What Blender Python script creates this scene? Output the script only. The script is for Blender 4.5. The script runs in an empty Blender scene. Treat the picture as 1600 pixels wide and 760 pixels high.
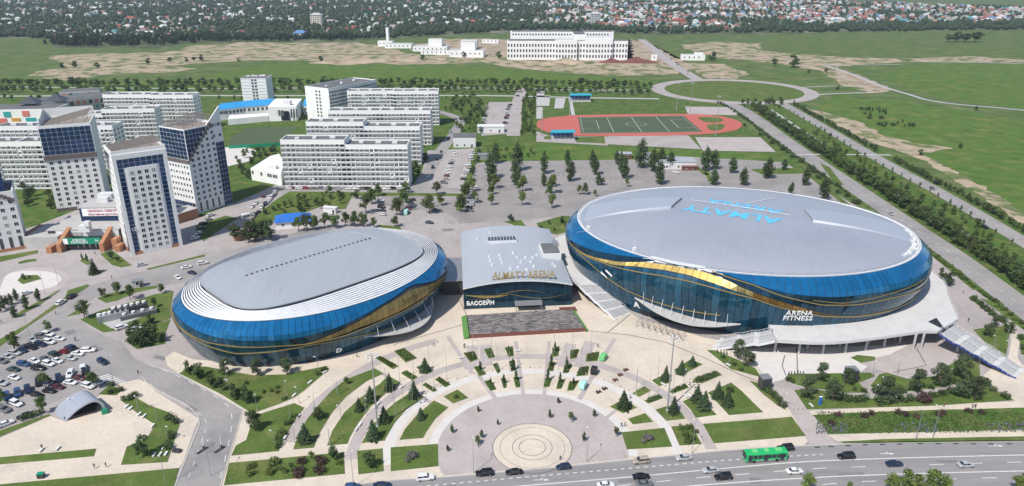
import bpy, bmesh, math, random
import numpy as np
from mathutils import Vector, Matrix
R = math.radians
scene = bpy.context.scene
col = scene.collection

# ------------------------------------------------------------------ camera
FPX, PITCH, CAM_H = 1110.0, R(21.2), 128.0          # focal length in photo pixels, tilt, flight height
cam_d = bpy.data.cameras.new('camera')
cam_d.sensor_fit = 'HORIZONTAL'; cam_d.sensor_width = 36.0
cam_d.lens = 36.0 * FPX / 1600.0
cam_d.clip_start = 1.0; cam_d.clip_end = 40000.0
cam = bpy.data.objects.new('camera', cam_d); col.objects.link(cam)
cam.location = (0, 0, CAM_H); cam.rotation_euler = (R(90) - PITCH, 0, 0)
scene.camera = cam

# ------------------------------------------------------------------ sky and sun
SUN_EL, SUN_AZ = R(53), math.atan2(-0.92, -0.74)    # azimuth of the sun seen from the scene (x right, y away)
world = bpy.data.worlds.new('World'); scene.world = world; world.use_nodes = True
wn = world.node_tree.nodes; wl = world.node_tree.links
bg = wn['Background']; sky = wn.new('ShaderNodeTexSky'); sky.sky_type = 'NISHITA'; sky.sun_disc = False
sky.sun_elevation = SUN_EL; sky.sun_rotation = R(90) - SUN_AZ
sky.altitude = 800; sky.air_density = 1.0; sky.dust_density = 1.2; sky.ozone_density = 1.0
wl.new(sky.outputs[0], bg.inputs[0]); bg.inputs[1].default_value = 0.13
sun_d = bpy.data.lights.new('sun', 'SUN'); sun_d.energy = 4.5; sun_d.angle = R(0.53); sun_d.color = (1.0, 0.955, 0.89)
sun = bpy.data.objects.new('sun', sun_d); col.objects.link(sun)
sd = Vector((math.cos(SUN_EL) * math.cos(SUN_AZ), math.cos(SUN_EL) * math.sin(SUN_AZ), math.sin(SUN_EL)))
sun.rotation_euler = sd.to_track_quat('Z', 'Y').to_euler(); sun.location = (-300, -300, 500)
scene.view_settings.view_transform = 'Standard'; scene.view_settings.look = 'None'
scene.view_settings.exposure = 0.08; scene.view_settings.gamma = 1.0
scene.view_settings.use_curve_mapping = False
scene.cycles.volume_bounces = 0
scene.cycles.max_bounces = 5; scene.cycles.diffuse_bounces = 2; scene.cycles.glossy_bounces = 3

# ------------------------------------------------------------------ helpers
cP, sP = math.cos(PITCH), math.sin(PITCH)
def at(x, y, z=0.0):
    """real ground position (or position at height z) of a point surveyed in the 1600x760 photograph"""
    dx = (x - 800) / FPX; dy = -(y - 380) / FPX
    r = (dx, cP + dy * sP, -sP + dy * cP); t = (z - CAM_H) / r[2]
    return (r[0] * t, r[1] * t)
def pix(X, Y, Z=0.0):
    zc = Y * cP - (Z - CAM_H) * sP; u = Y * sP + (Z - CAM_H) * cP
    return 800 + FPX * X / zc, 380 - FPX * u / zc
def grid(ox, oy, s):
    return lambda x, y, z=0.0: at(ox + x / s, oy + y / s, z)
def pts(f, s):
    """'x,y x,y ...' in a local survey frame to ground points"""
    return [f(*map(float, p.split(','))) for p in s.split()]
def rot2(x, y, a):
    c, s = math.cos(a), math.sin(a); return x * c - y * s, x * s + y * c

class MB:
    def __init__(s): s.v = []; s.f = []; s.m = []
    def add(s, vs, fs, mi=0):
        b = len(s.v); s.v.extend(vs)
        for f in fs: s.f.append(tuple(b + i for i in f)); s.m.append(mi)
        return s
    def box(s, cx, cy, z0, sx, sy, sz, rz=0.0, mi=0, top=None):
        vs = []
        for z in (z0, z0 + sz):
            for a, b in ((-1, -1), (1, -1), (1, 1), (-1, 1)):
                x, y = rot2(a * sx / 2, b * sy / 2, rz); vs.append((cx + x, cy + y, z))
        s.add(vs, [(3, 2, 1, 0), (0, 1, 5, 4), (1, 2, 6, 5), (2, 3, 7, 6), (3, 0, 4, 7)], mi)
        s.add(vs[4:], [(0, 1, 2, 3)], mi if top is None else top); return s
    def prism(s, poly, z0, z1, mi=0, side=None, bottom=False):
        n = len(poly)
        a = sum(poly[i][0] * poly[(i + 1) % n][1] - poly[(i + 1) % n][0] * poly[i][1] for i in range(n))
        if a < 0: poly = poly[::-1]
        zt = (lambda p: z1) if not callable(z1) else z1
        top = [(p[0], p[1], zt(p)) for p in poly]; bot = [(p[0], p[1], z0) for p in poly]
        s.add(top, [tuple(range(n))], mi)
        if side is not None:
            s.add(bot + top, [(i, (i + 1) % n, n + (i + 1) % n, n + i) for i in range(n)], side)
            if bottom: s.add(bot, [tuple(range(n - 1, -1, -1))], side)
        return s
    def tube(s, p0, p1, r0, r1=None, n=6, mi=0, cap=True):
        r1 = r0 if r1 is None else r1
        p0 = Vector(p0); p1 = Vector(p1); d = (p1 - p0)
        if d.length < 1e-6: return s
        d.normalize(); u = d.orthogonal().normalized(); w = d.cross(u)
        vs = []
        for p, r in ((p0, r0), (p1, r1)):
            for k in range(n):
                a = 2 * math.pi * k / n; vs.append(tuple(p + u * (r * math.cos(a)) + w * (r * math.sin(a))))
        fs = [(k, (k + 1) % n, n + (k + 1) % n, n + k) for k in range(n)]
        if cap: fs += [tuple(range(n - 1, -1, -1)), tuple(range(n, 2 * n))]
        return s.add(vs, fs, mi)
    def path(s, P, r, n=5, mi=0):
        for a, b in zip(P[:-1], P[1:]): s.tube(a, b, r, r, n, mi)
        return s
    def rings(s, rings, mi=0, closed=True, capb=False, capt=False):
        n = len(rings[0]); vs = [p for r in rings for p in r]; fs = []
        for k in range(len(rings) - 1):
            for i in range(n if closed else n - 1):
                j = (i + 1) % n; fs.append((k * n + i, k * n + j, (k + 1) * n + j, (k + 1) * n + i))
        if capb: fs.append(tuple(range(n - 1, -1, -1)))
        if capt: fs.append(tuple((len(rings) - 1) * n + i for i in range(n)))
        return s.add(vs, fs, mi)
    def mesh(s, name, mats, smooth=False):
        me = bpy.data.meshes.new(name); me.from_pydata(s.v, [], s.f)
        for m in (mats if isinstance(mats, (list, tuple)) else [mats]): me.materials.append(m)
        me.polygons.foreach_set('material_index', s.m)
        if smooth: me.polygons.foreach_set('use_smooth', [True] * len(me.polygons))
        me.update(); return me
    def build(s, name, mats, parent=None, smooth=False, origin=None):
        if origin is not None:
            ox, oy, oz = origin; s.v = [(x - ox, y - oy, z - oz) for x, y, z in s.v]
        return link(name, s.mesh(name, mats, smooth), parent)

def link(name, me, parent=None, loc=None, rz=None, sc=None):
    o = bpy.data.objects.new(name, me); col.objects.link(o)
    if parent is not None: o.parent = parent
    if loc is not None: o.location = loc
    if rz is not None: o.rotation_euler = (0, 0, rz)
    if sc is not None: o.scale = sc if isinstance(sc, tuple) else (sc, sc, sc)
    return o
def tag(o, label=None, cat=None, group=None, kind=None):
    if label: o['label'] = label
    if cat: o['category'] = cat
    if group: o['group'] = group
    if kind: o['kind'] = kind
    return o
def empty(name, loc, rz=0.0, label=None, cat=None, group=None):
    o = bpy.data.objects.new(name, None); col.objects.link(o)
    o.location = loc if len(loc) == 3 else (loc[0], loc[1], 0.0); o.rotation_euler = (0, 0, rz)
    return tag(o, label, cat, group)
ORD = ('first second third fourth fifth sixth seventh eighth ninth tenth eleventh twelfth thirteenth fourteenth fifteenth sixteenth '
       'seventeenth eighteenth nineteenth twentieth').split()
def ordn(i):
    if i < 20: return ORD[i]
    n = i + 1; return '%d%s' % (n, 'th' if 10 < n % 100 < 14 else {1: 'st', 2: 'nd', 3: 'rd'}.get(n % 10, 'th'))

# ------------------------------------------------------------------ materials
def mat(name, c, rough=0.8, metal=0.0, var=0.12, scale=0.3, c2=None, mix_scale=0.05, mix_lo=0.45, mix_hi=0.6, spec=0.5,
        objrand=0.0, objcol=False, bump=0.0, fine=0.0, trans=0.0, emit=None, streak=None):
    m = bpy.data.materials.new(name); m.use_nodes = True
    n = m.node_tree.nodes; l = m.node_tree.links; b = n['Principled BSDF']
    b.inputs['Roughness'].default_value = rough; b.inputs['Metallic'].default_value = metal
    b.inputs['Specular IOR Level'].default_value = spec
    geo = n.new('ShaderNodeNewGeometry'); pos = geo.outputs['Position']
    if streak:
        mp = n.new('ShaderNodeMapping'); mp.inputs['Scale'].default_value = streak[:3]; mp.inputs['Rotation'].default_value = (0, 0, streak[3])
        mp.vector_type = 'TEXTURE' if False else 'POINT'
        l.new(pos, mp.inputs['Vector']); pos = mp.outputs[0]
    def noise(sc, det=4.0, rg=0.6):
        t = n.new('ShaderNodeTexNoise'); t.inputs['Scale'].default_value = sc; t.inputs['Detail'].default_value = det
        t.inputs['Roughness'].default_value = rg; l.new(pos, t.inputs['Vector']); return t.outputs['Fac']
    def remap(s, a, bb, c0, c1):
        t = n.new('ShaderNodeMapRange'); l.new(s, t.inputs[0])
        for i, v in enumerate((a, bb, c0, c1)): t.inputs[i + 1].default_value = v
        return t.outputs[0]
    if objcol:
        oi = n.new('ShaderNodeObjectInfo'); cur = oi.outputs['Color']
    else:
        rgb = n.new('ShaderNodeRGB'); rgb.outputs[0].default_value = (*c, 1); cur = rgb.outputs[0]
    if c2 is not None:
        mx = n.new('ShaderNodeMix'); mx.data_type = 'RGBA'; mx.inputs['B'].default_value = (*c2, 1)
        l.new(remap(noise(mix_scale, 8.0, 0.62), mix_lo, mix_hi, 0, 1), mx.inputs['Factor']); l.new(cur, mx.inputs['A']); cur = mx.outputs['Result']
    def scale_col(cur, fac):
        v = n.new('ShaderNodeVectorMath'); v.operation = 'SCALE'; l.new(cur, v.inputs[0]); l.new(fac, v.inputs['Scale']); return v.outputs[0]
    if var: cur = scale_col(cur, remap(noise(scale), 0.25, 0.75, 1 - var, 1 + var))
    if fine: cur = scale_col(cur, remap(noise(scale * 12, 2.0), 0.3, 0.7, 1 - fine, 1 + fine))
    if objrand:
        oi = n.new('ShaderNodeObjectInfo'); hsv = n.new('ShaderNodeHueSaturation'); l.new(cur, hsv.inputs['Color'])
        l.new(remap(oi.outputs['Random'], 0, 1, 1 - objrand, 1 + objrand), hsv.inputs['Value'])
        l.new(remap(oi.outputs['Random'], 0, 1, 0.5 - objrand * 0.07, 0.5 + objrand * 0.05), hsv.inputs['Hue']); cur = hsv.outputs[0]
    l.new(cur, b.inputs['Base Color'])
    if bump:
        bp = n.new('ShaderNodeBump'); bp.inputs['Strength'].default_value = bump; l.new(noise(scale * 4), bp.inputs['Height']); l.new(bp.outputs[0], b.inputs['Normal'])
    if trans:
        t = n.new('ShaderNodeBsdfTranslucent'); l.new(cur, t.inputs[0]); ms = n.new('ShaderNodeMixShader'); ms.inputs[0].default_value = trans
        l.new(b.outputs[0], ms.inputs[1]); l.new(t.outputs[0], ms.inputs[2]); l.new(ms.outputs[0], n['Material Output'].inputs[0])
    return m
m = {}
m['field'] = mat('field_grass', (.082, .132, .037), .95, var=.24, scale=.05, c2=(.145, .158, .064), mix_scale=.035, mix_lo=.46, mix_hi=.66, fine=.16, spec=.1)
m['meadow'] = mat('meadow_grass', (.082, .146, .029), .95, var=.26, scale=.09, c2=(.145, .165, .045), mix_scale=.06, mix_lo=.48, mix_hi=.68, fine=.2, spec=.1)
m['dirt'] = mat('dry_earth', (.39, .31, .225), .95, var=.22, scale=.06, c2=(.125, .16, .06), mix_scale=.05, mix_lo=.49, mix_hi=.56, fine=.12, spec=.1)
m['sandy'] = mat('sandy_earth', (.40, .325, .24), .95, var=.16, scale=.04, c2=(.26, .20, .14), mix_scale=.05, mix_lo=.45, mix_hi=.6, fine=.12, spec=.1)
m['lawn'] = mat('mown_lawn', (.088, .134, .032), .95, var=.24, scale=.12, c2=(.15, .16, .055), mix_scale=.09, mix_lo=.48, mix_hi=.68, fine=.15, spec=.1)
m['rough_lawn'] = mat('rough_grass', (.068, .122, .026), .95, var=.27, scale=.2, c2=(.135, .15, .05), mix_scale=.12, mix_lo=.48, mix_hi=.64, fine=.2, spec=.1)
m['suburb'] = mat('suburb_ground', (.075, .10, .045), .95, var=.3, scale=.01, c2=(.17, .16, .12), mix_scale=.02, mix_lo=.5, mix_hi=.62, fine=.2, spec=.1)
m['pave'] = mat('grey_paving', (.375, .335, .32), .9, var=.09, scale=.05, fine=.05, c2=(.31, .275, .262), mix_scale=.08, mix_lo=.48, mix_hi=.68)
m['asphalt'] = mat('asphalt', (.305, .285, .275), .92, var=.09, scale=.06, fine=.06, c2=(.235, .222, .215), mix_scale=.05, mix_lo=.46, mix_hi=.66)
m['lot'] = mat('car_park_asphalt', (.285, .262, .25), .92, var=.1, scale=.06, fine=.07, c2=(.225, .208, .2), mix_scale=.05, mix_lo=.46, mix_hi=.68)
m['patch'] = mat('asphalt_repair', (.20, .19, .185), .92, var=.1, scale=.3, fine=.08)
m['road'] = mat('boulevard_asphalt', (.262, .25, .244), .9, var=.07, scale=.08, fine=.06, c2=(.215, .205, .2), mix_scale=.12, mix_lo=.45, mix_hi=.7, streak=(.25, 2.2, 1, R(-4)))
m['cream'] = mat('cream_paving', (.60, .52, .42), .85, var=.08, scale=.08, fine=.07, c2=(.50, .435, .36), mix_scale=.07, mix_lo=.47, mix_hi=.68)
m['ringstone'] = mat('pale_ring_paving', (.60, .565, .53), .85, var=.07, scale=.3, fine=.05)
m['greystone'] = mat('pinkish_grey_paving', (.42, .37, .35), .85, var=.09, scale=.12, fine=.08, c2=(.38, .33, .31), mix_scale=.1, mix_lo=.48, mix_hi=.66)
m['kerb'] = mat('kerb_stone', (.47, .45, .42), .85)
m['white'] = mat('white_paint', (.74, .74, .72), .6, var=.05)
m['dull'] = mat('worn_road_paint', (.6, .59, .57), .8, var=.2, scale=1.2)
m['darkline'] = mat('dark_drain_slot', (.12, .10, .10), .8)
m['track'] = mat('red_running_track', (.46, .118, .09), .9, var=.08, scale=.05)
m['turf'] = mat('football_turf', (.065, .095, .045), .95, var=.12, scale=.05, streak=(.12, .01, 1, 0))
m['trunk'] = mat('bark', (.12, .09, .065), .9)
m['leaf'] = mat('leaf_green', (.088, .135, .036), .65, var=.3, scale=.5, objrand=.34, trans=.25, spec=.25)
m['leaf_light'] = mat('leaf_light_green', (.14, .19, .045), .65, var=.2, scale=.5, objrand=.25, trans=.25, spec=.25)
m['leaf_dark'] = mat('leaf_dark_green', (.062, .098, .034), .65, var=.25, scale=.5, objrand=.25, trans=.15, spec=.25)
m['leaf_red'] = mat('leaf_purple', (.082, .05, .042), .65, var=.25, scale=.5, objrand=.2, trans=.15, spec=.25)
m['leaf_grey'] = mat('leaf_grey_purple', (.15, .125, .13), .7, var=.25, scale=.8, objrand=.2, trans=.15)
m['flower'] = mat('lavender_flowers', (.14, .12, .22), .8, var=.2, scale=.8)
m['spruce'] = mat('spruce_needles', (.048, .078, .034), .7, var=.3, scale=.6, objrand=.2, trans=.08, spec=.2)
m['wood_far'] = mat('distant_foliage', (.034, .056, .026), .8, var=.35, scale=.025, spec=.15, fine=.2)
m['metal_roof'] = mat('silver_metal_roof', (.415, .44, .49), .4, metal=.3, var=.06, scale=.03, c2=(.365, .39, .44), mix_scale=.06, mix_lo=.45, mix_hi=.7, fine=.025)
m['left_roof'] = mat('grey_metal_roof', (.42, .445, .47), .5, metal=.25, var=.05, scale=.04, fine=.03, streak=(1.2, .04, 1, R(45)))
m['pool_roof'] = mat('pool_roof_membrane', (.39, .42, .455), .6, metal=.1, var=.08, scale=.08, streak=(1, .05, 1, 0))
m['seam'] = mat('pale_roof_seam', (.66, .67, .69), .5)
m['wedge'] = mat('roof_wedge_metal', (.47, .50, .55), .4, metal=.35, var=.04, scale=.05)
m['rimwhite'] = mat('rim_gutter_white', (.66, .67, .69), .6, var=.12, scale=.4)
m['darkgap'] = mat('dark_gap', (.03, .035, .045), .6)
def glass(name, c, rough=.07, metal=.55, rnd=.25):
    mm = mat(name, c, rough, metal=metal, var=.15, scale=.35, objrand=0, spec=.6)
    n = mm.node_tree.nodes; l = mm.node_tree.links; b = n['Principled BSDF']
    src = b.inputs['Base Color'].links[0].from_socket
    oi = n.new('ShaderNodeObjectInfo'); mr = n.new('ShaderNodeMapRange'); l.new(oi.outputs['Random'], mr.inputs[0])
    mr.inputs[3].default_value = 1 - rnd; mr.inputs[4].default_value = 1 + rnd
    v = n.new('ShaderNodeVectorMath'); v.operation = 'SCALE'; l.new(src, v.inputs[0]); l.new(mr.outputs[0], v.inputs['Scale']); l.new(v.outputs[0], b.inputs['Base Color'])
    return mm
m['blue'] = glass('blue_glass_panel', (.008, .15, .35), .13, .4, .10)
m['gold'] = glass('gold_glass_panel', (.60, .43, .13), .42, .6, .22)
m['teal'] = glass('teal_glass_panel', (.011, .072, .125), .07, .3, .34)
m['pool_glass'] = glass('pool_hall_glass', (.014, .05, .085), .07, .5, .3)
m['brown_reflection'] = glass('brown_reflection_glass', (.24, .14, .035), .3, .6, .35)  # gold glass browned to paint the dark reflection on the large arena
m['clere'] = mat('grey_clerestory', (.27, .275, .285), .7, var=.1)
m['pine'] = mat('pine_needles', (.072, .10, .048), .7, var=.3, scale=.7, objrand=.25, trans=.12, spec=.2)
m['gold_dull'] = glass('dull_gold_glass_panel', (.27, .20, .07), .35, .55, .3)  # small arena's own gold; on the large arena a step into the painted reflection
m['rib'] = mat('roof_rib_metal', (.455, .48, .525), .45, metal=.3, var=.04)
m['curtain'] = mat('curtained_glass', (.30, .29, .27), .4, var=.2, scale=.5)
m['goldline'] = mat('gold_trim', (.42, .31, .12), .4, metal=.5)
m['navy'] = glass('navy_glass', (.014, .046, .13), .1, .4, .25)
m['pane'] = mat('dark_window_glass', (.014, .018, .024), .15, spec=.3, objrand=.5, var=0)
m['pane_far'] = mat('grey_window_glass', (.07, .075, .085), .2, spec=.6, var=0)
m['wallw'] = mat('white_facade', (.84, .83, .81), .8, var=.05, scale=.15)
m['tile_white'] = mat('white_facade_tiles', (.76, .755, .74), .7, var=.05, scale=.4)
m['band'] = mat('facade_band', (.66, .655, .645), .8, var=.06)
m['brown'] = mat('brown_cornice', (.14, .11, .10), .8)
m['brick'] = mat('orange_brick', (.40, .19, .10), .85, var=.15, scale=1.)
m['bitumen'] = mat('bitumen_roof', (.13, .13, .135), .9, var=.2, scale=.15)
m['concrete'] = mat('concrete', (.44, .43, .415), .85, var=.12, scale=.3)
m['deck'] = mat('pale_deck', (.56, .55, .535), .8, var=.1, scale=.25, fine=.06)
m['stairmesh'] = mat('grey_step', (.42, .42, .42), .8, var=.1, scale=1.)
m['steel'] = mat('galvanised_steel', (.42, .43, .44), .45, metal=.6)
m['dsteel'] = mat('dark_steel', (.06, .06, .065), .5, metal=.3)
m['cobalt'] = mat('cobalt_sheet', (.02, .14, .50), .5)
m['cobalt_dark'] = mat('dark_cobalt_edge', (.02, .04, .2), .5)
m['skyblue'] = mat('sky_blue_roof', (.035, .30, .62), .5, var=.08)
m['tealroof'] = mat('teal_roof', (.03, .33, .42), .5, var=.06)
m['lettblue'] = mat('sky_blue_letters', (.10, .52, .86), .5, var=0)
m['lettgold'] = mat('gold_letters', (.42, .30, .10), .4, metal=.4, var=0)
m['lettwhite'] = mat('white_letters', (.85, .85, .85), .5, var=0)
m['lettred'] = mat('red_letters', (.40, .02, .06), .6, var=0)
m['black'] = mat('black_plastic', (.02, .02, .022), .5, var=0)
m['signgreen'] = mat('sign_green', (.0, .24, .13), .5, var=0)
m['red'] = mat('red_panel', (.55, .07, .06), .6, var=0)
m['orange'] = mat('orange_panel', (.62, .30, .05), .6, var=0)
m['tealp'] = mat('teal_panel', (.03, .34, .33), .6, var=0)
m['coral'] = mat('coral_panel', (.66, .17, .13), .6, var=0)
m['paint'] = mat('car_paint', (.5, .5, .5), .28, metal=.15, objcol=True, var=0, spec=.6)
m['tyre'] = mat('tyre_rubber', (.02, .02, .02), .85, var=0)
m['rimm'] = mat('wheel_rim', (.5, .5, .52), .35, metal=.7, var=0)
m['lamp_w'] = mat('headlight_lens', (.75, .76, .78), .15, var=0)
m['lamp_r'] = mat('tail_light_lens', (.45, .02, .02), .2, var=0)
m['carglass'] = mat('car_glass', (.02, .025, .03), .06, spec=.9, var=0)
m['busgreen'] = mat('bus_green', (.02, .42, .13), .4, var=.04)
m['mint'] = mat('mint_paint', (.40, .72, .66), .5, var=0)
m['lime'] = mat('lime_paint', (.16, .55, .20), .5, var=0)
m['slate'] = mat('slate_board', (.17, .155, .15), .8, var=.2, scale=1.5)
m['slate2'] = mat('slate_board_pale', (.27, .25, .24), .8, var=.2, scale=1.5)
m['slate3'] = mat('slate_board_dark', (.095, .088, .085), .8, var=.2, scale=1.5)
m['redbrown'] = mat('redbrown_fascia', (.16, .055, .04), .7)
m['grassgreen'] = mat('green_turf_wall', (.09, .22, .05), .9)
m['skin'] = mat('skin', (.45, .28, .2), .6, var=0)
m['hair'] = mat('hair', (.03, .02, .015), .7, var=0)
m['cloth_d'] = mat('dark_trousers', (.04, .045, .06), .9, var=0)
m['cloth'] = mat('shirt', (.2, .2, .2), .9, objcol=True, var=0)
m['cabin'] = mat('white_cabin', (.68, .68, .67), .6, var=.05)
m['lattice'] = mat('timber_lattice', (.30, .26, .225), .9, var=.2, scale=1.)
# ================================================================== GROUND, ROADS, PLAZA
def sheet(name, poly, z, material, label=None):
    return tag(MB().prism(poly, z, z).build(name, material), label, None, None, 'structure')
def ragged(poly, amp, step=6.0, seed=1):
    """rough, broken outline for patches of bare earth and uncut grass"""
    rnd = random.Random(seed); P = []
    for (x0, y0), (x1, y1) in zip(poly, poly[1:] + poly[:1]):
        d = math.hypot(x1 - x0, y1 - y0); n = max(1, int(d / step)); ph = rnd.random() * 6
        for i in range(n):
            t = i / n; e = (math.sin(ph + i * .9) * .5 + rnd.uniform(-1, 1) * .6) * amp * (1 if i else .3)
            P.append((x0 + (x1 - x0) * t - (y1 - y0) / d * e, y0 + (y1 - y0) * t + (x1 - x0) / d * e))
    return P
def smooth_line(P, n=6):
    P = [Vector((p[0], p[1])) for p in P]; out = []
    for i in range(len(P) - 1):
        p0 = P[max(i - 1, 0)]; p1 = P[i]; p2 = P[i + 1]; p3 = P[min(i + 2, len(P) - 1)]
        for k in range(n):
            t = k / n
            q = 0.5 * ((2 * p1) + (p2 - p0) * t + (2 * p0 - 5 * p1 + 4 * p2 - p3) * t * t + (3 * p1 - p0 - 3 * p2 + p3) * t ** 3)
            out.append((q.x, q.y))
    out.append((P[-1].x, P[-1].y)); return out
def ribbon(P, w, off=0.0):
    L = []; Rr = []
    for i, p in enumerate(P):
        a = P[max(i - 1, 0)]; b = P[min(i + 1, len(P) - 1)]; d = math.hypot(b[0] - a[0], b[1] - a[1]) or 1
        nx, ny = -(b[1] - a[1]) / d, (b[0] - a[0]) / d
        L.append((p[0] + nx * (off + w / 2), p[1] + ny * (off + w / 2))); Rr.append((p[0] + nx * (off - w / 2), p[1] + ny * (off - w / 2)))
    return L, Rr
def strip(mb, P, w, z, mi=0, off=0.0):
    L, Rr = ribbon(P, w, off); n = len(P)
    mb.add([(x, y, z) for x, y in Rr + L], [(i, i + 1, n + i + 1, n + i) for i in range(n - 1)], mi)
def dashes(mb, P, w, z, dash, gap, mi=0, off=0.0):
    d = 0.0; on = True; left = dash; cur = [P[0]]
    for a, b in zip(P[:-1], P[1:]):
        L = math.hypot(b[0] - a[0], b[1] - a[1]); s = 0.0
        while L - s > left:
            s += left; q = (a[0] + (b[0] - a[0]) * s / L, a[1] + (b[1] - a[1]) * s / L)
            if on: cur.append(q); strip(mb, cur, w, z, mi, off)
            on = not on; left = dash if on else gap; cur = [q]
        left -= L - s; cur.append(b)
    if on and len(cur) > 1: strip(mb, cur, w, z, mi, off)
I = lambda s: pts(at, s)

sheet('ground', [(-14000, -400), (14000, -400), (14000, 26000), (-14000, 26000)], 0, m['field'], 'green open grassland reaching to the horizon')
sheet('suburb_ground', ragged(I('-300,58 0,60 90,62 80,76 260,76 300,68 360,68 440,66 560,66 620,60 800,52 880,50 1000,56 1080,54 1200,54 1330,50 1600,47 1900,47') +
      [(6000, 1700), (9000, 9000), (-9000, 9000), (-6000, 1700)], 8, 25, 3), .04, m['suburb'])
sheet('far_meadow', ragged(I('1270,6 1330,3 1480,1 1700,-4 1900,10 1600,12 1500,10 1400,10'), 10, 60, 4), .08, m['field'])
# bare earth on the fields
D = [('dirt_field', '70,88 160,84 260,82 300,72 380,66 470,67 560,66 590,72 640,84 720,92 760,97 700,100 640,101 560,100 500,97 430,94 350,97 290,101 200,108 130,112 90,118 40,119 60,112 110,105 90,95', 'dirt', 9),
     ('dirt_field', '500,100 540,92 600,92 660,95 700,97 660,101 590,99 530,102', 'sandy', 5),
     ('dirt_field', '85,120 140,108 230,104 310,107 270,113 200,114 150,118 110,127 60,122', 'dirt', 7),
     ('dirt_field', '690,62 760,60 800,64 800,86 860,90 920,96 990,94 1060,96 1100,102 1060,116 960,119 860,112 800,106 760,99 700,92 640,78', 'dirt', 6),
     ('building_site', '640,70 700,66 790,62 800,94 880,96 980,99 1075,99 1050,88 1010,66 985,62 990,92 800,90', 'sandy', 4),
     ('dirt_field', '1060,70 1120,66 1190,68 1185,78 1230,84 1330,90 1400,92 1420,97 1310,104 1330,114 1380,146 1360,146 1310,132 1280,110 1200,98 1130,92 1080,80', 'dirt', 8),
     ('dirt_field', '1070,100 1130,100 1170,116 1150,124 1100,122', 'dirt', 4),
     ('dirt_field', '1420,92 1520,88 1600,94 1600,98 1480,97 1420,97', 'dirt', 4),
     ('dirt_track', '1255,168 1300,190 1350,220 1390,232 1440,250 1470,268 1520,300 1600,350 1700,410 1700,392 1600,330 1510,278 1440,240 1490,232 1440,226 1380,212 1340,190 1290,176', 'dirt', 2.5),
     ('dirt_track', '1305,108 1340,116 1395,140 1380,146 1340,132 1305,116', 'sandy', 3)]
for i, (nm, s, mt, amp) in enumerate(D):
    sheet(nm, ragged(I(s), amp, amp * 1.6, 20 + i), .05 + .012 * i, m[mt])
sheet('far_field', ragged(I('1440,100 1600,100 1600,172 1500,160 1440,146 1390,126 1370,118'), 2, 12, 5), .06, m['meadow'])
sheet('meadow', ragged(I('0,118 120,130 300,124 420,100 520,102 640,102 760,104 860,114 960,122 1020,126 1020,140 840,138 500,132 200,142 0,140'), 3, 14, 6), .15, m['meadow'])
sheet('meadow', ragged(I('1300,150 1420,160 1600,190 1700,215 1700,390 1600,330 1500,270 1400,220 1310,186 1275,168'), 2, 8, 8), .045, m['meadow'])
# campus grass under everything on the built-up side
sheet('campus_lawn', ragged(I('-200,150 200,144 480,146 800,142 1040,150 1120,165 1230,240 1300,300 1400,360 1330,420 600,420 300,520 -400,520 -400,200'), .6, 8, 9), .10, m['rough_lawn'])
sheet('roundabout_island_surround', I('1025,142 1060,130 1100,125 1180,124 1250,130 1275,145 1240,160 1160,166 1090,162 1045,154'), .11, m['lawn'])
sheet('avenue_verge', ragged(I('1150,160 1230,158 1310,196 1400,250 1480,292 1600,360 1750,450 1750,600 1600,520 1500,440 1400,360 1300,285 1220,228'), .8, 6, 10), .115, m['rough_lawn'])

# paving under the arena grounds
PAVE = I('-120,790 -120,408 60,352 130,325 235,320 300,345 385,310 430,290 640,288 700,292 735,290 745,256 790,248 1000,248 1030,242 1222,252 1300,300 1350,330 1420,370 1470,412 1600,512 1800,660 1850,790')
sheet('paved_grounds', PAVE, .14, m['pave'], 'grey paving of the arena grounds and car parks')

sheet('rear_car_park', I('742,258 790,250 1000,250 1030,244 1220,254 1300,302 1340,330 1100,330 900,345 880,338 800,346 720,350 700,335 600,322 556,309 640,306 722,302 735,292'), .155, m['lot'], 'grey asphalt of the rear car park')
def road(name, s, w, z, material, label=None, n=8, closed=False):
    P = smooth_line(I(s), n); mb = MB(); strip(mb, P, w, z)
    return tag(mb.build(name, material), label, None, None, 'structure'), P
# far roads
road('construction_road', '1002,62 1020,76 1050,100 1092,126', 15, .22, m['pave'], 'straight pale road leading to the white building site')
road('far_street', '-40,151 200,150 500,150 760,150 900,153 1030,155', 6, .20, m['concrete'], 'pale tree-lined street behind the blocks')
road('far_street', '0,136 300,139 500,138 760,138 900,141 1015,141', 4, .20, m['concrete'])
road('path', '1276,149 1300,147 1365,145', 4, .18, m['concrete']); road('path', '1250,137 1300,135 1345,136', 3, .18, m['concrete'])
# roundabout ring
RC = at(1147, 142); 
def ringpts(c, rx, ry, a0, a1, n, ph=0.0):
    out = []
    for i in range(n + 1):
        a = R(a0 + (a1 - a0) * i / n); x, y = rot2(rx * math.cos(a), ry * math.sin(a), ph); out.append((c[0] + x, c[1] + y))
    return out
e0 = at(1041, 142); e1 = at(1252, 143); e2 = at(1147, 127); e3 = at(1147, 159.5)
rcx, rcy = (e0[0] + e1[0]) / 2, (e2[1] + e3[1]) / 2; rrx, rry = (e1[0] - e0[0]) / 2, (e2[1] - e3[1]) / 2
mb = MB(); P = ringpts((rcx, rcy), rrx + 8, rry + 8, 0, 360, 72); strip(mb, P, 15, .24)
tag(mb.build('roundabout_road', m['pave']), 'wide oval roundabout road around a green island', None, None, 'structure')
sheet('roundabout_island', ringpts((rcx, rcy), rrx, rry, 0, 354, 60), .27, m['lawn'], 'oval green island of the roundabout')
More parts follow.
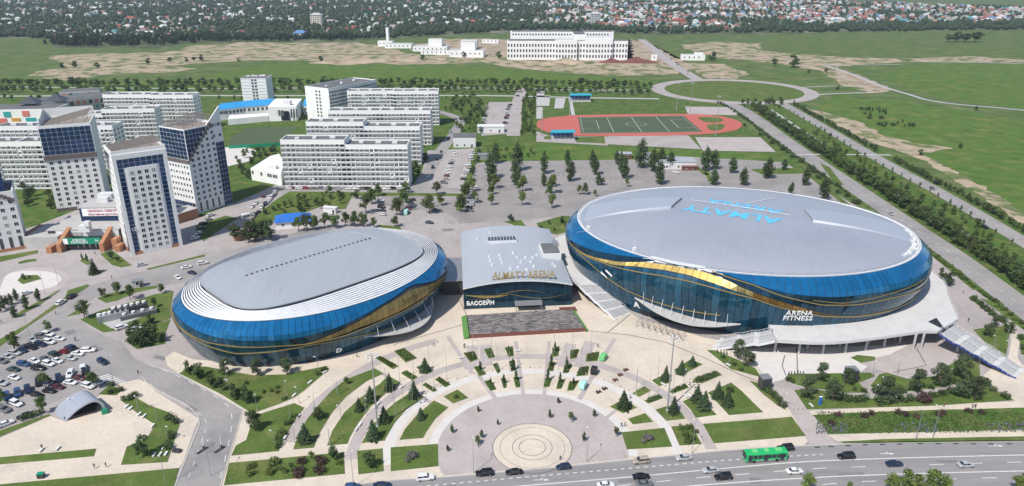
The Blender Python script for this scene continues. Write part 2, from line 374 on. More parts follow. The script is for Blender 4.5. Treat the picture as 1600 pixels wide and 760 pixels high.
# two avenues on the side of the big arena
_, AV1 = road('avenue', '1120,156 1160,172 1240,229 1310,277 1376,322 1440,366 1490,400 1545,441 1610,490 1700,556', 13.5, .22, m['asphalt'], 'grey avenue running past the large arena')
_, AV2 = road('avenue', '1215,158 1290,201 1346,234 1412,271 1470,302 1545,346 1600,379 1720,450', 10.5, .22, m['asphalt'], 'outer grey avenue beside the open field')
_, PROM = road('promenade', '1186,166 1244,199 1297,235 1356,278 1406,307 1501,363 1600,430 1700,500', 3.6, .20, m['concrete'], 'pale promenade between the two avenues')
mb = MB(); dashes(mb, AV1, .25, .26, 3, 6); dashes(mb, AV2, .25, .26, 3, 6); tag(mb.build('lane_markings', m['dull']), 'faded lane dashes of the avenues', None, None, 'structure')
for s in ('1205,172 1240,195', '1150,168 1215,212 1300,272 1330,296'):
    road('footpath', s, 2.2, .19, m['concrete'])
road('cross_path', '1240,243 1290,242 1392,243', 3, .245, m['concrete'])
# street and small lots between blocks and stadium
road('street', '818,138 808,160 806,185 802,213', 11, .22, m['pave'])
sheet('car_park', I('764,160 800,160 798,209 752,213'), .21, m['pave'])
sheet('car_park', I('668,236 752,232 730,300 650,304'), .21, m['pave'])
road('street', '676,172 716,186 712,205 690,235 672,265 648,305', 9, .23, m['asphalt'], 'street curving past the white blocks')
sheet('street', I('430,292 650,292 740,296 735,304 640,303 440,303'), .235, m['asphalt'])
for s in ('1,0 0,0',): pass
sheet('paved_court', I('838,150 860,150 858,166 838,166'), .2, m['concrete']); sheet('paved_court', I('868,154 884,154 880,170 866,170'), .2, m['concrete'])
sheet('paved_court', I('838,168 848,168 848,186 838,186'), .2, m['concrete']); sheet('paved_court', I('840,138 852,138 850,152 838,152'), .2, m['concrete'])
sheet('paved_court', I('1070,167 1140,168 1160,181 1075,179'), .2, m['greystone']); sheet('paved_court', I('950,212 1075,212 1096,234 950,226'), .2, m['pave'])
sheet('paved_court', I('1086,215 1188,215 1212,238 1098,236'), .2, m['greystone']); sheet('paved_court', I('838,206 862,214 950,214 950,228 838,222'), .2, m['pave'])
sheet('lawn', I('850,214 866,212 864,219 850,218'), .23, m['lawn']); sheet('lawn', I('900,215 944,214 946,225 900,223'), .23, m['lawn'])
sheet('lawn', I('748,236 838,224 1000,232 1190,240 1226,254 1030,243 1000,250 748,253'), .22, m['meadow'])
sheet('path', I('888,152 893,152 899,182 893,182'), .21, m['concrete'])
# running track and football pitch
sheet('running_track', smooth_line(I('838,196 842,189 858,184.5 880,182 905,180.6 1000,178.8 1090,179 1128,182.5 1152,189 1160,196 1150,203.5 1120,209 1060,212 1000,213.2 930,213.2 885,212 856,207 842,201 838,196'), 4)[:-1], .26, m['track'], 'red running track with one rounded end')
PITCH_Q = I('903,184 1068,181.5 1098,207 908,209.5'); sheet('football_pitch', PITCH_Q, .29, m['turf'], 'dark green artificial football pitch')
sheet('infield', smooth_line(I('1090,184 1118,183.5 1130,188 1122,192 1100,191 1090,184'), 3)[:-1], .29, m['lawn']); sheet('infield', smooth_line(I('1104,195.5 1125,194 1133,198 1122,205 1108,203 1104,195.5'), 3)[:-1], .29, m['lawn'])
def pq(u, v):
    a, b, c, d = PITCH_Q; return tuple(a[k] * (1 - u) * (1 - v) + b[k] * u * (1 - v) + c[k] * u * v + d[k] * (1 - u) * v for k in (0, 1))
mb = MB()
for ln in ([(.02, .03), (.98, .03), (.98, .97), (.02, .97), (.02, .03)], [(.5, .03), (.5, .97)], [(.02, .25), (.16, .25), (.16, .75), (.02, .75)], [(.98, .25), (.84, .25), (.84, .75), (.98, .75)],
           [(.5 + .09 * math.cos(t / 16 * 6.283), .5 + .12 * math.sin(t / 16 * 6.283)) for t in range(17)], [(.27, .06), (.27, .94)], [(.73, .06), (.73, .94)]):
    strip(mb, [pq(*q) for q in ln], .35, .33)
tag(mb.build('pitch_lines', m['dull']), 'thin white lines on the football pitch', None, None, 'structure')

# ---------------------------------------------------------------- boulevard in the foreground
BTOP = smooth_line(I('380,800 480,776 540,762 600,753 700,746 850,733 1000,718 1160,703 1275,697 1400,692 1600,690 1800,690 2000,694'), 6)
road_poly = BTOP + [(BTOP[-1][0], 96), (BTOP[0][0], 96)]
sheet('boulevard', road_poly, .17, m['road'], 'wide grey boulevard with white lane lines')
mb = MB()
S1 = smooth_line(I('640,775 826,759.5 1000,745 1130,733 1260,722.5 1400,717 1600,712 1800,709'), 6); strip(mb, S1, .38, .19)
S2 = smooth_line(I('900,776 1104,758.5 1260,748 1400,742 1600,737 1800,734'), 6); strip(mb, S2, .38, .19)
dashes(mb, smooth_line(I('560,770 700,757.5 850,744 1000,731.5 1158,718.5 1290,711'), 6), .34, .19, 1.1, 1.1)
dashes(mb, smooth_line(I('900,768 1054,751 1147,743 1281,733 1430,728 1600,723 1800,720'), 6), .28, .19, 4, 7)
dashes(mb, smooth_line(I('1100,778 1300,757 1450,750 1600,747'), 6), .28, .19, 4, 7)
for x, y in ((846, 751), (1386, 710), (1556, 698)):                      # turn arrows painted on the lanes
    c = at(x, y); q = lambda u, v: (c[0] + u, c[1] + v * 1.0 + u * .03, .19)
    mb.add([q(-2.2, -.12), q(.8, -.12), q(.8, .12), q(-2.2, .12)], [(0, 1, 2, 3)]); mb.add([q(.8, -.5), q(2.2, 0), q(.8, .5)], [(0, 1, 2)])
    mb.add([q(-.6, .12), q(-.2, .12), q(.7, .8), q(.3, .8)], [(0, 1, 2, 3)])
tag(mb.build('lane_markings', m['dull']), 'white lane lines, dashes and arrows of the boulevard', None, None, 'structure')
# access road at the stage, with its kerbs
AR_L = I('262,772 274,760 312,664 310,650 290,633 258,617 236,606 222,590'); AR_R = I('206,560 232,571 277,584 380,641 345,760 338,775')
sheet('access_road', AR_L + AR_R, .165, m['asphalt'], 'access road curving past the small stage')
# ---------------------------------------------------------------- plaza
C0 = at(831.7, 700)
z1 = grid(0, 380, 4.222); z2 = grid(0, 530, 3.305); z3 = grid(260, 540, 3.4533); z4 = grid(500, 520, 3.1667); z5 = grid(700, 520, 3.1667); z6 = grid(940, 520, 3.1656); z7 = grid(1200, 540, 3.455); z8 = grid(1200, 400, 4.0)
PLAZA = (I('277,583 262,573 258,560 272,550 300,562 400,572 480,570 560,548 610,520 660,480 690,440 712,440 725,478 892,476 905,450 945,460 1000,500 1100,528 1160,540 1175,560 1200,605 1240,640 1262,690') +
         [p for p in BTOP[::-1] if at(560, 758)[0] - 1 < p[0] < at(1262, 690)[0]] + I('545,763 350,768 345,760 380,641'))
sheet('plaza', PLAZA, .18, m['cream'], 'broad cream paved plaza in front of the arenas')
sheet('stage_plaza', pts(z2, '0,515 260,400 340,430 520,290 610,232 720,210 785,238 798,268 1028,415 1000,480 945,640 920,672 0,760 -300,790 -300,600'), .18, m['cream'], 'cream paved square around the small arched stage')
sheet('footpath', I('1262,643 1450,634 1590,628 1640,600 1780,600 1780,638 1600,638 1379,644 1269,650'), .18, m['cream']); sheet('footpath', I('1294,681 1379,677 1600,673.5 1780,671 1780,682 1600,683 1379,688 1308,691'), .18, m['cream'])
sheet('footpath', I('1532,592 1560,566 1590,570 1640,600 1590,630'), .182, m['cream'])
sheet('entry_road', I('1198,603 1240,609 1262,641 1300,688 1310,697 1266,697 1235,644'), .20, m['greystone'], 'grey paved entry crossing from the boulevard')
def ring(name, r0, r1, a0, a1, z, material, label=None, n=60):
    mb = MB(); A = [R(a0 + (a1 - a0) * i / n) for i in range(n + 1)]
    mb.add([(C0[0] + r * math.cos(a), C0[1] + r * math.sin(a), z) for r in (r0, r1) for a in A], [(i, n + 1 + i, n + 2 + i, i + 1)[::-1] for i in range(n)])
    return tag(mb.build(name, material), label, None, None, 'structure')
def clipdisk(name, r, z, material, label=None):
    P = [(C0[0] + r * math.cos(R(a)), C0[1] + r * math.sin(R(a))) for a in range(0, 360, 4)]
    lim = lambda x: np.interp(x, [p[0] for p in BTOP], [p[1] for p in BTOP]) + .6
    P = [(x, max(y, lim(x))) for x, y in P]
    return sheet(name, P, z, material, label)
clipdisk('round_plaza', 27.2, .20, m['greystone'], 'grey half-round square in the middle of the plaza')
clipdisk('round_plaza_disc', 11.3, .22, m['cream'], 'cream disc set in the round square')
ring('dark_joint', 11.2, 11.4, 0, 360, .24, m['darkline'])
for r in (3.7, 5.6): ring('dark_joint', r, r + .16, 0, 360, .24, m['darkline'])
ring('dark_joint', 9.2, 9.3, 0, 360, .24, m['darkline'])
ring('ring_path', 27.2, 29.8, -8, 188, .21, m['ringstone'], 'pale ring path around the round square')
ring('ring_path', 39.4, 42.6, -4, 191, .21, m['ringstone'], 'outer pale ring path across the plaza')
ring('ring_path', 49.3, 52.6, -1, 186, .20, m['greystone']); ring('ring_path', 68.8, 72.5, 118, 178, .20, m['greystone'])
for a, b, w in (('700,527', '738,585', 1.6), ('747,586', '775,625', 1.6), ('806,534', '818,620', 1.2), ('858,534', '850,620', 1.2), ('960,530', '905,625', 1.6), ('580,575', '690,640', 1.4), ('965,640', '940,660', 1.2)):
    mb = MB(); strip(mb, I(a + ' ' + b), w, .215); tag(mb.build('paving_band', m['greystone']), None, None, None, 'structure')
for s in ('739,541 735,578', '758,540 760,572', '892,538 880,575', '922,535 905,575'):
    mb = MB(); strip(mb, I(s), 4.2, .205); tag(mb.build('paving_band', m['greystone']), None, None, None, 'structure')
mb = MB()
for s in ('615,541 620,538 735,505 718,470', '900,516 980,524 1040,536 1100,560 1160,588 1200,603', '950,520 985,492', '1245,545 1246,592', '1228,588 1222,572 1226,556', '1432,545 1447,572 1395,583'):
    strip(mb, I(s), .32, .225)
tag(mb.build('drain_slots', m['darkline']), 'thin dark drain lines across the plaza', None, None, 'structure')
sheet('side_court', I('1342,569 1372,559 1432,545 1500,549 1502,556 1478,574 1440,592 1417,592 1385,583'), .19, m['greystone']); sheet('forecourt', I('1165,545 1420,540 1360,570 1342,584 1232,585 1224,594 1200,600'), .185, m['ringstone'])
sheet('path', pts(z8, '1520,480 1555,470 1570,520 1560,640 1590,690 1640,690 1640,760 1500,700 1500,640 1520,540'), .2, m['cream'])
sheet('round_forecourt', smooth_line(I('10,436 25,424 57,418 90,421 108,432 104,445 85,456 57,460 25,454 10,446 10,436'), 4)[:-1], .18, m['greystone'])
sheet('round_forecourt_inner', smooth_line(I('0,452 14,428 57,424 86,428 96,438 80,450 40,458 0,462 0,452'), 4)[:-1], .20, m['ringstone'])
sheet('asphalt_street', I('-80,600 0,544 104,474 140,447 190,432 320,404 430,372 500,355 520,350 520,362 440,395 330,420 290,442 152,464 103,497 158,523 190,535 222,575 236,606 222,610 190,600 150,600 60,640 -40,690'), .16, m['asphalt'], 'grey street and car park by the round forecourt')
# lawns with stone kerbs
LAWNS = [(z3, '70,155 130,118 215,118 330,140 470,165 640,160 860,115 880,130 740,250 690,285 610,320 465,370 420,345 300,270'), (z3, '470,385 690,315 745,340 700,400 650,480 605,575 350,600 375,545 430,515 450,455'),
 (at, '585,577 599.5,585 573,597 541,621 519,646 500,677 490,701 458,704 467,679 480,656 497,635 519,611 541,594'), (at, '511,698 519,675 538,646 563,623 595,600 606,588 626,599 604,615 579,637 560,662 547,684 543,695'),
 (at, '565,694 576,675 595,649.5 617,630.5 639,616 664,621 636,640 617,662 604,684 601,690'), (at, '624,689 633,671.5 651.6,649.5 678,627 700.5,638 680,656 667,675 661,686'), (at, '693,621 715,610 732,623 708,632'),
 (at, '358,725 537,708 539,742 350,760'), (at, '558,706 598,702 599.5,738 560,743'), (at, '610.5,700.6 684,695 685,730 610.5,738'),
 (z6, '98,497 310,475 350,568 125,582'), (z6, '343,468 445,460 495,555 385,563'), (z6, '500,455 820,430 890,525 555,552'), (z6, '820,430 940,420 1010,515 890,525'), (z6, '40,370 110,330 175,375 105,403'), (z6, '130,430 215,402 255,445 155,458'),
 (z6, '265,385 330,365 395,400 415,430 320,440'), (z6, '400,345 450,320 530,370 570,410 465,425 440,385'), (z6, '525,300 640,250 690,290 740,340 800,398 630,412 590,370'), (z6, '150,305 210,268 245,290 185,322'), (z6, '210,340 285,310 305,327 230,355'),
 (z6, '330,295 415,258 432,275 350,307'), (z6, '450,235 570,193 597,212 495,255 455,250'), (z6, '355,190 440,135 500,160 400,212'), (z6, '248,240 300,215 350,240 285,270'), (z6, '520,90 560,90 680,140 760,180 790,225 640,185'), (z6, '730,240 830,270 915,390 870,365 800,310'),
 (z2, '0,615 498,570 485,610 0,652'), (z2, '625,320 700,305 770,345 880,385 930,440 900,530 865,640 625,655 655,560 730,530 770,500 800,445 720,395'), (z2, '0,755 925,670 898,765 0,850'), (z2, '-40,490 255,390 262,400 -40,525'), (z2, '510,290 560,245 640,260 600,295'),
 (z1, '530,510 660,450 880,390 1010,345 1145,320 1130,410 1125,500 1050,530 900,540 760,585 680,595'), (z1, '840,655 850,560 900,545 1050,532 1125,507 1090,600 1090,670 900,705'), (z1, '440,490 540,425 600,400 560,450 520,475'), (z1, '640,370 700,340 900,300 1030,285 1040,300 900,330 770,385 700,400'),
 (z1, '-40,660 180,540 430,360 450,315 580,275 590,285 450,380 220,530 -40,715'), (z1, '70,500 160,440 380,320 400,315 280,400 120,490'), (z1, '660,75 740,50 870,150 800,165 740,150'), (z1, '-40,98 250,50 250,70 -40,138'), (z1, '115,250 150,215 250,215 275,240 150,275'), (z1, '525,122 565,95 605,140 575,150'), (z1, '585,195 690,178 650,215 590,222'),
 (z1, '120,130 180,112 240,108 240,122 125,142'), (z1, '960,175 1351,78 1351,92 975,182'),
 (at, '452,300 720,303.5 720,307.5 550,307.5 540,327.5 520,329 507.5,321 480,332 427,347 385,357 410,330 427,316'), (at, '742,232 752,230 730,300 722,330 712,330 722,296'), (at, '306,353 352,338 372,342 318,378 308,370'), (at, '590,352 625,355 628,361 600,360'),
 (at, '785,347 815,345 824,358 822,363 800,352'), (at, '838,350 870,340 890,338 890,362 870,368 845,362'),
 (z7, '95,180 110,160 550,150 580,170 490,205 540,260 430,260 200,230 130,210'), (z7, '140,245 260,240 430,275 560,290 800,285 960,240 1080,215 1140,200 1330,300 900,330 210,350'),
 (z7, '600,160 640,150 750,185 900,170 980,110 1060,60 1140,100 1145,180 960,225 780,250 660,260 550,225'), (z7, '445,70 480,55 580,65 575,85 500,98'), (z7, '380,525 620,510 1382,495 1900,488 1900,514 1382,520 410,533'),
 (z8, '1280,465 1380,450 1520,440 1500,540 1490,635 1370,560'), (z8, '1320,265 1400,290 1600,425 1800,560 1800,620 1600,470'), (z8, '1030,10 1060,30 1310,215 1280,218'), (z8, '1570,500 1640,540 1640,640 1580,620'), (z8, '1250,265 1280,250 1540,460 1520,470'),
 (at, '1085,262 1092,262 1108,274 1100,275'), (at, '1100,268 1107,267 1115,285 1107,286'), (at, '1172,265 1250,263 1262,272 1190,274'), (at, '1262,276 1270,276 1330,322 1322,324'), (at, '1280,255 1296,262 1318,290 1306,290')]
for f, s in LAWNS:
    tag(MB().prism(pts(f, s), .12, .30, 0, 1).build('lawn', [m['lawn'], m['kerb']]), None, None, None, 'structure')
tag(MB().prism(ragged(I('1269.5,650 1379.5,644.5 1600,638.5 1800,634 1800,668 1600,673 1293,680 1284,664.5'), .15, 3, 2), .12, .34, 0, 1).build('flower_meadow', [m['rough_lawn'], m['kerb']]), 'long wildflower strip between two footpaths', None, None, 'structure')
# parking bays in the rear car park and at the pool hall
mb = MB()
for x in range(0, 30):
    a = at(690 + x * 0.1, 330)
for (a, b, n, w) in (('610,336', '735,352', 12, 4.5), ('700,345', '712,372', 5, 4.5), ('1095,228', '1200,229', 16, 4), ('760,300', '880,302', 14, 4.6), ('900,285', '1000,284', 12, 4.6), ('770,275', '1000,273', 26, 4.6)):
    pa = I(a)[0]; pb = I(b)[0]
    for i in range(n + 1):
        t = i / n; x = pa[0] + (pb[0] - pa[0]) * t; y = pa[1] + (pb[1] - pa[1]) * t; strip(mb, [(x, y - w / 2), (x, y + w / 2)], .16, .235)
for s in ('612,345 690,366', '690,330 740,333', '735,276 1000,279', '1165,281 1255,280', '1200,271 1262,272'): strip(mb, I(s), .2, .235)
dashes(mb, smooth_line(I('232,571 277,588 345,626 362,650 358,690 342,760'), 6), .25, .20, 3, 4)
dashes(mb, smooth_line(I('240,606 300,640 322,660 315,690 290,760'), 6), .2, .20, 2, 3)
for k in range(7):
    a = at(160 + k * 4.4, 589 + k * 1.9); mb.box(a[0], a[1], .18, .7, 4.2, .02, R(-52))
tag(mb.build('parking_lines', m['dull']), 'faded white bay lines of the car parks', None, None, 'structure')
for i, (px, py, w, d, a) in enumerate(((980, 752, 5, 1.6, 4), (1330, 742, 7, 1.4, 2), (700, 762, 4, 1.8, 5), (1480, 722, 6, 1.2, 1), (1180, 752, 3, 2.2, 4), (330, 700, 2.0, 5, 20), (300, 640, 4, 2, -35), (150, 545, 6, 2.4, -30), (110, 520, 4, 3, -40), (250, 560, 5, 2, -25), (820, 320, 12, 2.5, 0), (640, 328, 9, 3, 5), (700, 360, 6, 4, 10), (960, 300, 14, 2, 2), (1210, 300, 10, 3, 0), (60, 580, 5, 2, -30))):
    c = at(px, py); q = ragged([(c[0] + x, c[1] + y) for x, y in (rot2(sx * w / 2, sy * d / 2, R(a)) for sx, sy in ((-1, -1), (1, -1), (1, 1), (-1, 1)))], .18, .7, i); sheet('asphalt_repair', q, .178 if py > 500 else .17, m['patch'])
mb = MB()
for s in (AR_L, AR_R[1:]):
    L, Rr = ribbon(s, .3)
    n = len(s); mb.add([(x, y, .16) for x, y in Rr] + [(x, y, .30) for x, y in Rr] + [(x, y, .30) for x, y in L] + [(x, y, .16) for x, y in L],
                       [f for i in range(n - 1) for f in ((i, i + 1, n + i + 1, n + i), (n + i, n + i + 1, 2 * n + i + 1, 2 * n + i), (2 * n + i, 2 * n + i + 1, 3 * n + i + 1, 3 * n + i))])
L, Rr = ribbon(BTOP, .3); n = len(BTOP)
mb.add([(x, y, .16) for x, y in Rr] + [(x, y, .30) for x, y in Rr] + [(x, y, .30) for x, y in L], [f for i in range(n - 1) for f in ((i, i + 1, n + i + 1, n + i), (n + i, n + i + 1, 2 * n + i + 1, 2 * n + i))])
tag(mb.build('kerb', m['kerb']), 'pale stone kerbs of the boulevard and access road', None, None, 'structure')
# ================================================================== THE ARENAS
def text_mesh(name, s, size, extrude, material, spacing=1.0, bold=0.0):
    cu = bpy.data.curves.new(name, 'FONT'); cu.body = s; cu.size = size; cu.extrude = extrude; cu.offset = bold
    cu.align_x = 'CENTER'; cu.space_character = spacing; cu.resolution_u = 2; cu.space_line = .85
    o = bpy.data.objects.new(name, cu); col.objects.link(o)
    dg = bpy.context.evaluated_depsgraph_get(); me = bpy.data.meshes.new_from_object(o.evaluated_get(dg))
    bpy.data.objects.remove(o); bpy.data.curves.remove(cu)
    me.name = name; me.materials.clear(); me.materials.append(material); return me
def place_text(name, me, parent, x_axis, z_axis, loc):
    """stand a text mesh up: its reading direction x_axis, its up direction z_axis"""
    X = Vector(x_axis).normalized(); Yv = Vector(z_axis).normalized(); Z = X.cross(Yv)
    M4 = Matrix((X, Yv, Z)).transposed().to_4x4(); M4.translation = Vector(loc)
    o = link(name, me, parent); o.matrix_local = M4; return o

PROFILE = [(0, -4.2), (.245, -1.4), (.49, 1.0), (.66, 2.0), (.80, 1.9), (.89, .6), (.96, -1.6), (1.0, -3.2)]
class Oval:
    def __init__(s, c, a, b, ph, zr, k):
        s.c = c; s.a = a; s.b = b; s.ph = R(ph); s.zr = zr; s.k = k
    def off(s, z): return s.k * float(np.interp(z / s.zr, [p[0] for p in PROFILE], [p[1] for p in PROFILE]))
    def loc(s, th, o, z):                     # local (unrotated, about the centre)
        x, y = rot2((s.a + o) * math.cos(th), (s.b + o) * math.sin(th), s.ph); return (x, y, z)
    def wall(s, th, z, d=0.0): return s.loc(th, s.off(z) + d, z)
def facade(ov, parent, N, bands, seed):
    rnd = random.Random(seed)
    # dark structure behind the panels
    mb = MB(); zs = [ov.zr * t for t in (0, .12, .25, .37, .5, .6, .7, .8, .87, .93, .985)]
    mb.rings([[ov.wall(2 * math.pi * i / 160, z, -.75) for i in range(160)] for z in zs]); mb.build('inner_wall', m['darkgap'], parent, True)
    for name, mt, top, bot, t0, t1 in bands:
        for i in range(N):
            a0, a1 = 360 * i / N, 360 * (i + 1) / N; am = (a0 + a1) / 2
            if am < 150: am += 360
            if not t0 <= am <= t1: continue
            g = .028 * (a1 - a0); A = (R(a0 + g), R(a1 - g)); am0, am1 = am - (a1 - a0) / 2, am + (a1 - a0) / 2
            T = (top(am0), top(am1)); B = (bot(am0), bot(am1))
            if max(T[0] - B[0], T[1] - B[1]) < .25: continue
            nr = max(1, int(round(max(T[0] - B[0], T[1] - B[1]) / 2.0))); mb = MB()
            for r in range(nr):
                tl = [rnd.uniform(-.035, .035) for _ in range(2)]
                vs = []
                for f, sgn in ((r + .004, -1), (r + .996, 1)):
                    for j in (0, 1):
                        zz = B[j] + (T[j] - B[j]) * f / nr; vs.append(ov.wall(A[j], zz, tl[0] * sgn + tl[1] * (1 if j else -1) * .4))
                mb.add([vs[0], vs[1], vs[3], vs[2]], [(0, 1, 2, 3)])
            mb.build(name, m[mt], parent)
def curve(tab):
    xs = [p[0] for p in tab]; ys = [p[1] for p in tab]; return lambda a: float(np.interp(a, xs, ys))
def gold_line(ov, parent, tab, r=.16):
    f = curve(tab); a0, a1 = tab[0][0], tab[-1][0]; n = int((a1 - a0) / 2)
    MB().path([ov.wall(R(a0 + (a1 - a0) * i / n), f(a0 + (a1 - a0) * i / n), .18) for i in range(n + 1)], r, 4).build('gold_trim', m['goldline'], parent)

# ---------------------------------------------------------------- large arena
BC = (98.0, 287.8); BIG = Oval(BC, 73.0, 58.2, -11.65, 25.0, 1.0)
big = empty('large_arena', BC, 0, 'large oval arena with silver dome and blue, gold and teal glass walls', 'arena')
ZR = BIG.zr
zB = curve([(150, 20), (195, 19.5), (205, 20.5), (214, 21.6), (224, 23), (238, 24.95), (257, 24.95), (263, 24.3), (270, 22.8), (279, 20.6), (291, 19.2), (312, 19.0), (330, 18.6), (345, 18.2), (375, 18), (420, 18.5), (510, 20)])
gT = curve([(200, 18.5), (214, 19.2), (218, 19.9), (228, 21.5), (234, 23.0), (238, 23.9), (246, 24.5), (256, 24.4), (263, 23.0), (270, 20.3), (279, 16.9), (284, 14.9), (290, 12.4), (296, 10.5)])
gB = curve([(200, 18.4), (214, 18.7), (218, 19.1), (228, 20.2), (236, 22.1), (244, 23.0), (252, 23.0), (259, 21.9), (268, 19.4), (275, 16.6), (279, 15.0), (284, 13.6), (290, 11.9), (296, 10.4)])
def mid_top(a):
    if 200 <= a <= 296: return min(gB(a), zB(a)) - .12
    return zB(a) - .12
facade(BIG, big, 168, [('blue_panel', 'blue', lambda a: 24.95, zB, 150, 510), ('gold_panel', 'gold', lambda a: min(gT(a), zB(a) if a > 262 or a < 234 else 99), gB, 200, 261), ('gold_panel', 'gold_dull', lambda a: min(gT(a), zB(a)), gB, 261.01, 270), ('brown_reflection_panel', 'brown_reflection', lambda a: min(gT(a), zB(a)), gB, 270.01, 296), ('edge_panel', 'rimwhite', lambda a: 24.95, lambda a: gT(a) + .05, 236, 262),  # past the bright stretch the gold dulls to brown, a painted dark reflection
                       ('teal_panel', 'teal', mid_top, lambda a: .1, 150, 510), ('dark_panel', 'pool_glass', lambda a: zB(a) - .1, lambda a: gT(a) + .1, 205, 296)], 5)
gold_line(BIG, big, [(200, 18.7), (214, 18.6), (228, 19.6), (244, 21.2), (252, 21.3), (259, 20.5), (270, 18.2), (279, 14.6), (290, 11.2), (302, 9.4), (317, 8.9), (335, 9.0), (350, 11), (375, 15)], .22)
gold_line(BIG, big, [(258, 24.9), (270, 22.6), (279, 19.2), (289, 16.3), (300, 15.4), (313, 15.8), (330, 14.0), (350, 14), (380, 18)], .2)
gold_line(BIG, big, [(205, 18.6), (216, 16.5), (224, 13.5), (232, 10.8), (242, 9.3), (252, 8.6), (262, 8.9)], .16)
gold_line(BIG, big, [(286, 18.2), (295, 16.6), (310, 17.8), (330, 18.4)], .14)
# roof: shell with a gutter rim, seams, two raised wedges and painted lettering
def dome(x, y):                                # local x,y about the centre, along the axes of the oval
    u, v = rot2(x, y, -BIG.ph); q = min(1.0, (u / (BIG.a - 4.4)) ** 2 + (v / (BIG.b - 4.4)) ** 2)
    return ZR + .2 + 8.2 * (1 - q) ** .9 - 2.2 * (1 - q) ** 2 
mb = MB(); rr = [1.0, .975, .94, .89, .82, .73, .62, .5, .37, .24, .12, .05]
def rim_pt(a, f):
    u, v = (BIG.a - 4.4) * f * math.cos(a), (BIG.b - 4.4) * f * math.sin(a); x, y = rot2(u, v, BIG.ph); return (x, y, dome(x, y))
mb.rings([[rim_pt(2 * math.pi * i / 144, f) for i in range(144)] for f in rr], capt=True); mb.build('roof', m['metal_roof'], big, True)
mb = MB(); ringo = lambda o, z: [BIG.loc(2 * math.pi * i / 144, o, z) for i in range(144)]
mb.rings([ringo(-3.25, ZR - .4), ringo(-3.05, ZR + .35), ringo(-3.5, ZR + .38), ringo(-3.6, ZR + .05), ringo(-4.55, ZR + .1)]); mb.build('roof_rim', m['rimwhite'], big)
mb = MB(); P = ringo(-3.7, ZR + 1.1); mb.path(P + P[:1], .05, 4)
for i in range(0, 144, 2): q = P[i]; mb.tube((q[0], q[1], ZR), q, .04, .04, 4)
mb.build('guard_rail', m['steel'], big)
def drape(me, h=.12, cuts=14):
    bm = bmesh.new(); bm.from_mesh(me); xs = [v.co.x for v in bm.verts]; ys = [v.co.y for v in bm.verts]
    for k in range(1, cuts):
        for ax, A in ((0, xs), (1, ys)):
            c = min(A) + (max(A) - min(A)) * k / cuts; n = (1, 0, 0) if ax == 0 else (0, 1, 0)
            bmesh.ops.bisect_plane(bm, geom=bm.verts[:] + bm.edges[:] + bm.faces[:], plane_co=(c if ax == 0 else 0, c if ax == 1 else 0, 0), plane_no=n)
    for v in bm.verts: v.co.z = dome(v.co.x, v.co.y) + h
    bm.to_mesh(me); bm.free(); return me
def roof_text(s, p0, p1, size, sx):
    me = text_mesh('roof_lettering', s, size, 0, m['lettblue'], 1.05, .02 * size); X = [v.co.x for v in me.vertices]; wdt = max(X) - min(X); mid = (max(X) + min(X)) / 2
    d = Vector((p1[0] - p0[0], p1[1] - p0[1])); L = d.length; d /= L; n = Vector((-d.y, d.x))
    for v in me.vertices:
        t = (v.co.x - mid) * L / wdt; q = Vector(((p0[0] + p1[0]) / 2, (p0[1] + p1[1]) / 2)) + d * t + n * v.co.y * sx; v.co = (q.x, q.y, 0)
    return drape(me)
def rl(px, py): x, y = at(px, py, 31.0); return (x - BC[0], y - BC[1])
zq = lambda x, y: rl(860 + x / 3.8, 280 + y / 3.8)
# read from the far side: right-to-left seen from here, feet of the letters away from us
link('roof_lettering', roof_text('ALMATY', zq(1375, 238), zq(800, 152), 11.0, 1.0), big)
link('roof_lettering', roof_text('ARENA', zq(1385, 188), zq(945, 116), 9.0, 1.0), big)
for a, b, w in ((zq(835, 122), zq(1425, 215), .9), (zq(1165, 148), zq(1335, 103), .6), (zq(160, 240), zq(840, 160), .18)):
    mb = MB(); n = 24; P = [(a[0] + (b[0] - a[0]) * i / n, a[1] + (b[1] - a[1]) * i / n) for i in range(n + 1)]; L, Rr = ribbon(P, w)
    mb.add([(x, y, dome(x, y) + .15) for x, y in Rr + L], [(i, i + 1, n + 2 + i, n + 1 + i) for i in range(n)]); mb.build('roof_seam', m['seam'], big)
def wedge(u0, u1, w0, w1, h, dv=0.0, sk=0.0):
    """long shallow ridge from the rim (u1) to a step near the crown (u0)"""
    mb = MB(); n = 18; rows = []
    for i in range(n + 1):
        t = i / n; u = u0 + (u1 - u0) * t; w = w0 + (w1 - w0) * t; row = []
        for s_, f in ((-1, 0), (-.93, 1), (-.5, 1.06), (0, 1.1), (.5, 1.06), (.93, 1), (1, 0)):
            x, y = rot2(u - sk * s_ * (1 - t), s_ * w + dv * (1 - t), BIG.ph); row.append((x, y, dome(x, y) + (h * (1 - t) ** .7 + .05) * f))
        rows.append(row)
    mb.rings(rows, closed=False)
    mb.add(rows[0], [tuple(range(7))], 1); mb.build('roof_wedge', [m['wedge'], m['clere']], big)
for k in range(-20, 21):                        # standing seams across the dome
    u = k * 3.3; vm = (BIG.b - 5.2) * math.sqrt(max(0, 1 - (u / (BIG.a - 5.2)) ** 2)); n = 22; mb = MB()
    if vm < 6: continue
    P = [rot2(u, -vm + 2 * vm * i / n, BIG.ph) for i in range(n + 1)]; L, Rr = ribbon(P, .16)
    mb.add([(x, y, dome(x, y) + .07) for x, y in Rr + L], [(i, i + 1, n + 2 + i, n + 1 + i) for i in range(n)]); mb.build('standing_seam', m['rib'], big)
wedge(-27, -66, 7.5, 11, 1.0, 6, -2.5); wedge(27, 66, 7.5, 11, .8, 0, .6)
mb = MB()                                      # rooftop plant at the far right rim
rnd = random.Random(3)
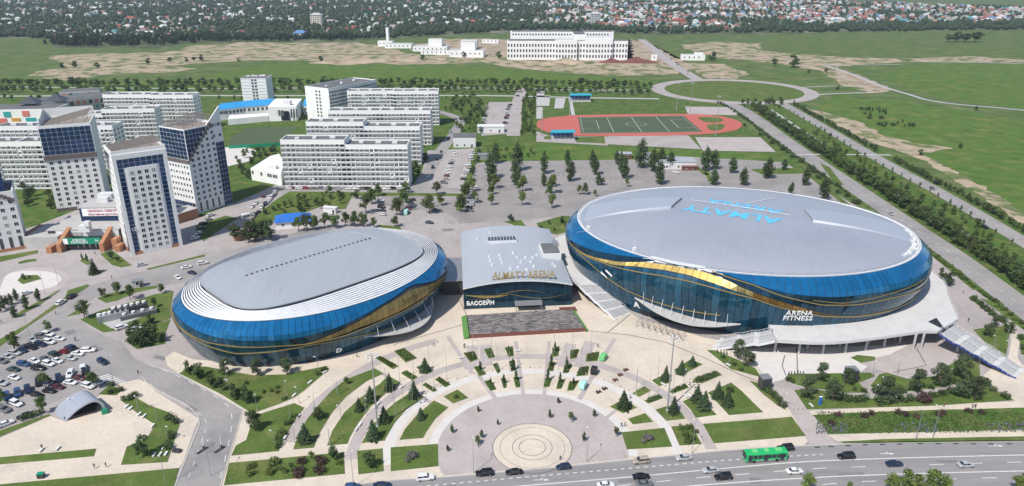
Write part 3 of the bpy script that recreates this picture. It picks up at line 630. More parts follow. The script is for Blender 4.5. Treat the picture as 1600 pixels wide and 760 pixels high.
for i in range(16):
    a = R(-30 + i * 2.3); q = BIG.loc(a, -5.6 + rnd.uniform(-1, .5), ZR - .2); mb.box(q[0], q[1], q[2], rnd.uniform(.8, 1.8), rnd.uniform(.8, 1.6), rnd.uniform(.8, 1.7), rnd.random() * 3)
    mb.tube((q[0], q[1], ZR), (q[0] + rnd.uniform(-1, 1), q[1] + rnd.uniform(-1, 1), ZR + rnd.uniform(1.2, 2.4)), .15, .15, 6)
mb.build('roof_plant', m['cabin'], big)
for th, o in ((R(203), -4.6), (R(231), -4.8)):
    q = BIG.loc(th, o, ZR + .2); mb = MB(); mb.box(q[0], q[1], q[2], 1.3, 1.3, 1.7, .4); mb.tube(q, (q[0], q[1], ZR + 5), .1, .06, 5); mb.build('roof_antenna', m['cabin'], big)
mb = MB()                                      # pale flat roof plates over the gold band and by the plant
for t0, t1 in ((238, 256),):
    n = 14; A = [R(t0 + (t1 - t0) * i / n) for i in range(n + 1)]
    mb.add([BIG.loc(a, -3.0 + .9 * math.sin(math.pi * i / n), ZR + .45) for i, a in enumerate(A)] + [BIG.loc(a, -4.8, ZR + .62) for a in A], [(i, i + 1, n + 2 + i, n + 1 + i) for i in range(n)])
mb.build('roof_edge_plate', m['seam'], big)
# entrance canopy, doors, signs
def canopy(ov, parent, tab, width, nrods, rodz):
    f = curve(tab); a0, a1 = tab[0][0], tab[-1][0]; n = 28; mb = MB(); inn = []; out = []
    for i in range(n + 1):
        t = i / n; a = a0 + (a1 - a0) * t; z = f(a); w = width * math.sin(math.pi * min(.999, max(.001, t))) ** 1.25
        inn.append(ov.wall(R(a), z, -.1)); out.append(ov.wall(R(a), z, w)[:2] + (z - .35,))
    mb.add([(x, y, z) for x, y, z in inn] + out + [(x, y, z - .28) for x, y, z in inn] + [(x, y, z - .28) for x, y, z in out],
           [f_ for i in range(n) for f_ in ((n + 1 + i, n + 2 + i, i + 1, i), (3 * n + 3 + i, 3 * n + 4 + i, n + 2 + i, n + 1 + i), (2 * n + 2 + i, 2 * n + 3 + i, 3 * n + 4 + i, 3 * n + 3 + i))])
    c = mb.build('canopy', m['concrete'], parent)
    for k in range(nrods):
        t = .12 + .76 * k / (nrods - 1); a = a0 + (a1 - a0) * t; z = f(a); w = width * math.sin(math.pi * t) ** .8 * .75
        q = ov.wall(R(a), z, w); MB().tube((q[0], q[1], z - .3), ov.wall(R(a), z + rodz, .05), .09, .09, 5).build('tie_rod', m['rimwhite'], c)
canopy(BIG, big, [(235, 8.6), (240, 7.8), (248, 6.6), (255, 5.4), (262, 5.2), (268, 6.0)], 6.0, 9, 4.6)
for k in range(10):
    a = 236.5 + k * 2.75; mb = MB()
    for j in range(3):
        t0, t1 = R(a + j * .72), R(a + j * .72 + .6); mb.add([BIG.wall(t0, .1, .25), BIG.wall(t1, .1, .25), BIG.wall(t1, 2.5, .22), BIG.wall(t0, 2.5, .22)], [(0, 1, 2, 3)])
    mb.build('door', m['black'], big)
def wall_sign(ov, parent, s, th, z, size, ext=.25, bold=.03, mt='lettwhite', tilt=0.0):
    p = ov.wall(R(th), z, .35); q = ov.wall(R(th + .5), z, .35); up = Vector(ov.wall(R(th), z + .8, .35)) - Vector(p)
    return place_text('sign_lettering', text_mesh('sign_lettering', s, size, ext, m[mt], 1.05, bold * size), parent, Vector(q) - Vector(p), up, p)
wall_sign(BIG, big, 'A', 235.2, 3.6, 4.0, .15, .03)
wall_sign(BIG, big, 'ARENA\nFITNESS', 283, 12.0, 2.9, .12, .015)
for th, z, wdt in ((222, 14.5, 2.6), (224.5, 16.4, 2.4)):                # two tilted white name plates on the glass
    p = Vector(BIG.wall(R(th), z, .3)); q = Vector(BIG.wall(R(th + 2.6), z - 1.6, .3)); d = (q - p); MB().add([tuple(p), tuple(q), tuple(q + Vector((0, 0, .8))), tuple(p + Vector((0, 0, .8)))], [(0, 1, 2, 3)]).build('name_plate', m['lettwhite'], big)

# ---------------------------------------------------------------- smaller arena
LC = (-75.7, 256.2); SML = Oval(LC, 53.4, 40.8, 45, 18.4, .8)
sml = empty('small_arena', LC, 0, 'smaller oval arena with white louvre rings around a grey vaulted roof', 'arena')
lB = curve([(150, 15.4), (165, 15.6), (177, 16), (192, 15.0), (203, 13.9), (213, 13.1), (224, 12.7), (233, 12.4), (242, 12.7), (251, 13.5), (260, 15), (270, 16.4), (286, 17.6), (290, 17.4), (302, 14.9), (315, 13.5), (330, 12.2), (360, 12), (400, 13), (510, 15.4)])
lT = curve([(236, 9.2), (244, 10.5), (253, 12.4), (261, 14.2), (270, 15.9), (286, 17.0), (302, 14.6), (318, 12.4), (334, 10)])
lb = curve([(236, 9.0), (244, 8.6), (253, 9.6), (261, 10.6), (269, 10.7), (285, 11.0), (302, 11.3), (318, 10.6), (334, 9.8)])
facade(SML, sml, 140, [('blue_panel', 'blue', lambda a: 18.2, lB, 150, 510), ('gold_panel', 'gold_dull', lambda a: min(lT(a), lB(a)) - .2, lambda a: lb(a) + .5, 236, 334),
                       ('teal_panel', 'teal', lambda a: (min(lb(a), lB(a)) if 236 <= a <= 334 else lB(a)) - .12, lambda a: .1, 150, 510), ('dark_panel', 'pool_glass', lambda a: lB(a) - .1, lambda a: lT(a) + .1, 236, 275)], 8)
gold_line(SML, sml, [(160, 14), (171, 13.5), (188, 12.4), (199, 9.4), (212, 7.2), (226, 7.8), (241, 8.8), (257, 7.6), (275, 5.2), (290, 4)], .17)
gold_line(SML, sml, [(170, 15.5), (185, 13.2), (200, 11.2), (215, 10.4), (230, 10.2), (240, 9.4), (253, 9.4), (269, 10.6), (302, 11.2), (330, 10)], .15)
def vault(u, v):                               # inner roof in axis coordinates of the oval, shifted to the far side
    return 19.8 + 2.2 * (1 - min(1, (v / 28.) ** 2)) - 1.6 * max(0, (abs(u) - 24) / 17.) ** 1.5
def inner_pt(a, f):
    c, s_ = math.cos(a), math.sin(a); n = 2 / 3.6
    u = 40.8 * f * math.copysign(abs(c) ** n, c); v = 26.6 * f * math.copysign(abs(s_) ** n, s_) + 1.2; return u, v
def lw(u, v, z): x, y = rot2(u, v, SML.ph); return (x, y, z)
mb = MB(); NA = 120; A = [2 * math.pi * i / NA for i in range(NA)]
rows = [[lw(*inner_pt(a, f), vault(inner_pt(a, f)[0], inner_pt(a, f)[1] - 1.2)) for a in A] for f in (1, .93, .84, .72, .58, .42, .26, .1)]
mb.rings(rows, capt=True); mb.build('roof', m['left_roof'], sml, True)
MB().rings([[lw(*inner_pt(a, .985), 17.0) for a in A], [lw(*inner_pt(a, .985), vault(inner_pt(a, 1)[0], inner_pt(a, 1)[1] - 1.2) - .05) for a in A]]).build('clerestory_wall', m['clere'], sml)
MB().rings([[lw(*inner_pt(a, 1.012), vault(inner_pt(a, 1)[0], inner_pt(a, 1)[1] - 1.2) - .25) for a in A], [lw(*inner_pt(a, 1.012), vault(inner_pt(a, 1)[0], inner_pt(a, 1)[1] - 1.2) + .08) for a in A], [lw(*inner_pt(a, .985), vault(inner_pt(a, 1)[0], inner_pt(a, 1)[1] - 1.2) + .1) for a in A]]).build('roof_edge_trim', m['left_roof'], sml)
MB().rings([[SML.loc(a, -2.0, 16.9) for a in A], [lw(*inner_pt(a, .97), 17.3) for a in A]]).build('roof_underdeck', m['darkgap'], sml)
NL = 9
for k in range(NL):
    t0 = (k + .06) / NL; t1 = (k + .62) / NL
    def lv(a, t, dz):
        o = SML.loc(a, -2.35, 18.45); i_ = lw(*inner_pt(a, 1.008), 19.15)
        # the inner outline is a squarer oval, so match points by direction
        return (o[0] + (i_[0] - o[0]) * t, o[1] + (i_[1] - o[1]) * t, o[2] + (i_[2] - o[2]) * t + dz)
    mb = MB(); mb.rings([[lv(a, t0, -.2) for a in A], [lv(a, t0, .0) for a in A], [lv(a, t1, .12) for a in A], [lv(a, t1, -.1) for a in A]]); mb.build('louvre_ring', m['rimwhite'], sml)
for k in range(-15, 16):                       # standing seams across the vault
    u = k * 2.55 - .4; vm = 26.0 * (1 - (abs(u) / 40.8) ** 3.6) ** (1 / 3.6); n = 14; mb = MB(); P = [(u, -vm + 2 * vm * i / n) for i in range(n + 1)]; L, Rr = ribbon(P, .14)
    mb.add([lw(x, y + 1.2, vault(x, y) + .06) for x, y in Rr + L], [(i, i + 1, n + 2 + i, n + 1 + i) for i in range(n)]); mb.build('standing_seam', m['rib'], sml)
for u in (-24, 27):                            # curved ridges where the vault steps down to its ends
    P = []
    for i in range(25):
        v = -15 + 34 * i / 24
        uu = u + math.copysign(2.5, u) * (1 - ((v - 2) / 18) ** 2); P.append(lw(uu, v, vault(uu, v) + .18))
    MB().path(P, .17, 5).build('roof_ridge', m['wedge'], sml)
for k in range(28):                            # snow stops along the middle of the vault
    u = -27 + 54 * k / 27; mb = MB(); q = lw(u, 4.5, vault(u, 4.0)); mb.box(q[0], q[1], q[2], .9, .35, .45, SML.ph); mb.build('snow_stop', m['bitumen'], sml)
canopy(SML, sml, [(262, 6.4), (270, 5.2), (280, 4.0), (292, 3.6), (306, 4.2)], 6.5, 6, 4.0)
wall_sign(SML, sml, 'D', 252, 2.2, 3.0)
for k in range(9):
    a = 200 + k * 5.6; mb = MB()
    for j in range(2):
        t0, t1 = R(a + j * 1.0), R(a + j * 1.0 + .8); mb.add([SML.wall(t0, .1, .2), SML.wall(t1, .1, .2), SML.wall(t1, 2.6, .2), SML.wall(t0, 2.6, .2)], [(0, 1, 2, 3)])
    mb.build('door', m['black'], sml)

# ---------------------------------------------------------------- pool hall between the arenas
PF0, PF1 = (-19.2, 256.0), (23.9, 260.0); pd = math.atan2(PF1[1] - PF0[1], PF1[0] - PF0[0]); PW = math.hypot(PF1[0] - PF0[0], PF1[1] - PF0[1]); PD = 60.0
pool = empty('pool_hall', ((PF0[0] + PF1[0]) / 2, (PF0[1] + PF1[1]) / 2, 0), pd, 'low pool hall with grey arched roof and gold roof letters between the arenas', 'building')
zr = lambda x, y: 9.6 + 2.6 * (1 - (x / (PW / 2)) ** 2) + .018 * y
def pw(y): return 1 - .03 * y / PD
mb = MB(); NX = 20
rows = [[(-PW / 2 * 1.012 * pw(y) + PW * 1.012 * pw(y) * i / NX, y, zr(-PW / 2 + PW * i / NX, y) + .35) for i in range(NX + 1)] for y in (-1.2, 0, 15, 30, 45, PD)]
mb.rings(rows, closed=False); mb.build('roof', m['pool_roof'], pool)
mb = MB(); f = rows[0]; n = NX + 1; mb.add(f + [(x, y, z - .55) for x, y, z in f], [(n + i, n + i + 1, i + 1, i) for i in range(NX)]); mb.add(rows[-1] + [(x, y, z - .55) for x, y, z in rows[-1]], [(i, i + 1, n + i + 1, n + i) for i in range(NX)]); mb.build('roof_fascia', m['rimwhite'], pool)
mb = MB()
for s_ in (-1, 1):
    q = [(s_ * PW / 2, 0, .1), (s_ * PW / 2 * .97, PD - .5, .1), (s_ * PW / 2 * .97, PD - .5, 10.8), (s_ * PW / 2, 0, 9.9)]; mb.add(q if s_ > 0 else q[::-1], [(0, 1, 2, 3)])
mb.add([(PW / 2 * .97, PD - .5, 0), (-PW / 2 * .97, PD - .5, 0), (-PW / 2 * .97, PD - .5, 10), (PW / 2 * .97, PD - .5, 10)], [(0, 1, 2, 3)]); mb.build('side_wall', m['dsteel'], pool)
mb = MB(); mb.add([(-PW / 2, .3, .05), (PW / 2, .3, .05)] + [(PW / 2 - PW * i / NX, .3, zr(PW / 2 - PW * i / NX, 0) + .2) for i in range(NX + 1)], [tuple(range(NX + 3))]); mb.build('front_wall', m['darkgap'], pool)
for i in range(24):
    x0, x1 = -PW / 2 + PW * i / 24 + .05, -PW / 2 + PW * (i + 1) / 24 - .05
    for j in range(4):
        mb = MB(); za, zb_ = j / 4, (j + 1) / 4; e = .06 * random.Random(i * 9 + j).uniform(-1, 1)
        H0, H1 = zr(x0, 0), zr(x1, 0); mb.add([(x0, 0 + e, H0 * za + .05), (x1, -e, H1 * za + .05), (x1, -e * .5, H1 * zb_ - .06), (x0, e * .5, H0 * zb_ - .06)], [(0, 1, 2, 3)])
        # a bronze swirl and a painted reflection cross the upper glass
        uu = (i + .5) / 24; sw = .62 + .16 * math.sin(uu * 5.2 + .6)
        mb.build('glass_pane', m['pool_glass'], pool)
for k, (y0, amp, ph, x0, x1, w) in enumerate(((6.2, .9, .2, -21, -4, 1.1), (6.0, 1.6, 1.2, -21, 12, .22), (5.2, 1.4, 3.0, -10, 21, .2))):  # the broad left strip paints a brownish reflection; the rest is gold swirl
    n = 26; X_ = [x0 + (x1 - x0) * i / n for i in range(n + 1)]; Z_ = [y0 + amp * math.sin(x * .17 + ph) for x in X_]; mb = MB()
    mb.add([(x, -.12 - .01 * k, z - w * math.sin(math.pi * (.05 + .9 * i / n)) / 2) for i, (x, z) in enumerate(zip(X_, Z_))] + [(x, -.12 - .01 * k, z + w * math.sin(math.pi * (.05 + .9 * i / n)) / 2) for i, (x, z) in enumerate(zip(X_, Z_))], [(i, i + 1, n + 2 + i, n + 1 + i) for i in range(n)]); mb.build('swirl_and_reflection', m['goldline'], pool)
me = text_mesh('roof_lettering', 'ALMATY ARENA', 4.3, .2, m['lettgold'], 1.02, .03)
X = [v.co.x for v in me.vertices]; k = 25.0 / (max(X) - min(X))
for v in me.vertices: v.co.x *= k; v.co.z *= 1
o = place_text('roof_lettering', me, pool, (1, 0, 0), (0, .1, 1), (2.5, .6, 12.5))
mb = MB()
for i in range(14): mb.tube((-10 + i * 1.93, 1.2, zr(-10 + i * 1.93, 1) + .3), (-10 + i * 1.93, .75, 14), .07, .07, 4)
mb.build('letter_frame', m['dsteel'], pool)
me = text_mesh('sign_lettering', 'БАССЕЙН', 2.3, .15, m['lettwhite'], 1.0, .06); place_text('sign_lettering', me, pool, (1, 0, 0), (0, 0, 1), (-PW / 2 + 6.6, -.25, 2.0))
mb = MB(); x0, y0 = -8.0, 40.0
mb.box(x0 + 5, y0 + 1.5, zr(0, 40), 13, 5.2, 1.2); sk = mb.build('skylight', m['rimwhite'], pool)
for i in range(9): MB().box(x0 - .8 + i * 1.42, y0 + 1.5, zr(0, 40) + 1.2, 1.2, 4.6, .12).build('skylight_pane', m['pane_far'], sk)
mb = MB(); mb.box(17, 29, 9.5, 8, 13, 4.2); pb = mb.build('roof_penthouse', m['cabin'], pool); MB().box(17, 29, 13.7, 7.2, 12, .12).build('penthouse_roof', m['bitumen'], pb)
MB().box(20, 33, 13.8, 2.4, 5, 1.0).build('air_handler', m['steel'], pb)
for (x, y) in ((-14, 46), (-8, 52), (-10, 24), (-5.5, 24.5), (-9.8, 19.5), (-5.3, 20.2), (-9.3, 15.3), (-5, 16.2), (.5, 26), (1.8, 21), (2.8, 16), (5.3, 21), (8.4, 21), (7, 16.5), (7.8, 12), (1.2, 11), (10.5, 24), (17, 14), (16.2, 16), (-2, 10), (4.5, 8.5)):
    mb = MB(); z = zr(x, y) + .2; mb.box(x, y, z, 1.0, 1.0, .7); mb.tube((x, y, z + .6), (x, y, z + 1.0), .3, .42, 6); mb.build('roof_vent', m['rimwhite'], pool)
MB().box(-PW / 2 - 4.0, 26, .1, 8.2, 24, 6.4).build('link_corridor', m['dsteel'], pool); MB().box(-PW / 2 - 4.0, 26, 6.5, 8.6, 25, .3).build('link_roof', m['steel'], pool)
mb = MB(); mb.box(4, -2.6, 3.0, 11, 4.4, .25); mb.build('entrance_canopy', m['steel'], pool)
for x in (-1, 9): MB().tube((x, -4.2, .15), (x, -4.2, 3), .12, .12, 6).build('canopy_post', m['steel'], pool)
MB().box(4, -.2, .1, 8, .4, 2.6).build('door', m['black'], pool)
MB().box(19.5, -5, .2, 6.5, 2.2, 1.1).build('planter_box', m['redbrown'], pool)

# sloping boarded platform in front of the pool hall
Q = [at(*p) for p in ((730, 496.5), (893, 486), (913, 519), (734.5, 529.5))]
pc = (sum(q[0] for q in Q) / 4, sum(q[1] for q in Q) / 4)
plat = empty('boarded_platform', pc, 0, 'low platform of weathered grey boards with green turf flanks before the pool hall', 'platform')
def pl(u, v, z): return tuple(Q[0][k] * (1 - u) * (1 - v) + Q[1][k] * u * (1 - v) + Q[2][k] * u * v + Q[3][k] * (1 - u) * v - pc[k] for k in (0, 1)) + (z,)
MB().add([pl(0, 0, .9), pl(1, 0, .9), pl(1, 1, 1.5), pl(0, 1, 1.5), pl(0, 0, .1), pl(1, 0, .1), pl(1, 1, .1), pl(0, 1, .1)], [(3, 2, 1, 0)[::-1], (0, 1, 5, 4)[::-1], (1, 2, 6, 5)[::-1], (3, 0, 4, 7)[::-1]]).build('platform_base', m['darkgap'], plat)
rnd = random.Random(11); mbs = MB(); NRW = 30
for r in range(NRW):
    v0, v1 = (r + .06) / NRW, (r + .94) / NRW; u = -rnd.random() * .03
    while u < 1:
        du = rnd.uniform(.02, .055); ua, ub = max(0, u), min(1, u + du - .002); u += du
        if ub - ua < .004: continue
        h = rnd.uniform(.03, .24); zz = lambda v: .95 + .6 * v + h; mi = rnd.choice((0, 0, 0, 1, 1, 2))
        mbs.add([pl(ua, v0, zz(v0)), pl(ub, v0, zz(v0)), pl(ub, v1, zz(v1)), pl(ua, v1, zz(v1)), pl(ub, v1, .9), pl(ua, v1, .9)], [(3, 2, 1, 0)[::-1][::-1], (2, 3, 5, 4)], mi)
for f_ in range(0): pass
tag(mbs.build('boards', [m['slate'], m['slate2'], m['slate3']], plat), None, None, None, 'stuff')
MB().add([pl(-.01, 1.005, .1), pl(1.01, 1.005, .1), pl(1.01, 1.0, 1.75), pl(-.01, 1.0, 1.75)], [(0, 1, 2, 3)]).build('fascia', m['redbrown'], plat)
for u0, u1 in ((-.055, -.008), (1.005, 1.02)):
    MB().add([pl(u0, -.03, .2), pl(u1, -.03, 1.1), pl(u1, 1.03, 1.8), pl(u0, 1.03, .3), pl(u1, 1.03, .1), pl(u1, -.03, .1)], [(0, 1, 2, 3), (3, 2, 4), (1, 0, 5)]).build('turf_flank', m['grassgreen'], plat)

# ---------------------------------------------------------------- elevated terrace round the large arena
terr = empty('elevated_terrace', (BC[0], BC[1], 0), 0, 'pale raised walkway on columns wrapping the large arena', 'terrace')
loc = lambda p, z: (p[0] - BC[0], p[1] - BC[1], z)
DZ = 6.5
outer = [at(1200 + x / 4, 400 + y / 4, DZ) for x, y in ((40, 531), (120, 536), (200, 541), (300, 545), (400, 544), (520, 534), (640, 520), (750, 505), (860, 489), (1000, 470), (1060, 475), (1190, 400), (1160, 330), (1120, 240), (1112, 180), (1080, 140), (1030, 105))]
outer += [(177, 292), (170, 312), (155, 330), (130, 343), (100, 349), (70, 346), (45, 336), (28, 326)] + [(20.0, 320.1), (19.6, 308), (20.8, 297.2), (22, 288), (23.3, 279.1), (25, 271), (27.5, 264.7), (38, 264.7)]
inner_a = [270.5 + i * (590 - 270.5) / 60 for i in range(61)]
innr = [(BC[0] + q[0], BC[1] + q[1]) for q in (BIG.wall(R(a), DZ, -.1) for a in inner_a)]
def resample(P, n):
    d = [0]
    for a, b in zip(P[:-1], P[1:]): d.append(d[-1] + math.hypot(b[0] - a[0], b[1] - a[1]))
    return [(float(np.interp(d[-1] * i / n, d, [p[0] for p in P])), float(np.interp(d[-1] * i / n, d, [p[1] for p in P]))) for i in range(n + 1)]
# walk round the oval: for each direction take the outer edge point
def outer_at(p):
    a = math.atan2(p[1] - BC[1], p[0] - BC[0]); best = None
    for q0, q1 in zip(outer[:-1], outer[1:]):
        c, s_ = math.cos(a), math.sin(a); ex, ey = q1[0] - q0[0], q1[1] - q0[1]; den = c * ey - s_ * ex
        if abs(den) < 1e-9: continue
        rx, ry = q0[0] - BC[0], q0[1] - BC[1]; t = (rx * ey - ry * ex) / den; u = (rx * s_ - ry * c) / den
        if t > 0 and -1e-6 <= u <= 1 + 1e-6 and (best is None or t > best): best = t
    return None if best is None else (BC[0] + best * math.cos(a), BC[1] + best * math.sin(a))
IN = []; OUT = []
for p in resample(innr, 110):
    q = outer_at(p)
    if q: IN.append(p); OUT.append(q)
n = len(IN); mb = MB()
mb.add([loc(p, DZ) for p in IN] + [loc(p, DZ) for p in OUT] + [loc(p, DZ - .7) for p in IN] + [loc(p, DZ - .7) for p in OUT],
       [f_ for i in range(n - 1) for f_ in ((i, n + i, n + i + 1, i + 1), (n + i, 3 * n + i, 3 * n + i + 1, n + i + 1), (2 * n + i, 2 * n + i + 1, 3 * n + i + 1, 3 * n + i))])
mb.build('deck', m['deck'], terr)
mb = MB(); P = [loc(p, DZ + 1.05) for p in OUT]; mb.path(P, .05, 4); mb.path([(x, y, z - .5) for x, y, z in P], .03, 4)
for x, y, z in P[::1]: mb.tube((x, y, DZ), (x, y, z), .04, .04, 4)
mb.build('railing', m['rimwhite'], terr)
for x, y in ((40, 605), (190, 615), (340, 615), (480, 610), (607, 595), (722, 572), (820, 548), (905, 585), (955, 580)):
    q = at(1200 + x / 4, 400 + y / 4); q = loc(q, 0); mb = MB(); d = Vector((BC[0] - q[0] - BC[0], BC[1] - q[1] - BC[1], 0)); d = Vector((-q[0], -q[1], 0)).normalized()
    mb.tube((q[0], q[1], .1), (q[0], q[1], DZ - .6), .42, .42, 8)
    mb.tube((q[0], q[1], 3.2), (q[0] + d.x * 1.2 + 1.6, q[1] + d.y * 1.2, DZ - .6), .3, .26, 6); mb.build('column', m['concrete'], terr)
for k, (a, f_) in enumerate([(a, f_) for a in range(285, 350, 9) for f_ in (.5,)]):
    w = BIG.wall(R(a), DZ, 0); q = outer_at((BC[0] + w[0], BC[1] + w[1]))
    if q: MB().tube((w[0] * (1 - f_) + (q[0] - BC[0]) * f_, w[1] * (1 - f_) + (q[1] - BC[1]) * f_, .1), (w[0] * (1 - f_) + (q[0] - BC[0]) * f_, w[1] * (1 - f_) + (q[1] - BC[1]) * f_, DZ - .6), .4, .4, 8).build('column', m['concrete'], terr)
def stairs(name, a0, a1, b0, b1, za, zb, flights, label, parent=None, edge='rimwhite', under=True):
    """flights of steps from edge a0-a1 (height za) down to edge b0-b1 (height zb)"""
    c = ((a0[0] + b1[0]) / 2, (a0[1] + b1[1]) / 2); e = empty(name, c, 0, label, 'staircase')
    def P(u, t, z): return tuple((a0[k] * (1 - u) + a1[k] * u) * (1 - t) + (b0[k] * (1 - u) + b1[k] * u) * t - c[k] for k in (0, 1)) + (z,)
    prof = []; ns = 12; fl = 1.0 / flights
    for f_ in range(flights):
        z0 = za + (zb - za) * f_ / flights; z1_ = za + (zb - za) * (f_ + 1) / flights
        run = fl * .74
        for s_ in range(ns): prof.append((f_ * fl + run * s_ / ns, z0 + (z1_ - z0) * s_ / ns, f_ * fl + run * (s_ + 1) / ns, z0 + (z1_ - z0) * (s_ + 1) / ns, 0))
        prof.append((f_ * fl + run, z1_, (f_ + 1) * fl, z1_, 1))
    for f_ in range(flights):
        mb = MB()
        for t0, z0, t1, z1_, kind in prof[f_ * (ns + 1):f_ * (ns + 1) + ns]:
            mb.add([P(.02, t0, z0), P(.98, t0, z0), P(.98, t1, z0), P(.02, t1, z0), P(.98, t1, z1_), P(.02, t1, z1_)], [(0, 1, 2, 3)[::-1], (3, 2, 4, 5)[::-1]])
        mb.build('flight', m['stairmesh'], e)
        t0, z0, t1, z1_, kind = prof[f_ * (ns + 1) + ns]; MB().add([P(.02, t0, z0), P(.98, t0, z0), P(.98, t1, z0), P(.02, t1, z0)], [(0, 1, 2, 3)[::-1]]).build('landing', m['deck'], e)
    for u in (0, .5, 1):
        mb = MB(); pp = [(t0, z0) for t0, z0, *_ in prof] + [(1, zb)]
        if u != .5:
            k = len(pp); lo = [(P(u, t, max(.1, z - (.35 if edge == 'cobalt_dark' else .8)))) for t, z in pp]; hi = [P(u, t, z + .3) for t, z in pp]; w = .02 if u == 0 else -.02
            hi2 = [P(u + w, t, z + .3) for t, z in pp]; mb.add(lo + hi + hi2, [f2 for i in range(k - 1) for f2 in ((i, i + 1, k + i + 1, k + i), (k + i, k + i + 1, 2 * k + i + 1, 2 * k + i))]); mb.build('stringer', m[edge if u == 0 else 'rimwhite'], e)
        mb = MB(); mb.path([P(u, t, z + 1.1) for t, z in pp[::4] + pp[-1:]], .06, 4)
        for t, z in pp[::4]: mb.tube(P(u, t, z), P(u, t, z + 1.1), .05, .05, 4)
        mb.build('handrail', m['rimwhite'], e)
    return e
stairs('staircase', (27.5, 264.6), (38.0, 264.6), at(962, 501), at(985, 491), DZ, .26, 4, 'white staircase descending beside the pool hall to the plaza')
stairs('staircase', at(1211, 533, DZ), at(1207, 515, DZ), at(1112, 546), at(1126, 529), DZ, .26, 3, 'white staircase in front of the large arena near the fitness sign')
mb_s = stairs('staircase', at(1468, 523.5, DZ), at(1490, 509, DZ), at(1588, 592.5, .2), at(1602, 578, .2), DZ, .26, 4, 'long staircase with cobalt blue edge dropping from the terrace corner', edge='cobalt_dark')
for q, h in (((1180, 605), 4.8), ((1283, 640), 3.0)):
    p = at(1200 + q[0] / 4, 400 + q[1] / 4); MB().tube((p[0] - mb_s.location[0], p[1] - mb_s.location[1], .1), (p[0] - mb_s.location[0], p[1] - mb_s.location[1], h), .45, .45, 8).build('column', m['concrete'], mb_s)
# sloped dark hatch beside the terrace corner
hp = [at(1450, 503, DZ), at(1463, 497, DZ), at(1478, 517, DZ)]
MB().add([(hp[0][0] - BC[0], hp[0][1] - BC[1], DZ + .1), (hp[2][0] - BC[0], hp[2][1] - BC[1], DZ + .1), (hp[1][0] - BC[0], hp[1][1] - BC[1], DZ + .1)], [(0, 1, 2)]).build('stair_opening', m['black'], terr)
# entrance turnstile frames before door A
gate = empty('turnstile_frame', at(1030, 515), 0, 'dark steel turnstile frames standing before the large arena entrance', 'gate')
g0 = at(1030, 515); G4 = [at(995, 512), at(1012, 498), at(1074, 519), at(1066, 535)]
def gp(u, v, z): return tuple(G4[0][k] * (1 - u) * (1 - v) + G4[3][k] * u * (1 - v) + G4[2][k] * u * v + G4[1][k] * (1 - u) * v - g0[k] for k in (0, 1)) + (z,)
for i in range(8):
    for v in (0, 1): MB().tube(gp(i / 7, v * .45, .15), gp(i / 7, v * .45, 2.6), .07, .07, 5).build('post', m['dsteel'], gate)
for v in (0, .45): MB().tube(gp(0, v, 2.6), gp(1, v, 2.6), .06, .06, 5).build('rail', m['dsteel'], gate)
for i in range(8): MB().tube(gp(i / 7, 0, 2.6), gp(i / 7, .45, 2.6), .05, .05, 5).build('cross_bar', m['dsteel'], gate)
for i in range(7): MB().box(*gp((i + .5) / 7, .2, 0)[:2], .15, .5, .9, 1.0, R(-20)).build('turnstile', m['steel'], gate)
# ================================================================== BUILDINGS
_win = {}
def window_mesh(w, h, frame='tile_white', lip=.07, pane='pane'):
    k = (w, h, frame, lip, pane)
    if k not in _win:
        mb = MB(); t = .12
        mb.add([(-w / 2, -.03, 0), (w / 2, -.03, 0), (w / 2, -.03, h), (-w / 2, -.03, h)], [(0, 1, 2, 3)], 0)
        o = [(-w / 2 - t, -w * 0, -t), (w / 2 + t, 0, -t), (w / 2 + t, 0, h + t), (-w / 2 - t, 0, h + t)]; fo = [(x, -lip, z) for x, y, z in o]; fi = [(-w / 2, -lip, 0), (w / 2, -lip, 0), (w / 2, -lip, h), (-w / 2, -lip, h)]; bi = [(x, -.03, z) for x, y, z in fi]
        mb.add(o + fo + fi + bi, [f for i in range(4) for f in ((i, (i + 1) % 4, 4 + (i + 1) % 4, 4 + i), (4 + i, 4 + (i + 1) % 4, 8 + (i + 1) % 4, 8 + i), (8 + i, 8 + (i + 1) % 4, 12 + (i + 1) % 4, 12 + i))], 1)
        if w > 1.2: mb.add([(-.05, -lip * .6, 0), (.05, -lip * .6, 0), (.05, -lip * .6, h), (-.05, -lip * .6, h)], [(0, 1, 2, 3)], 1)
        _win[k] = mb.mesh('window', [m[pane], m[frame]])
    return _win[k]
def balcony_mesh(w, h):
    k = ('b', w, h)
    if k not in _win:
        mb = MB(); mb.add([(-w / 2, -.04, 0), (w / 2, -.04, 0), (w / 2, -.04, h), (-w / 2, -.04, h)], [(0, 1, 2, 3)], 0)
        mb.box(0, -.22, -.75, w + .2, .4, .8, 0, 1); mb.box(-w / 2 - .05, -.22, .05, .14, .4, h - .05, 0, 1); mb.box(w / 2 + .05, -.22, .05, .14, .4, h - .05, 0, 1)
        _win[k] = mb.mesh('balcony', [m['pane'], m['tile_white']])
    return _win[k]
def roof_units(parent, x0, x1, y0, y1, z, n, seed):
    rnd = random.Random(seed)
    for i in range(n):
        x = x0 + (x1 - x0) * (i + .5) / n + rnd.uniform(-.6, .6); y = (y0 + y1) / 2 + rnd.uniform(-1.5, 1.5); w = rnd.uniform(2.2, 3.6)
        MB().box(x, y, z, w, rnd.uniform(1.6, 2.6), rnd.uniform(.9, 1.6)).build('roof_unit', m['cabin'], parent)
wr = random.Random(8); ac_mesh = MB().box(0, -.2, 0, .8, .4, .55).mesh('air_conditioner', m['cabin'])
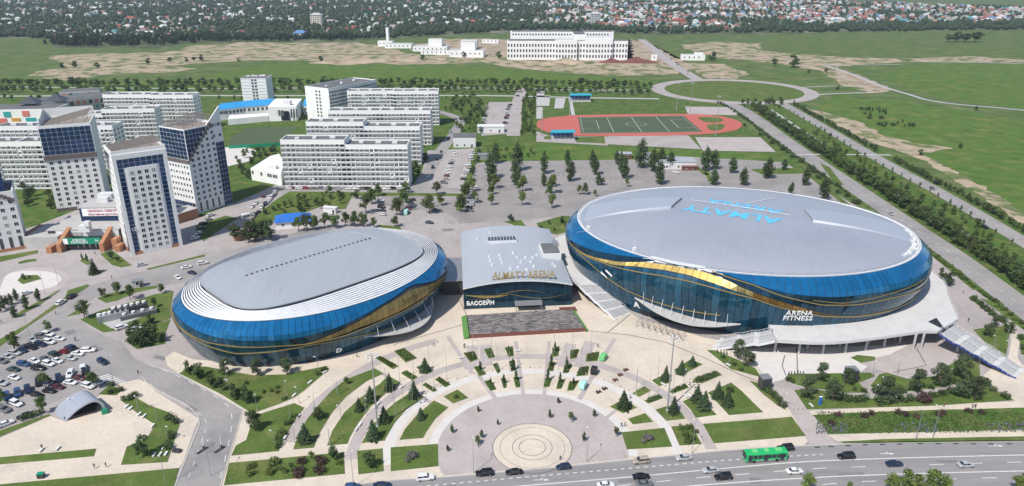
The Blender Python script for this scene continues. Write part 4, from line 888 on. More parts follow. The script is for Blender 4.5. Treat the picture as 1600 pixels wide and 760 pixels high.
def dorm(x0, y0, L, rz, label, floors=(9, 8), split=.505, depth=14.0, fh=3.05, group='long white apartment blocks', shift=0.0, pattern='wbbwwwbbwwwbL', end='wbw'):
    e = empty('apartment_block', (x0, y0, 0), rz, label, 'building', group)
    Ls = (L * split, L * (1 - split)) if len(floors) > 1 else (L,)
    xa = 0.0
    for si, (nf, Lx) in enumerate(zip(floors, Ls)):
        H = nf * fh + 1.9; ys = shift * si + (.0 if si == 0 else .05); xb = xa + Lx - (.03 if si == 0 and len(floors) > 1 else 0); cx = (xa + xb) / 2
        MB().box(cx, ys + depth / 2, .1, xb - xa, depth, H - .1).build('wall', m['wallw'], e)
        MB().box(cx, ys + depth / 2, H - .35, xb - xa - .7, depth - .7, .37).build('roof', m['bitumen'], e)
        mb = MB()
        for bx, by, sx, sy in ((cx, ys + .2, xb - xa, .4), (cx, ys + depth - .2, xb - xa, .4), (xa + .2, ys + depth / 2, .4, depth - .8), (xb - .2, ys + depth / 2, .4, depth - .8)): mb.box(bx, by, H + .005, sx, sy, .75)
        mb.build('parapet', m['wallw'], e)
        roof_units(e, xa + 3, xb - 3, ys, ys + depth, H + .02, 3, int(x0 * 7 + si))
        mb = MB()
        for f in range(1, nf): mb.box(cx, ys - .015, f * fh + .45, xb - xa - .1, .03, .1)
        mb.build('floor_band', m['band'], e)
        pt = pattern if si == 0 else pattern[::-1]; n = len(pt); k0 = 0
        for f in range(nf):
            z = f * fh + 1.25
            for i, ch in enumerate(pt):
                x = xa + (xb - xa) * (i + .5) / n
                if ch == 'w': link('window', window_mesh(1.4, 1.25, pane='curtain' if wr.random() < .13 else 'pane'), e, (x, ys, z))
                elif ch == 'b': link('window', window_mesh(1.7, 1.75, lip=.1, pane='curtain' if wr.random() < .1 else 'pane'), e, (x, ys, z - .1))
                if ch != 'L' and wr.random() < .09: link('air_conditioner', ac_mesh, e, (x + .9, ys, z - .75))
                else: link('balcony', balcony_mesh((xb - xa) / n * .92, 1.5), e, (x, ys, z))
        if si == len(floors) - 1 and end:
            for f in range(nf):
                for i, ch in enumerate(end):
                    y = ys + depth * (i + .5) / len(end)
                    link('window', window_mesh(1.7, 1.5), e, (xb, y, f * fh + 1.25), R(90))
        xa += Lx
    return e
dorm(-141.5, 426.5, 77.5, 0, 'front white apartment block of the row facing the street, nearest the blue-roofed garage')
dorm(-140.5, 480.5, 77.5, 0, 'second white apartment block of the stepped row, behind the front block')
dorm(-139.5, 538, 77.5, R(.4), 'third white apartment block of the stepped row beside the school', (8, 7.6) and (8, 8))
dorm(-140.5, 610, 77.5, R(2.5), 'fourth, rearmost white apartment block of the stepped row', (9, 9), shift=-2)
dorm(-339, 592, 75.5, R(1), 'rear white apartment block left of the school by the tree belt', (9, 9), shift=-3, split=.52)
dorm(-342, 522, 75.5, R(6), 'white apartment block standing between the rear block and the towers', (8, 9), split=.5)
dorm(-342, 466, 76.0, R(2), 'white apartment block half hidden behind the central blue-topped tower', (9, 9))
dorm(-338, 420, 76.0, R(2), 'white apartment block behind the leftmost pair of towers', (9, 9), pattern='wwwbwwbLLwwbw')
# block turned with its lit end wall to us
b5 = dorm(-159.5, 623, 62, R(58.5), 'white apartment block set at an angle, its shaded long side facing the row', (9,), depth=32 * .9, end='', pattern='wbwwbbwwbwwbwwLLwwbw')
for f in range(9):
    for i in (-1.2, 1.2): link('window', window_mesh(1.9, 1.8), b5, (0, 13 + i * 1.6, f * 3.05 + 1.2), R(-90))
b6 = empty('apartment_block', (-263.5, 700, 0), R(4), 'slim white apartment tower behind the blue-roofed school', 'building', 'long white apartment blocks')
MB().box(12, 12, .1, 24, 24, 27.5).build('wall', m['wallw'], b6); MB().box(12, 12, 27.6, 22.8, 22.8, .2).build('roof', m['bitumen'], b6); roof_units(b6, 3, 21, 6, 20, 27.8, 5, 4)
for f in range(9):
    MB().box(12, -.06, f * 3 + 2.9, 23.8, .14, .16).build('floor_band', m['pane_far'], b6)
    for x in (11, 14): link('window', window_mesh(2.1, 1.7), b6, (x, 0, f * 3 + .9))
    link('window', window_mesh(1.4, 1.5), b6, (0, 8, f * 3 + 1), R(-90))

# ---------------------------------------------------------------- towers
def face_pt(face, u, z, e=0.0):
    return (u, -e, z) if face == 'f' else (-e, u, z)
def face_quad(mb, face, u0, u1, z0, z1, e, mi=0):
    q = [face_pt(face, u0, z0, e), face_pt(face, u1, z0, e), face_pt(face, u1, z1, e), face_pt(face, u0, z1, e)]
    mb.add(q if face == 'f' else q[::-1], [(0, 1, 2, 3)], mi)
def plate(parent, name, mt, face, u0, u1, z0, z1, e, t=.3):
    """a panel of thickness t standing proud of a tower face by e"""
    cu, cz = (u0 + u1) / 2, z0
    mb = MB()
    if face == 'f': mb.box(cu, -e + t / 2 - .0, z0, u1 - u0, t, z1 - z0)
    else: mb.box(-e + t / 2, cu, z0, t, u1 - u0, z1 - z0)
    return mb.build(name, m[mt], parent)
def wins(parent, face, us, zs, w, h, e=0.0, name='window', skip=None, **kw):
    me = window_mesh(w, h, **kw)
    for u in us:
        for z in zs:
            if skip and skip(u, z): continue
            link(name, me if wr.random() > .12 else window_mesh(w, h, pane='curtain', **kw), parent, face_pt(face, u, z, e), 0 if face == 'f' else R(-90))
def glassgrid(parent, face, u0, u1, z0, z1, e, nu, nz, mt='navy', shape=None):
    for i in range(nu):
        for j in range(nz):
            a, b = u0 + (u1 - u0) * (i + .04) / nu, u0 + (u1 - u0) * (i + .96) / nu; c, d = z0 + (z1 - z0) * (j + .04) / nz, z0 + (z1 - z0) * (j + .96) / nz
            if shape and not shape((a + b) / 2, (c + d) / 2): continue
            mb = MB(); r = random.Random(i * 31 + j * 7 + int(u0 * 5)); face_quad(mb, face, a, b, c, d, e + r.uniform(-.03, .03)); mb.build('glass_pane', m[mt], parent)
def lattice(parent, x0, x1, y0, y1, z0, z1, n=14):
    mb = MB()
    for i in range(n + 1):
        y = y0 + (y1 - y0) * i / n; mb.tube((x0, y, z0), (x1, y, z1), .14, .14, 4)
    for i in range(5):
        x = x0 + (x1 - x0) * i / 4; z = z0 + (z1 - z0) * i / 4
        mb.tube((x, y0, z - .1), (x, y1, z - .1), .12, .12, 4)
        for y in (y0, y1): mb.tube((x, y, min(z0, z1) - 2.5), (x, y, z), .12, .12, 4)
    mb.build('roof_pergola', m['lattice'], parent)
def tower_body(x, y, rz, W, D, H, label):
    e = empty('tower_block', (x, y, 0), rz, label, 'tower', 'white and blue towers')
    MB().box(W / 2, D / 2, .1, W, D, H - .1).build('wall', m['tile_white'], e)
    MB().box(W / 2, D / 2, H + .003, W - 1.2, D - 1.2, .12).build('roof', m['lattice'], e)
    mb = MB()
    for bx, by, sx, sy in ((W / 2, .25, W, .5), (W / 2, D - .25, W, .5), (.25, D / 2, .5, D - 1), (W - .25, D / 2, .5, D - 1)): mb.box(bx, by, H + .004, sx, sy, 1.5)
    mb.build('parapet', m['tile_white'], e); return e
NA_ = np.linspace
# front tower with the white framed window panel
t2 = tower_body(-181, 313, R(37), 23, 18, 49, 'tower standing nearest the street with a white window panel framed in blue glass')
glassgrid(t2, 'f', 1.6, 21.4, .4, 46.5, .08, 8, 22, shape=lambda u, z: u < 5.2 or u > 18 or z > 42.5)
plate(t2, 'window_panel', 'tile_white', 'f', 5.2, 18, .2, 42.4, .5, .5); wins(t2, 'f', NA_(7.0, 16.2, 4), NA_(2.4, 38.9, 14), 1.5, 1.6, .5)
for u in (.8, 22.2): plate(t2, 'frame_pier', 'tile_white', 'f', u - .8, u + .8, .15, 48.9, .62, .62)
plate(t2, 'frame_head', 'tile_white', 'f', 1.62, 21.38, 46.6, 48.9, .62, .62)
wins(t2, 'l', NA_(5, 16, 4), NA_(9, 44, 12), 1.2, 1.5, 0, skip=lambda u, z: z > 46 - (u - 4) * .9)
glassgrid(t2, 'l', .6, 6.5, .4, 30, .06, 3, 12, shape=lambda u, z: u < 6.5 * (1 - z / 32)); glassgrid(t2, 'l', 6, 17.8, 26, 48.4, .06, 6, 10, shape=lambda u, z: z > 47 - (u - 4) * 1.35 + 3)
for k, u in enumerate((7.5, 11, 14.5)): plate(t2, 'pilaster', 'tile_white', 'l', u - .7, u + .7, .15, 7.5, .35, .35); plate(t2, 'pilaster_foot', 'brick', 'l', u - .75, u + .75, .12, 2.5, .42, .42)
place_text('tower_number', text_mesh('tower_number', '12', 2.4, .1, m['lettwhite'], 1, .05), t2, (1, 0, 0), (0, 0, 1), (3.2, -.25, 12))
lattice(t2, 1, 22, 1, 17, 50.5, 52.5)
plate(t2, 'plinth', 'brick', 'f', 1.7, 21.3, .12, 1.6, .35, .3)
# tower behind it with the blue glass crown
t1 = tower_body(-255, 378, R(24), 25, 27, 47, 'tower whose upper front third is a dark blue glass box, behind the creative hub')
glassgrid(t1, 'f', .3, 24.7, 32.3, 47, .12, 9, 6); plate(t1, 'cornice', 'brown', 'f', -.3, 25.3, 29.6, 32.1, .7, .7)
glassgrid(t1, 'l', .3, 12, 30, 47, .1, 4, 7, shape=lambda u, z: z > 31 + u * 1.3)
wins(t1, 'f', NA_(2.6, 22.4, 6), NA_(3.2, 27, 9), 1.6, 1.7); wins(t1, 'l', NA_(3, 24, 6), NA_(3, 42, 13), 1.3, 1.5, skip=lambda u, z: z > 28 + u * 1.2 and u < 12)
for u in (3, 8.5, 14, 19.5, 25): plate(t1, 'pilaster', 'tile_white', 'l', u - .5, u + .5, .15, 14, .3, .3)
plate(t1, 'plinth', 'brown', 'f', 0, 25, .12, 2.0, .3, .3)
lattice(t1, 2, 24, 3, 26, 47.5, 52.5); MB().add([(0, 27, 48.5), (25, 27, 48.5), (25, 27, 53.5), (0, 27, 53.5), (0, 4, 48.5)], [(0, 1, 2, 3), (4, 0, 3)]).build('raised_back_wall', m['tile_white'], t1)
# right tower with the stepped brown diagonal
t3 = tower_body(-174.5, 373.5, R(60), 24, 21, 46, 'tower with a stepped brown diagonal and blue side strip, nearest the white blocks')
step = lambda u: 30.5 + 1.05 * u
glassgrid(t3, 'f', .3, 15.5, 30, 47, .1, 7, 7, shape=lambda u, z: z > step(u) + 1.2)
for k in range(10):
    u = k * 1.7; plate(t3, 'stepped_cornice', 'brown', 'f', u, u + 1.68, step(u), step(u) + 1.9, .5, .5)
wins(t3, 'f', NA_(2.6, 17, 5), NA_(7.5, 45.5, 13), 1.5, 1.6, skip=lambda u, z: z + 1.6 > step(u) - .2)
wins(t3, 'f', NA_(18, 22, 2), NA_(40, 46, 2), 1.5, 1.6)
for u in NA_(3, 15, 4): plate(t3, 'tall_window', 'pane_far', 'f', u - .6, u + .6, 1.2, 6.4, .08, .1)
glassgrid(t3, 'f', 18.4, 23.9, .4, 37, .12, 3, 14)
MB().add([(12.3, 0, 46), (24, 0, 46), (24, 0, 56.5)], [(0, 1, 2)]).add([(12.3, .6, 46), (24, .6, 46), (24, .6, 56.5)], [(2, 1, 0)]).add([(12.3, 0, 46), (24, 0, 56.5), (24, .6, 56.5), (12.3, .6, 46)], [(0, 1, 2, 3)]).build('gable_fin', m['tile_white'], t3)
glassgrid(t3, 'l', .3, 20.7, 31, 47, .1, 7, 7); plate(t3, 'cornice', 'brown', 'l', -.2, 21.2, 29, 30.8, .5, .5)
wins(t3, 'l', NA_(2, 19, 8), NA_(9, 26, 6), 1.1, 1.4); glassgrid(t3, 'l', .3, 20.7, .4, 6.5, .1, 7, 2); lattice(t3, 1, 23, 1, 20, 49, 51.5)
# tower cut by the left border
t4 = tower_body(-254.7, 311, R(33), 21.5, 22, 28, 'tower cut off by the left edge of the view, white gable below blue glass')
for k in range(8):
    u = 10.5 + k * 1.35; plate(t4, 'stepped_cornice', 'brown', 'f', u, u + 1.33, 30.2 - k * .85, 31.8 - k * .85, .5, .5)
wins(t4, 'f', NA_(8, 19.6, 4), NA_(8.5, 23.5, 5), 1.6, 1.7)
for u in NA_(8, 19.6, 4): plate(t4, 'tall_window', 'pane_far', 'f', u - .7, u + .7, 1.2, 7, .08, .1)
MB().box(9, 14, 28.2, 19, 16, 13).build('glass_box', m['navy'], t4); plate(t4, 'plinth', 'brick', 'f', 6, 21, .12, 1.6, .25, .25)
# creative hub between the towers
H0 = at(140, 388); hub = empty('creative_hub', H0, R(3), 'low creative hub with red lettered white banner and brick portal between the towers', 'building')
MB().box(-4, 16, .1, 34, 22, 7.5).build('wall', m['dsteel'], hub); MB().box(-4, 16, 7.6, 35, 23, .5).build('roof', m['concrete'], hub)
MB().box(3, 24, 8.1, 27, 14, 7).build('upper_wall', m['navy'], hub); MB().box(3, 24, 15.1, 28, 15, .5).build('upper_roof', m['concrete'], hub)
ban = MB().box(4, 16.6, 11.0, 26, .4, 3.9).build('banner', m['lettwhite'], hub)
place_text('banner_lettering', text_mesh('banner_lettering', 'QAZGAU CREATIVE HUB', 1.8, .05, m['lettred'], 1, .03), ban, (1, 0, 0), (0, 0, 1), (4, 16.35, 13.2)); place_text('banner_lettering', text_mesh('banner_lettering', 'КРЕАТИВНАЯ ДОСТУПНАЯ СРЕДА', 1.2, .05, m['lettred'], 1, .02), ban, (1, 0, 0), (0, 0, 1), (4, 16.35, 11.4))
MB().box(-2, 4.8, 4.5, 30, .5, 3.0).build('white_fascia', m['cabin'], hub); MB().box(-8, 4.4, 4.9, 7, .3, 2).build('fascia_lettering_band', m['concrete'], hub)
for x in (-11, 9): 
    mb = MB(); mb.add([(x - 1, -6, .1), (x + 1, -6, .1), (x + 1, 6, .1), (x - 1, 6, .1), (x - 1, -6, 4.5), (x + 1, -6, 4.5), (x + 1, 6, 9), (x - 1, 6, 9)], [(0, 1, 5, 4), (1, 2, 6, 5), (2, 3, 7, 6), (3, 0, 4, 7), (4, 5, 6, 7)]); mb.build('portal_wall', m['brick'], hub)
for x, y, h in ((14, -1, 5.5), (16.5, -4, 3.2), (-15.5, -4, 3)): MB().box(x, y, .1, 2.4, 5, h).build('brick_bastion', m['brick'], hub)
gs = MB().box(-1, -3.2, 3.4, 17.8, .4, 3.2).build('green_sign', m['signgreen'], hub); MB().box(-8.6, -3.45, 3.6, 2.2, .15, 2.7).build('sign_emblem', m['lettwhite'], gs)
place_text('sign_lettering', text_mesh('sign_lettering', 'АЛМАТЫ\nКОЛЛЕДЖІ', 1.4, .05, m['lettwhite'], 1, .02), gs, (1, 0, 0), (0, 0, 1), (-2.2, -3.45, 5.1)); place_text('sign_lettering', text_mesh('sign_lettering', '24', 1.6, .05, m['lettwhite'], 1, .02), gs, (1, 0, 0), (0, 0, 1), (6, -3.45, 4.6))
for i in range(6): MB().box(-8 + i * 2.8, -2.4, .1, 2.4, .3, 3.1).build('door', m['pane'], hub)
mb = MB(); mb.add([(14, 30, 15.6), (26, 30, 15.6), (26, 40, 15.6), (14, 40, 15.6), (22, 36, 24)], [(0, 1, 4), (1, 2, 4), (2, 3, 4), (3, 0, 4)]); mb.build('glass_pyramid', m['navy'], hub)
for x, y, s in ((-4, 33, 7), (6, 32, 8), (-2, 26, 5)): MB().box(x, y, 15.65, s, s * .7, 2.4).build('roof_unit', m['cabin'], hub)
mb = MB(); mb.box(-1, 2, 9.1 - 1, 5, 3, 3.2); mb.box(1, 1, 11.3, 2.5, 2.5, 2.2); mb.build('crest', m['cabin'], hub)
MB().box(-22, 10, .1, 16, 20, 6).build('side_wing', m['concrete'], hub); MB().box(-30, 14, .1, 10, 16, 5).build('brick_wing', m['brick'], hub)
anx = empty('brick_annex', at(280, 345), R(58), 'small orange brick annex at the foot of the right tower', 'building'); MB().box(0, 0, .1, 18, 9, 5).build('wall', m['brick'], anx); MB().box(0, 0, 5.1, 18.6, 9.6, .4).build('roof', m['concrete'], anx)

# ---------------------------------------------------------------- colourful school at the back left
cs = empty('school_building', at(0, 200), R(6), 'long low school with coloured square panels on a white wall', 'building')
MB().box(2, 14, .1, 88, 26, 15).build('wall', m['wallw'], cs); MB().box(2, 14, 15.1, 86, 24, .4).build('roof', m['bitumen'], cs)
rnd = random.Random(5)
for i, (x, z, w, h, c) in enumerate(((8, 9, 5.5, 4.5, 'tealp'), (23, 9.4, 5.5, 4.5, 'coral'), (3, 3.4, 7, 4.5, 'coral'), (14, 3, 7, 5, 'orange'), (26, 3, 8, 5, 'tealp'), (34, 3, 4, 4, 'tealp'), (-6, 8, 5, 4.5, 'orange'), (-14, 4, 6, 4.5, 'tealp'))):
    MB().box(x, .8, z, w, .5, h).build('colour_panel', m[c], cs)
mb = MB(); mb.box(42, 50, .1, 66, 26, 17, R(38)); mb.build('rear_wing', m['concrete'], cs); MB().box(42, 50, 17.1, 64, 24, .4, R(38)).build('rear_roof', m['bitumen'], cs)
for i in range(13):
    for j in range(3):
        x, y = rot2(-31 + i * 5, -13.15, R(38)); o = link('window', window_mesh(2.6, 3.2, 'lattice', .25, rnd.choice(('pane', 'pane', 'pane', 'coral', 'tealp'))), cs, (42 + x, 50 + y, 2 + j * 5), R(38))
for x, y in ((18, 22), (34, 34)): MB().add([(x - 8, y - 7, 17.4), (x + 8, y - 7, 17.4), (x + 8, y + 7, 17.4), (x - 8, y + 7, 17.4), (x, y, 23)], [(0, 1, 4), (1, 2, 4), (2, 3, 4), (3, 0, 4)]).build('roof_pyramid', m['pane_far'], cs)
ob = MB().box(0, 0, .1, 34, 18, 17).build('wall', m['concrete']); ob.name = 'school_annex'
ob.location = (at(132, 168)[0], at(132, 168)[1], 0); ob.rotation_euler = (0, 0, R(22)); tag(ob, 'grey annex with coloured window bays at the back of the coloured school', 'building')
for i in range(6):
    for j in range(3): link('window', window_mesh(3.2, 3.6, 'band', .2, ('pane', 'tealp', 'coral')[(i + j) % 3]), ob, (-13 + i * 5.2, -9, 1.5 + j * 5.2))
MB().box(0, 0, 17.12, 33, 17, .3).build('roof', m['bitumen'], ob)

# ---------------------------------------------------------------- school with the sky blue roof and its green court
S0 = at(430, 192); sch = empty('blue_roof_school', S0, 0, 'white school with curved sky blue roof behind the green sports court', 'building')
def SP(px, py, z=0): x, y = at(px, py, z); return (x - S0[0], y - S0[1])
def wing(base, depth, H, rh, nwin):
    n = len(base); back = [(x + depth[0], y + depth[1]) for x, y in base]; mb = MB(); mb.prism(base + back[::-1], .1, H, 0, 0); mb.build('wall', m['wallw'], sch)
    mb = MB(); mid = [((a[0] + b[0]) / 2, (a[1] + b[1]) / 2, H + rh) for a, b in zip(base, back)]
    f = [(x, y - .6, H - .1) for x, y in base]; b = [(x, y + .6, H - .1) for x, y in back]
    mb.add(f + mid + b, [q for i in range(n - 1) for q in ((i, i + 1, n + i + 1, n + i), (n + i, n + i + 1, 2 * n + i + 1, 2 * n + i))]); mb.add([f[0], mid[0], b[0]], [(0, 1, 2)]); mb.add([f[-1], mid[-1], b[-1]], [(2, 1, 0)]); mb.build('roof', m['skyblue'], sch)
    for i in range(nwin):
        t = (i + .5) / nwin * (n - 1); k = min(int(t), n - 2); u = t - k; p, q = base[k], base[k + 1]; a = math.atan2(q[1] - p[1], q[0] - p[0])
        link('window', window_mesh(2, 2.6), sch, (p[0] + (q[0] - p[0]) * u, p[1] + (q[1] - p[1]) * u, H - 4.4), a)
wing([SP(*p) for p in ((338, 190), (355, 188), (385, 184), (422, 181))], (4, 22), 10, 4, 16)
wing([SP(*p) for p in ((475, 180), (500, 183), (520, 188))], (-2, 22), 9, 4, 7)
mb = MB(); mb.prism([SP(*p) for p in ((421, 190), (465, 189), (474, 176), (432, 176))], .1, 13, 0, 0); mb.build('entrance_block', m['wallw'], sch)
c = SP(443, 189.6)
for i in range(4): link('window', window_mesh(1.6, 5), sch, (c[0] - 9 + i * 3, c[1] - .3, 5), 0)
for i in range(3): link('window', window_mesh(1.2, 8), sch, (c[0] + 8 + i * 2.4, c[1] - .3, 3), 0)
MB().box(c[0] + 2, c[1] + .1, 1, 7, .8, 8).build('entrance_recess', m['pane'], sch); MB().box(c[0] + 3, c[1] + 8, 13, 6, 6, 4).build('roof_lantern', m['cabin'], sch)
mb = MB(); q = [SP(*p) for p in ((357, 196), (420, 190), (422, 186), (360, 189))]; mb.prism(q, .1, 5.2, 0, 0); mb.build('lower_wing', m['wallw'], sch)
sheet('sports_court', I('386,200 464,199 440,226 358,232 360,216'), .24, m['signturf'] if 'signturf' in m else m['turf'])
fen = empty('court_fence', at(405, 230), 0, 'dark green mesh fence along the school sports court', 'fence')
F0, F1 = at(358, 233), at(443, 228)
for i in range(10):
    t = i / 9; x, y = F0[0] + (F1[0] - F0[0]) * t - fen.location[0], F0[1] + (F1[1] - F0[1]) * t - fen.location[1]; MB().tube((x, y, .1), (x, y, 4), .08, .08, 5).build('post', m['signgreen'], fen)
    if i < 9: x2, y2 = x + (F1[0] - F0[0]) / 9, y + (F1[1] - F0[1]) / 9; MB().add([(x, y, .2), (x2, y2, .2), (x2, y2, 2.6), (x, y, 2.6)], [(0, 1, 2, 3)]).build('mesh_panel', m['signgreen'], fen)
sheet('playground', I('345,232 378,228 400,236 392,252 350,262'), .22, m['ringstone'])
# low white annex by the front block
A0 = at(405, 285); an = empty('white_annex', A0, 0, 'low white annex with flat roof beside the front apartment block', 'building')
mb = MB(); q = [(at(*p)[0] - A0[0], at(*p)[1] - A0[1]) for p in ((394, 282), (441, 291), (446, 272), (438, 258), (424, 262))]; mb.prism(q, .1, 8, 0, 0); mb.build('wall', m['wallw'], an)
mb = MB(); mb.prism([(x * .96, y * .96 + .4) for x, y in q], 8, 8.1, 0, 0); mb.build('roof', m['tile_white'], an); MB().box(9, 3, 8.1, 5, 4, 2).build('roof_unit', m['cabin'], an)
dx, dy = q[1][0] - q[0][0], q[1][1] - q[0][1]; a = math.atan2(dy, dx)
for t in (.06, .35, .58, .66, .76, .84): link('window', window_mesh(1.7, 2.2), an, (q[0][0] + dx * t, q[0][1] + dy * t, 4.4), a)
# garage with cobalt hipped roof
g = at(459, 352); gar = empty('garage', g, R(14), 'small white garage with bright cobalt blue hipped roof', 'garage')
W, D = 17, 11; MB().box(0, 0, .1, W, D, 4).build('wall', m['wallw'], gar); mb = MB(); e_ = .8
mb.add([(-W / 2 - e_, -D / 2 - e_, 4), (W / 2 + e_, -D / 2 - e_, 4), (W / 2 + e_, D / 2 + e_, 4), (-W / 2 - e_, D / 2 + e_, 4), (-W / 2 + 4.5, 0, 6.8), (W / 2 - 4.5, 0, 6.8)], [(0, 1, 5, 4), (1, 2, 5), (2, 3, 4, 5), (3, 0, 4), (3, 2, 1, 0)]); mb.build('roof', m['cobalt'], gar)
for y in (-3.6, 0, 3.6): MB().box(-W / 2 - .05, y, .12, .16, 2.6, 3).build('garage_door', m['band'], gar)
for x in (-5, 0, 5): link('window', window_mesh(1.4, 1.2), gar, (x, -D / 2, 1.8))
# ---------------------------------------------------------------- small service buildings
def cabin(px, py, W, D, H, rz, label, roof='band', wall='cabin', name='service_building', nw=3, group=None, cat='building'):
    p = at(px, py); e = empty(name, p, rz, label, cat, group); MB().box(0, D / 2, .1, W, D, H - .1).build('wall', m[wall], e); MB().box(0, D / 2, H, W + .5, D + .5, .35).build('roof', m[roof], e)
    for i in range(nw): link('window', window_mesh(1.2, 1.3), e, (-W / 2 + W * (i + .5) / nw, 0, 1.3))
    MB().box(W * .32, -.05, .12, 1.1, .16, 2.1).build('door', m['dsteel'], e); return e
cabin(726, 231, 17, 13, 8, R(2), 'white two-storey service building with flat roof beside the dorm car park', 'bitumen'); cabin(731, 227, 11, 8, 5, R(2), 'low white extension in front of the service building')
cabin(767, 208, 22, 10, 5, R(2), 'plain white shed at the near end of the stadium car park'); cabin(1060, 265, 24, 12, 5, 0, 'long white pavilion with pale blue roof behind the parked trees', 'pool_roof'); cabin(1078, 267, 10, 4, 2.4, 0, 'low brown kiosk beside the long white pavilion', 'redbrown', 'redbrown', 'kiosk', 2)
cabin(975, 249, 11, 6, 3.6, 0, 'small grey roofed hut left of the dark conifers', 'pool_roof', 'redbrown', 'hut', 2); cabin(1012, 254, 6, 6, 5.5, 0, 'small pale hut right of the dark conifers', 'pool_roof', nw=1, name='hut')
cabin(100, 369 + 150, 0.1, 0.1, .1, 0, '', nw=0) if False else None
cabin(757, 250, 10, 5, 3.5, 0, 'grey fenced substation at the corner of the rear car park', 'steel', 'steel', 'substation', 0)
cabin(388, 374, 12, 6, 3, R(35), 'low brown brick shed behind the small arena', 'redbrown', 'brick', 'shed', 2); cabin(515, 334, 7.5, 2.8, 3.2, R(-14), 'white cargo trailer parked by the green verge', 'cabin', 'cabin', 'cargo_trailer', 0, cat='trailer')
cabin(216, 450, 4, 2.5, 3, R(20), 'grey street kiosk on the verge by the street corner', 'steel', 'concrete', 'kiosk', 1, cat='kiosk')
# grandstands
def stand(px, py, W, rz, label):
    e = empty('grandstand', at(px, py), rz, label, 'grandstand')
    for k in range(5): MB().box(0, k * 1.3 + 1, .1, W, 1.3, .6 + k * .6).build('seat_row', m['concrete'], e)
    MB().box(0, 8.5, .1, W, .4, 7).build('back_wall', m['cobalt'], e)
    mb = MB(); mb.add([(-W / 2 - .6, 0, 7), (W / 2 + .6, 0, 7), (W / 2 + .6, 4.5, 8.2), (-W / 2 - .6, 4.5, 8.2), (W / 2 + .6, 10, 7.0), (-W / 2 - .6, 10, 7.0)], [(0, 1, 2, 3), (3, 2, 4, 5)]); mb.add([(-W / 2 - .6, 0, 6.6), (W / 2 + .6, 0, 6.6), (W / 2 + .6, 0, 7), (-W / 2 - .6, 0, 7)], [(0, 1, 2, 3)]); mb.build('roof', m['tealroof'], e)
    for i in range(6): MB().tube((-W / 2 + W * i / 5, .6, .1), (-W / 2 + W * i / 5, .6, 7), .14, .14, 6).build('post', m['steel'], e)
stand(907, 160, 21, 0, 'teal roofed grandstand on the far side of the running track'); stand(880, 221, 18, R(4), 'teal roofed stand on the near side of the running track')
# ---------------------------------------------------------------- white construction site buildings
B0 = at(886, 94); cb = empty('white_institute', B0, R(-1), 'long white unfinished institute with rows of dark windows on the building site', 'building')
Wc = 178; MB().box(0, 12, .1, Wc, 22, 27).build('wall', m['wallw'], cb); MB().box(0, 12, 27.1, Wc - 3, 19, .8).build('roof', m['bitumen'], cb)
MB().box(-6, 60, .1, Wc - 20, 22, 36).build('rear_wing', m['wallw'], cb); MB().box(-6, 60, 36.1, Wc - 24, 19, .8).build('rear_roof', m['bitumen'], cb)
MB().box(18, 36, 27, 18, 60, 9).build('cross_wing', m['wallw'], cb); MB().box(18, 36, 36.1, 16, 58, .8).build('cross_roof', m['bitumen'], cb)
MB().box(46, 0, .1, 40, 6, 31).build('projecting_bay', m['wallw'], cb); MB().box(-2, -1, .1, 32, 6, 29).build('centre_bay', m['wallw'], cb)
for i in range(40):
    x = -Wc / 2 + Wc * (i + .5) / 40; y = 1.0
    if 26 < x < 66: y = -3
    if -18 < x < 14: y = -4
    for j in range(3): link('window', window_mesh(2.2, 4.2), cb, (x, y, 3.5 + j * 7.6))
for i in range(34): link('window', window_mesh(2.2, 2.6), cb, (-Wc / 2 + 8 + i * 4.4, 49, 31))
def site_block(px, py, W, D, H, label, up=None):
    e = empty('site_block', at(px, py), R(-4), label, 'building', 'white shells on the building site'); MB().box(0, D / 2, .1, W, D, H).build('wall', m['wallw'], e)
    MB().box(0, D / 2, H + .1, W - 2, D - 2, .4).build('roof', m['concrete'], e)
    if up: MB().box(up[0], D / 2, H + .1, up[1], D * .7, up[2]).build('upper_hall', m['wallw'], e); MB().box(up[0], D / 2, H + up[2] + .1, up[1] * .92, D * .64, .4).build('upper_roof', m['concrete'], e)
    for i in range(int(W / 7)): link('window', window_mesh(1.8, 2.2), e, (-W / 2 + 4 + i * 7, 0, H * .45))
site_block(602, 73, 26, 14, 9, 'leftmost small white shell of the building site, by the chimney', (4, 4, 22)); site_block(622, 76, 46, 22, 7, 'second white shell from the left on the building site'); site_block(672, 81, 56, 26, 8, 'white site shell with a raised pale hall', (8, 22, 11))
site_block(688, 86, 62, 12, 6, 'long low white site wall building near the track'); site_block(729, 90, 52, 24, 10, 'white stepped site shell left of the institute', (2, 22, 12)); site_block(733, 77, 26, 20, 14, 'tall white site shell behind the stepped one'); site_block(766, 68, 30, 10, 6, 'low white hut left of the institute corner')
site_block(1083, 95, 34, 12, 8, 'small white site office right of the construction road', (8, 12, 3)); site_block(1022, 95, 8, 6, 8, 'tiny pale gatehouse beside the construction road')
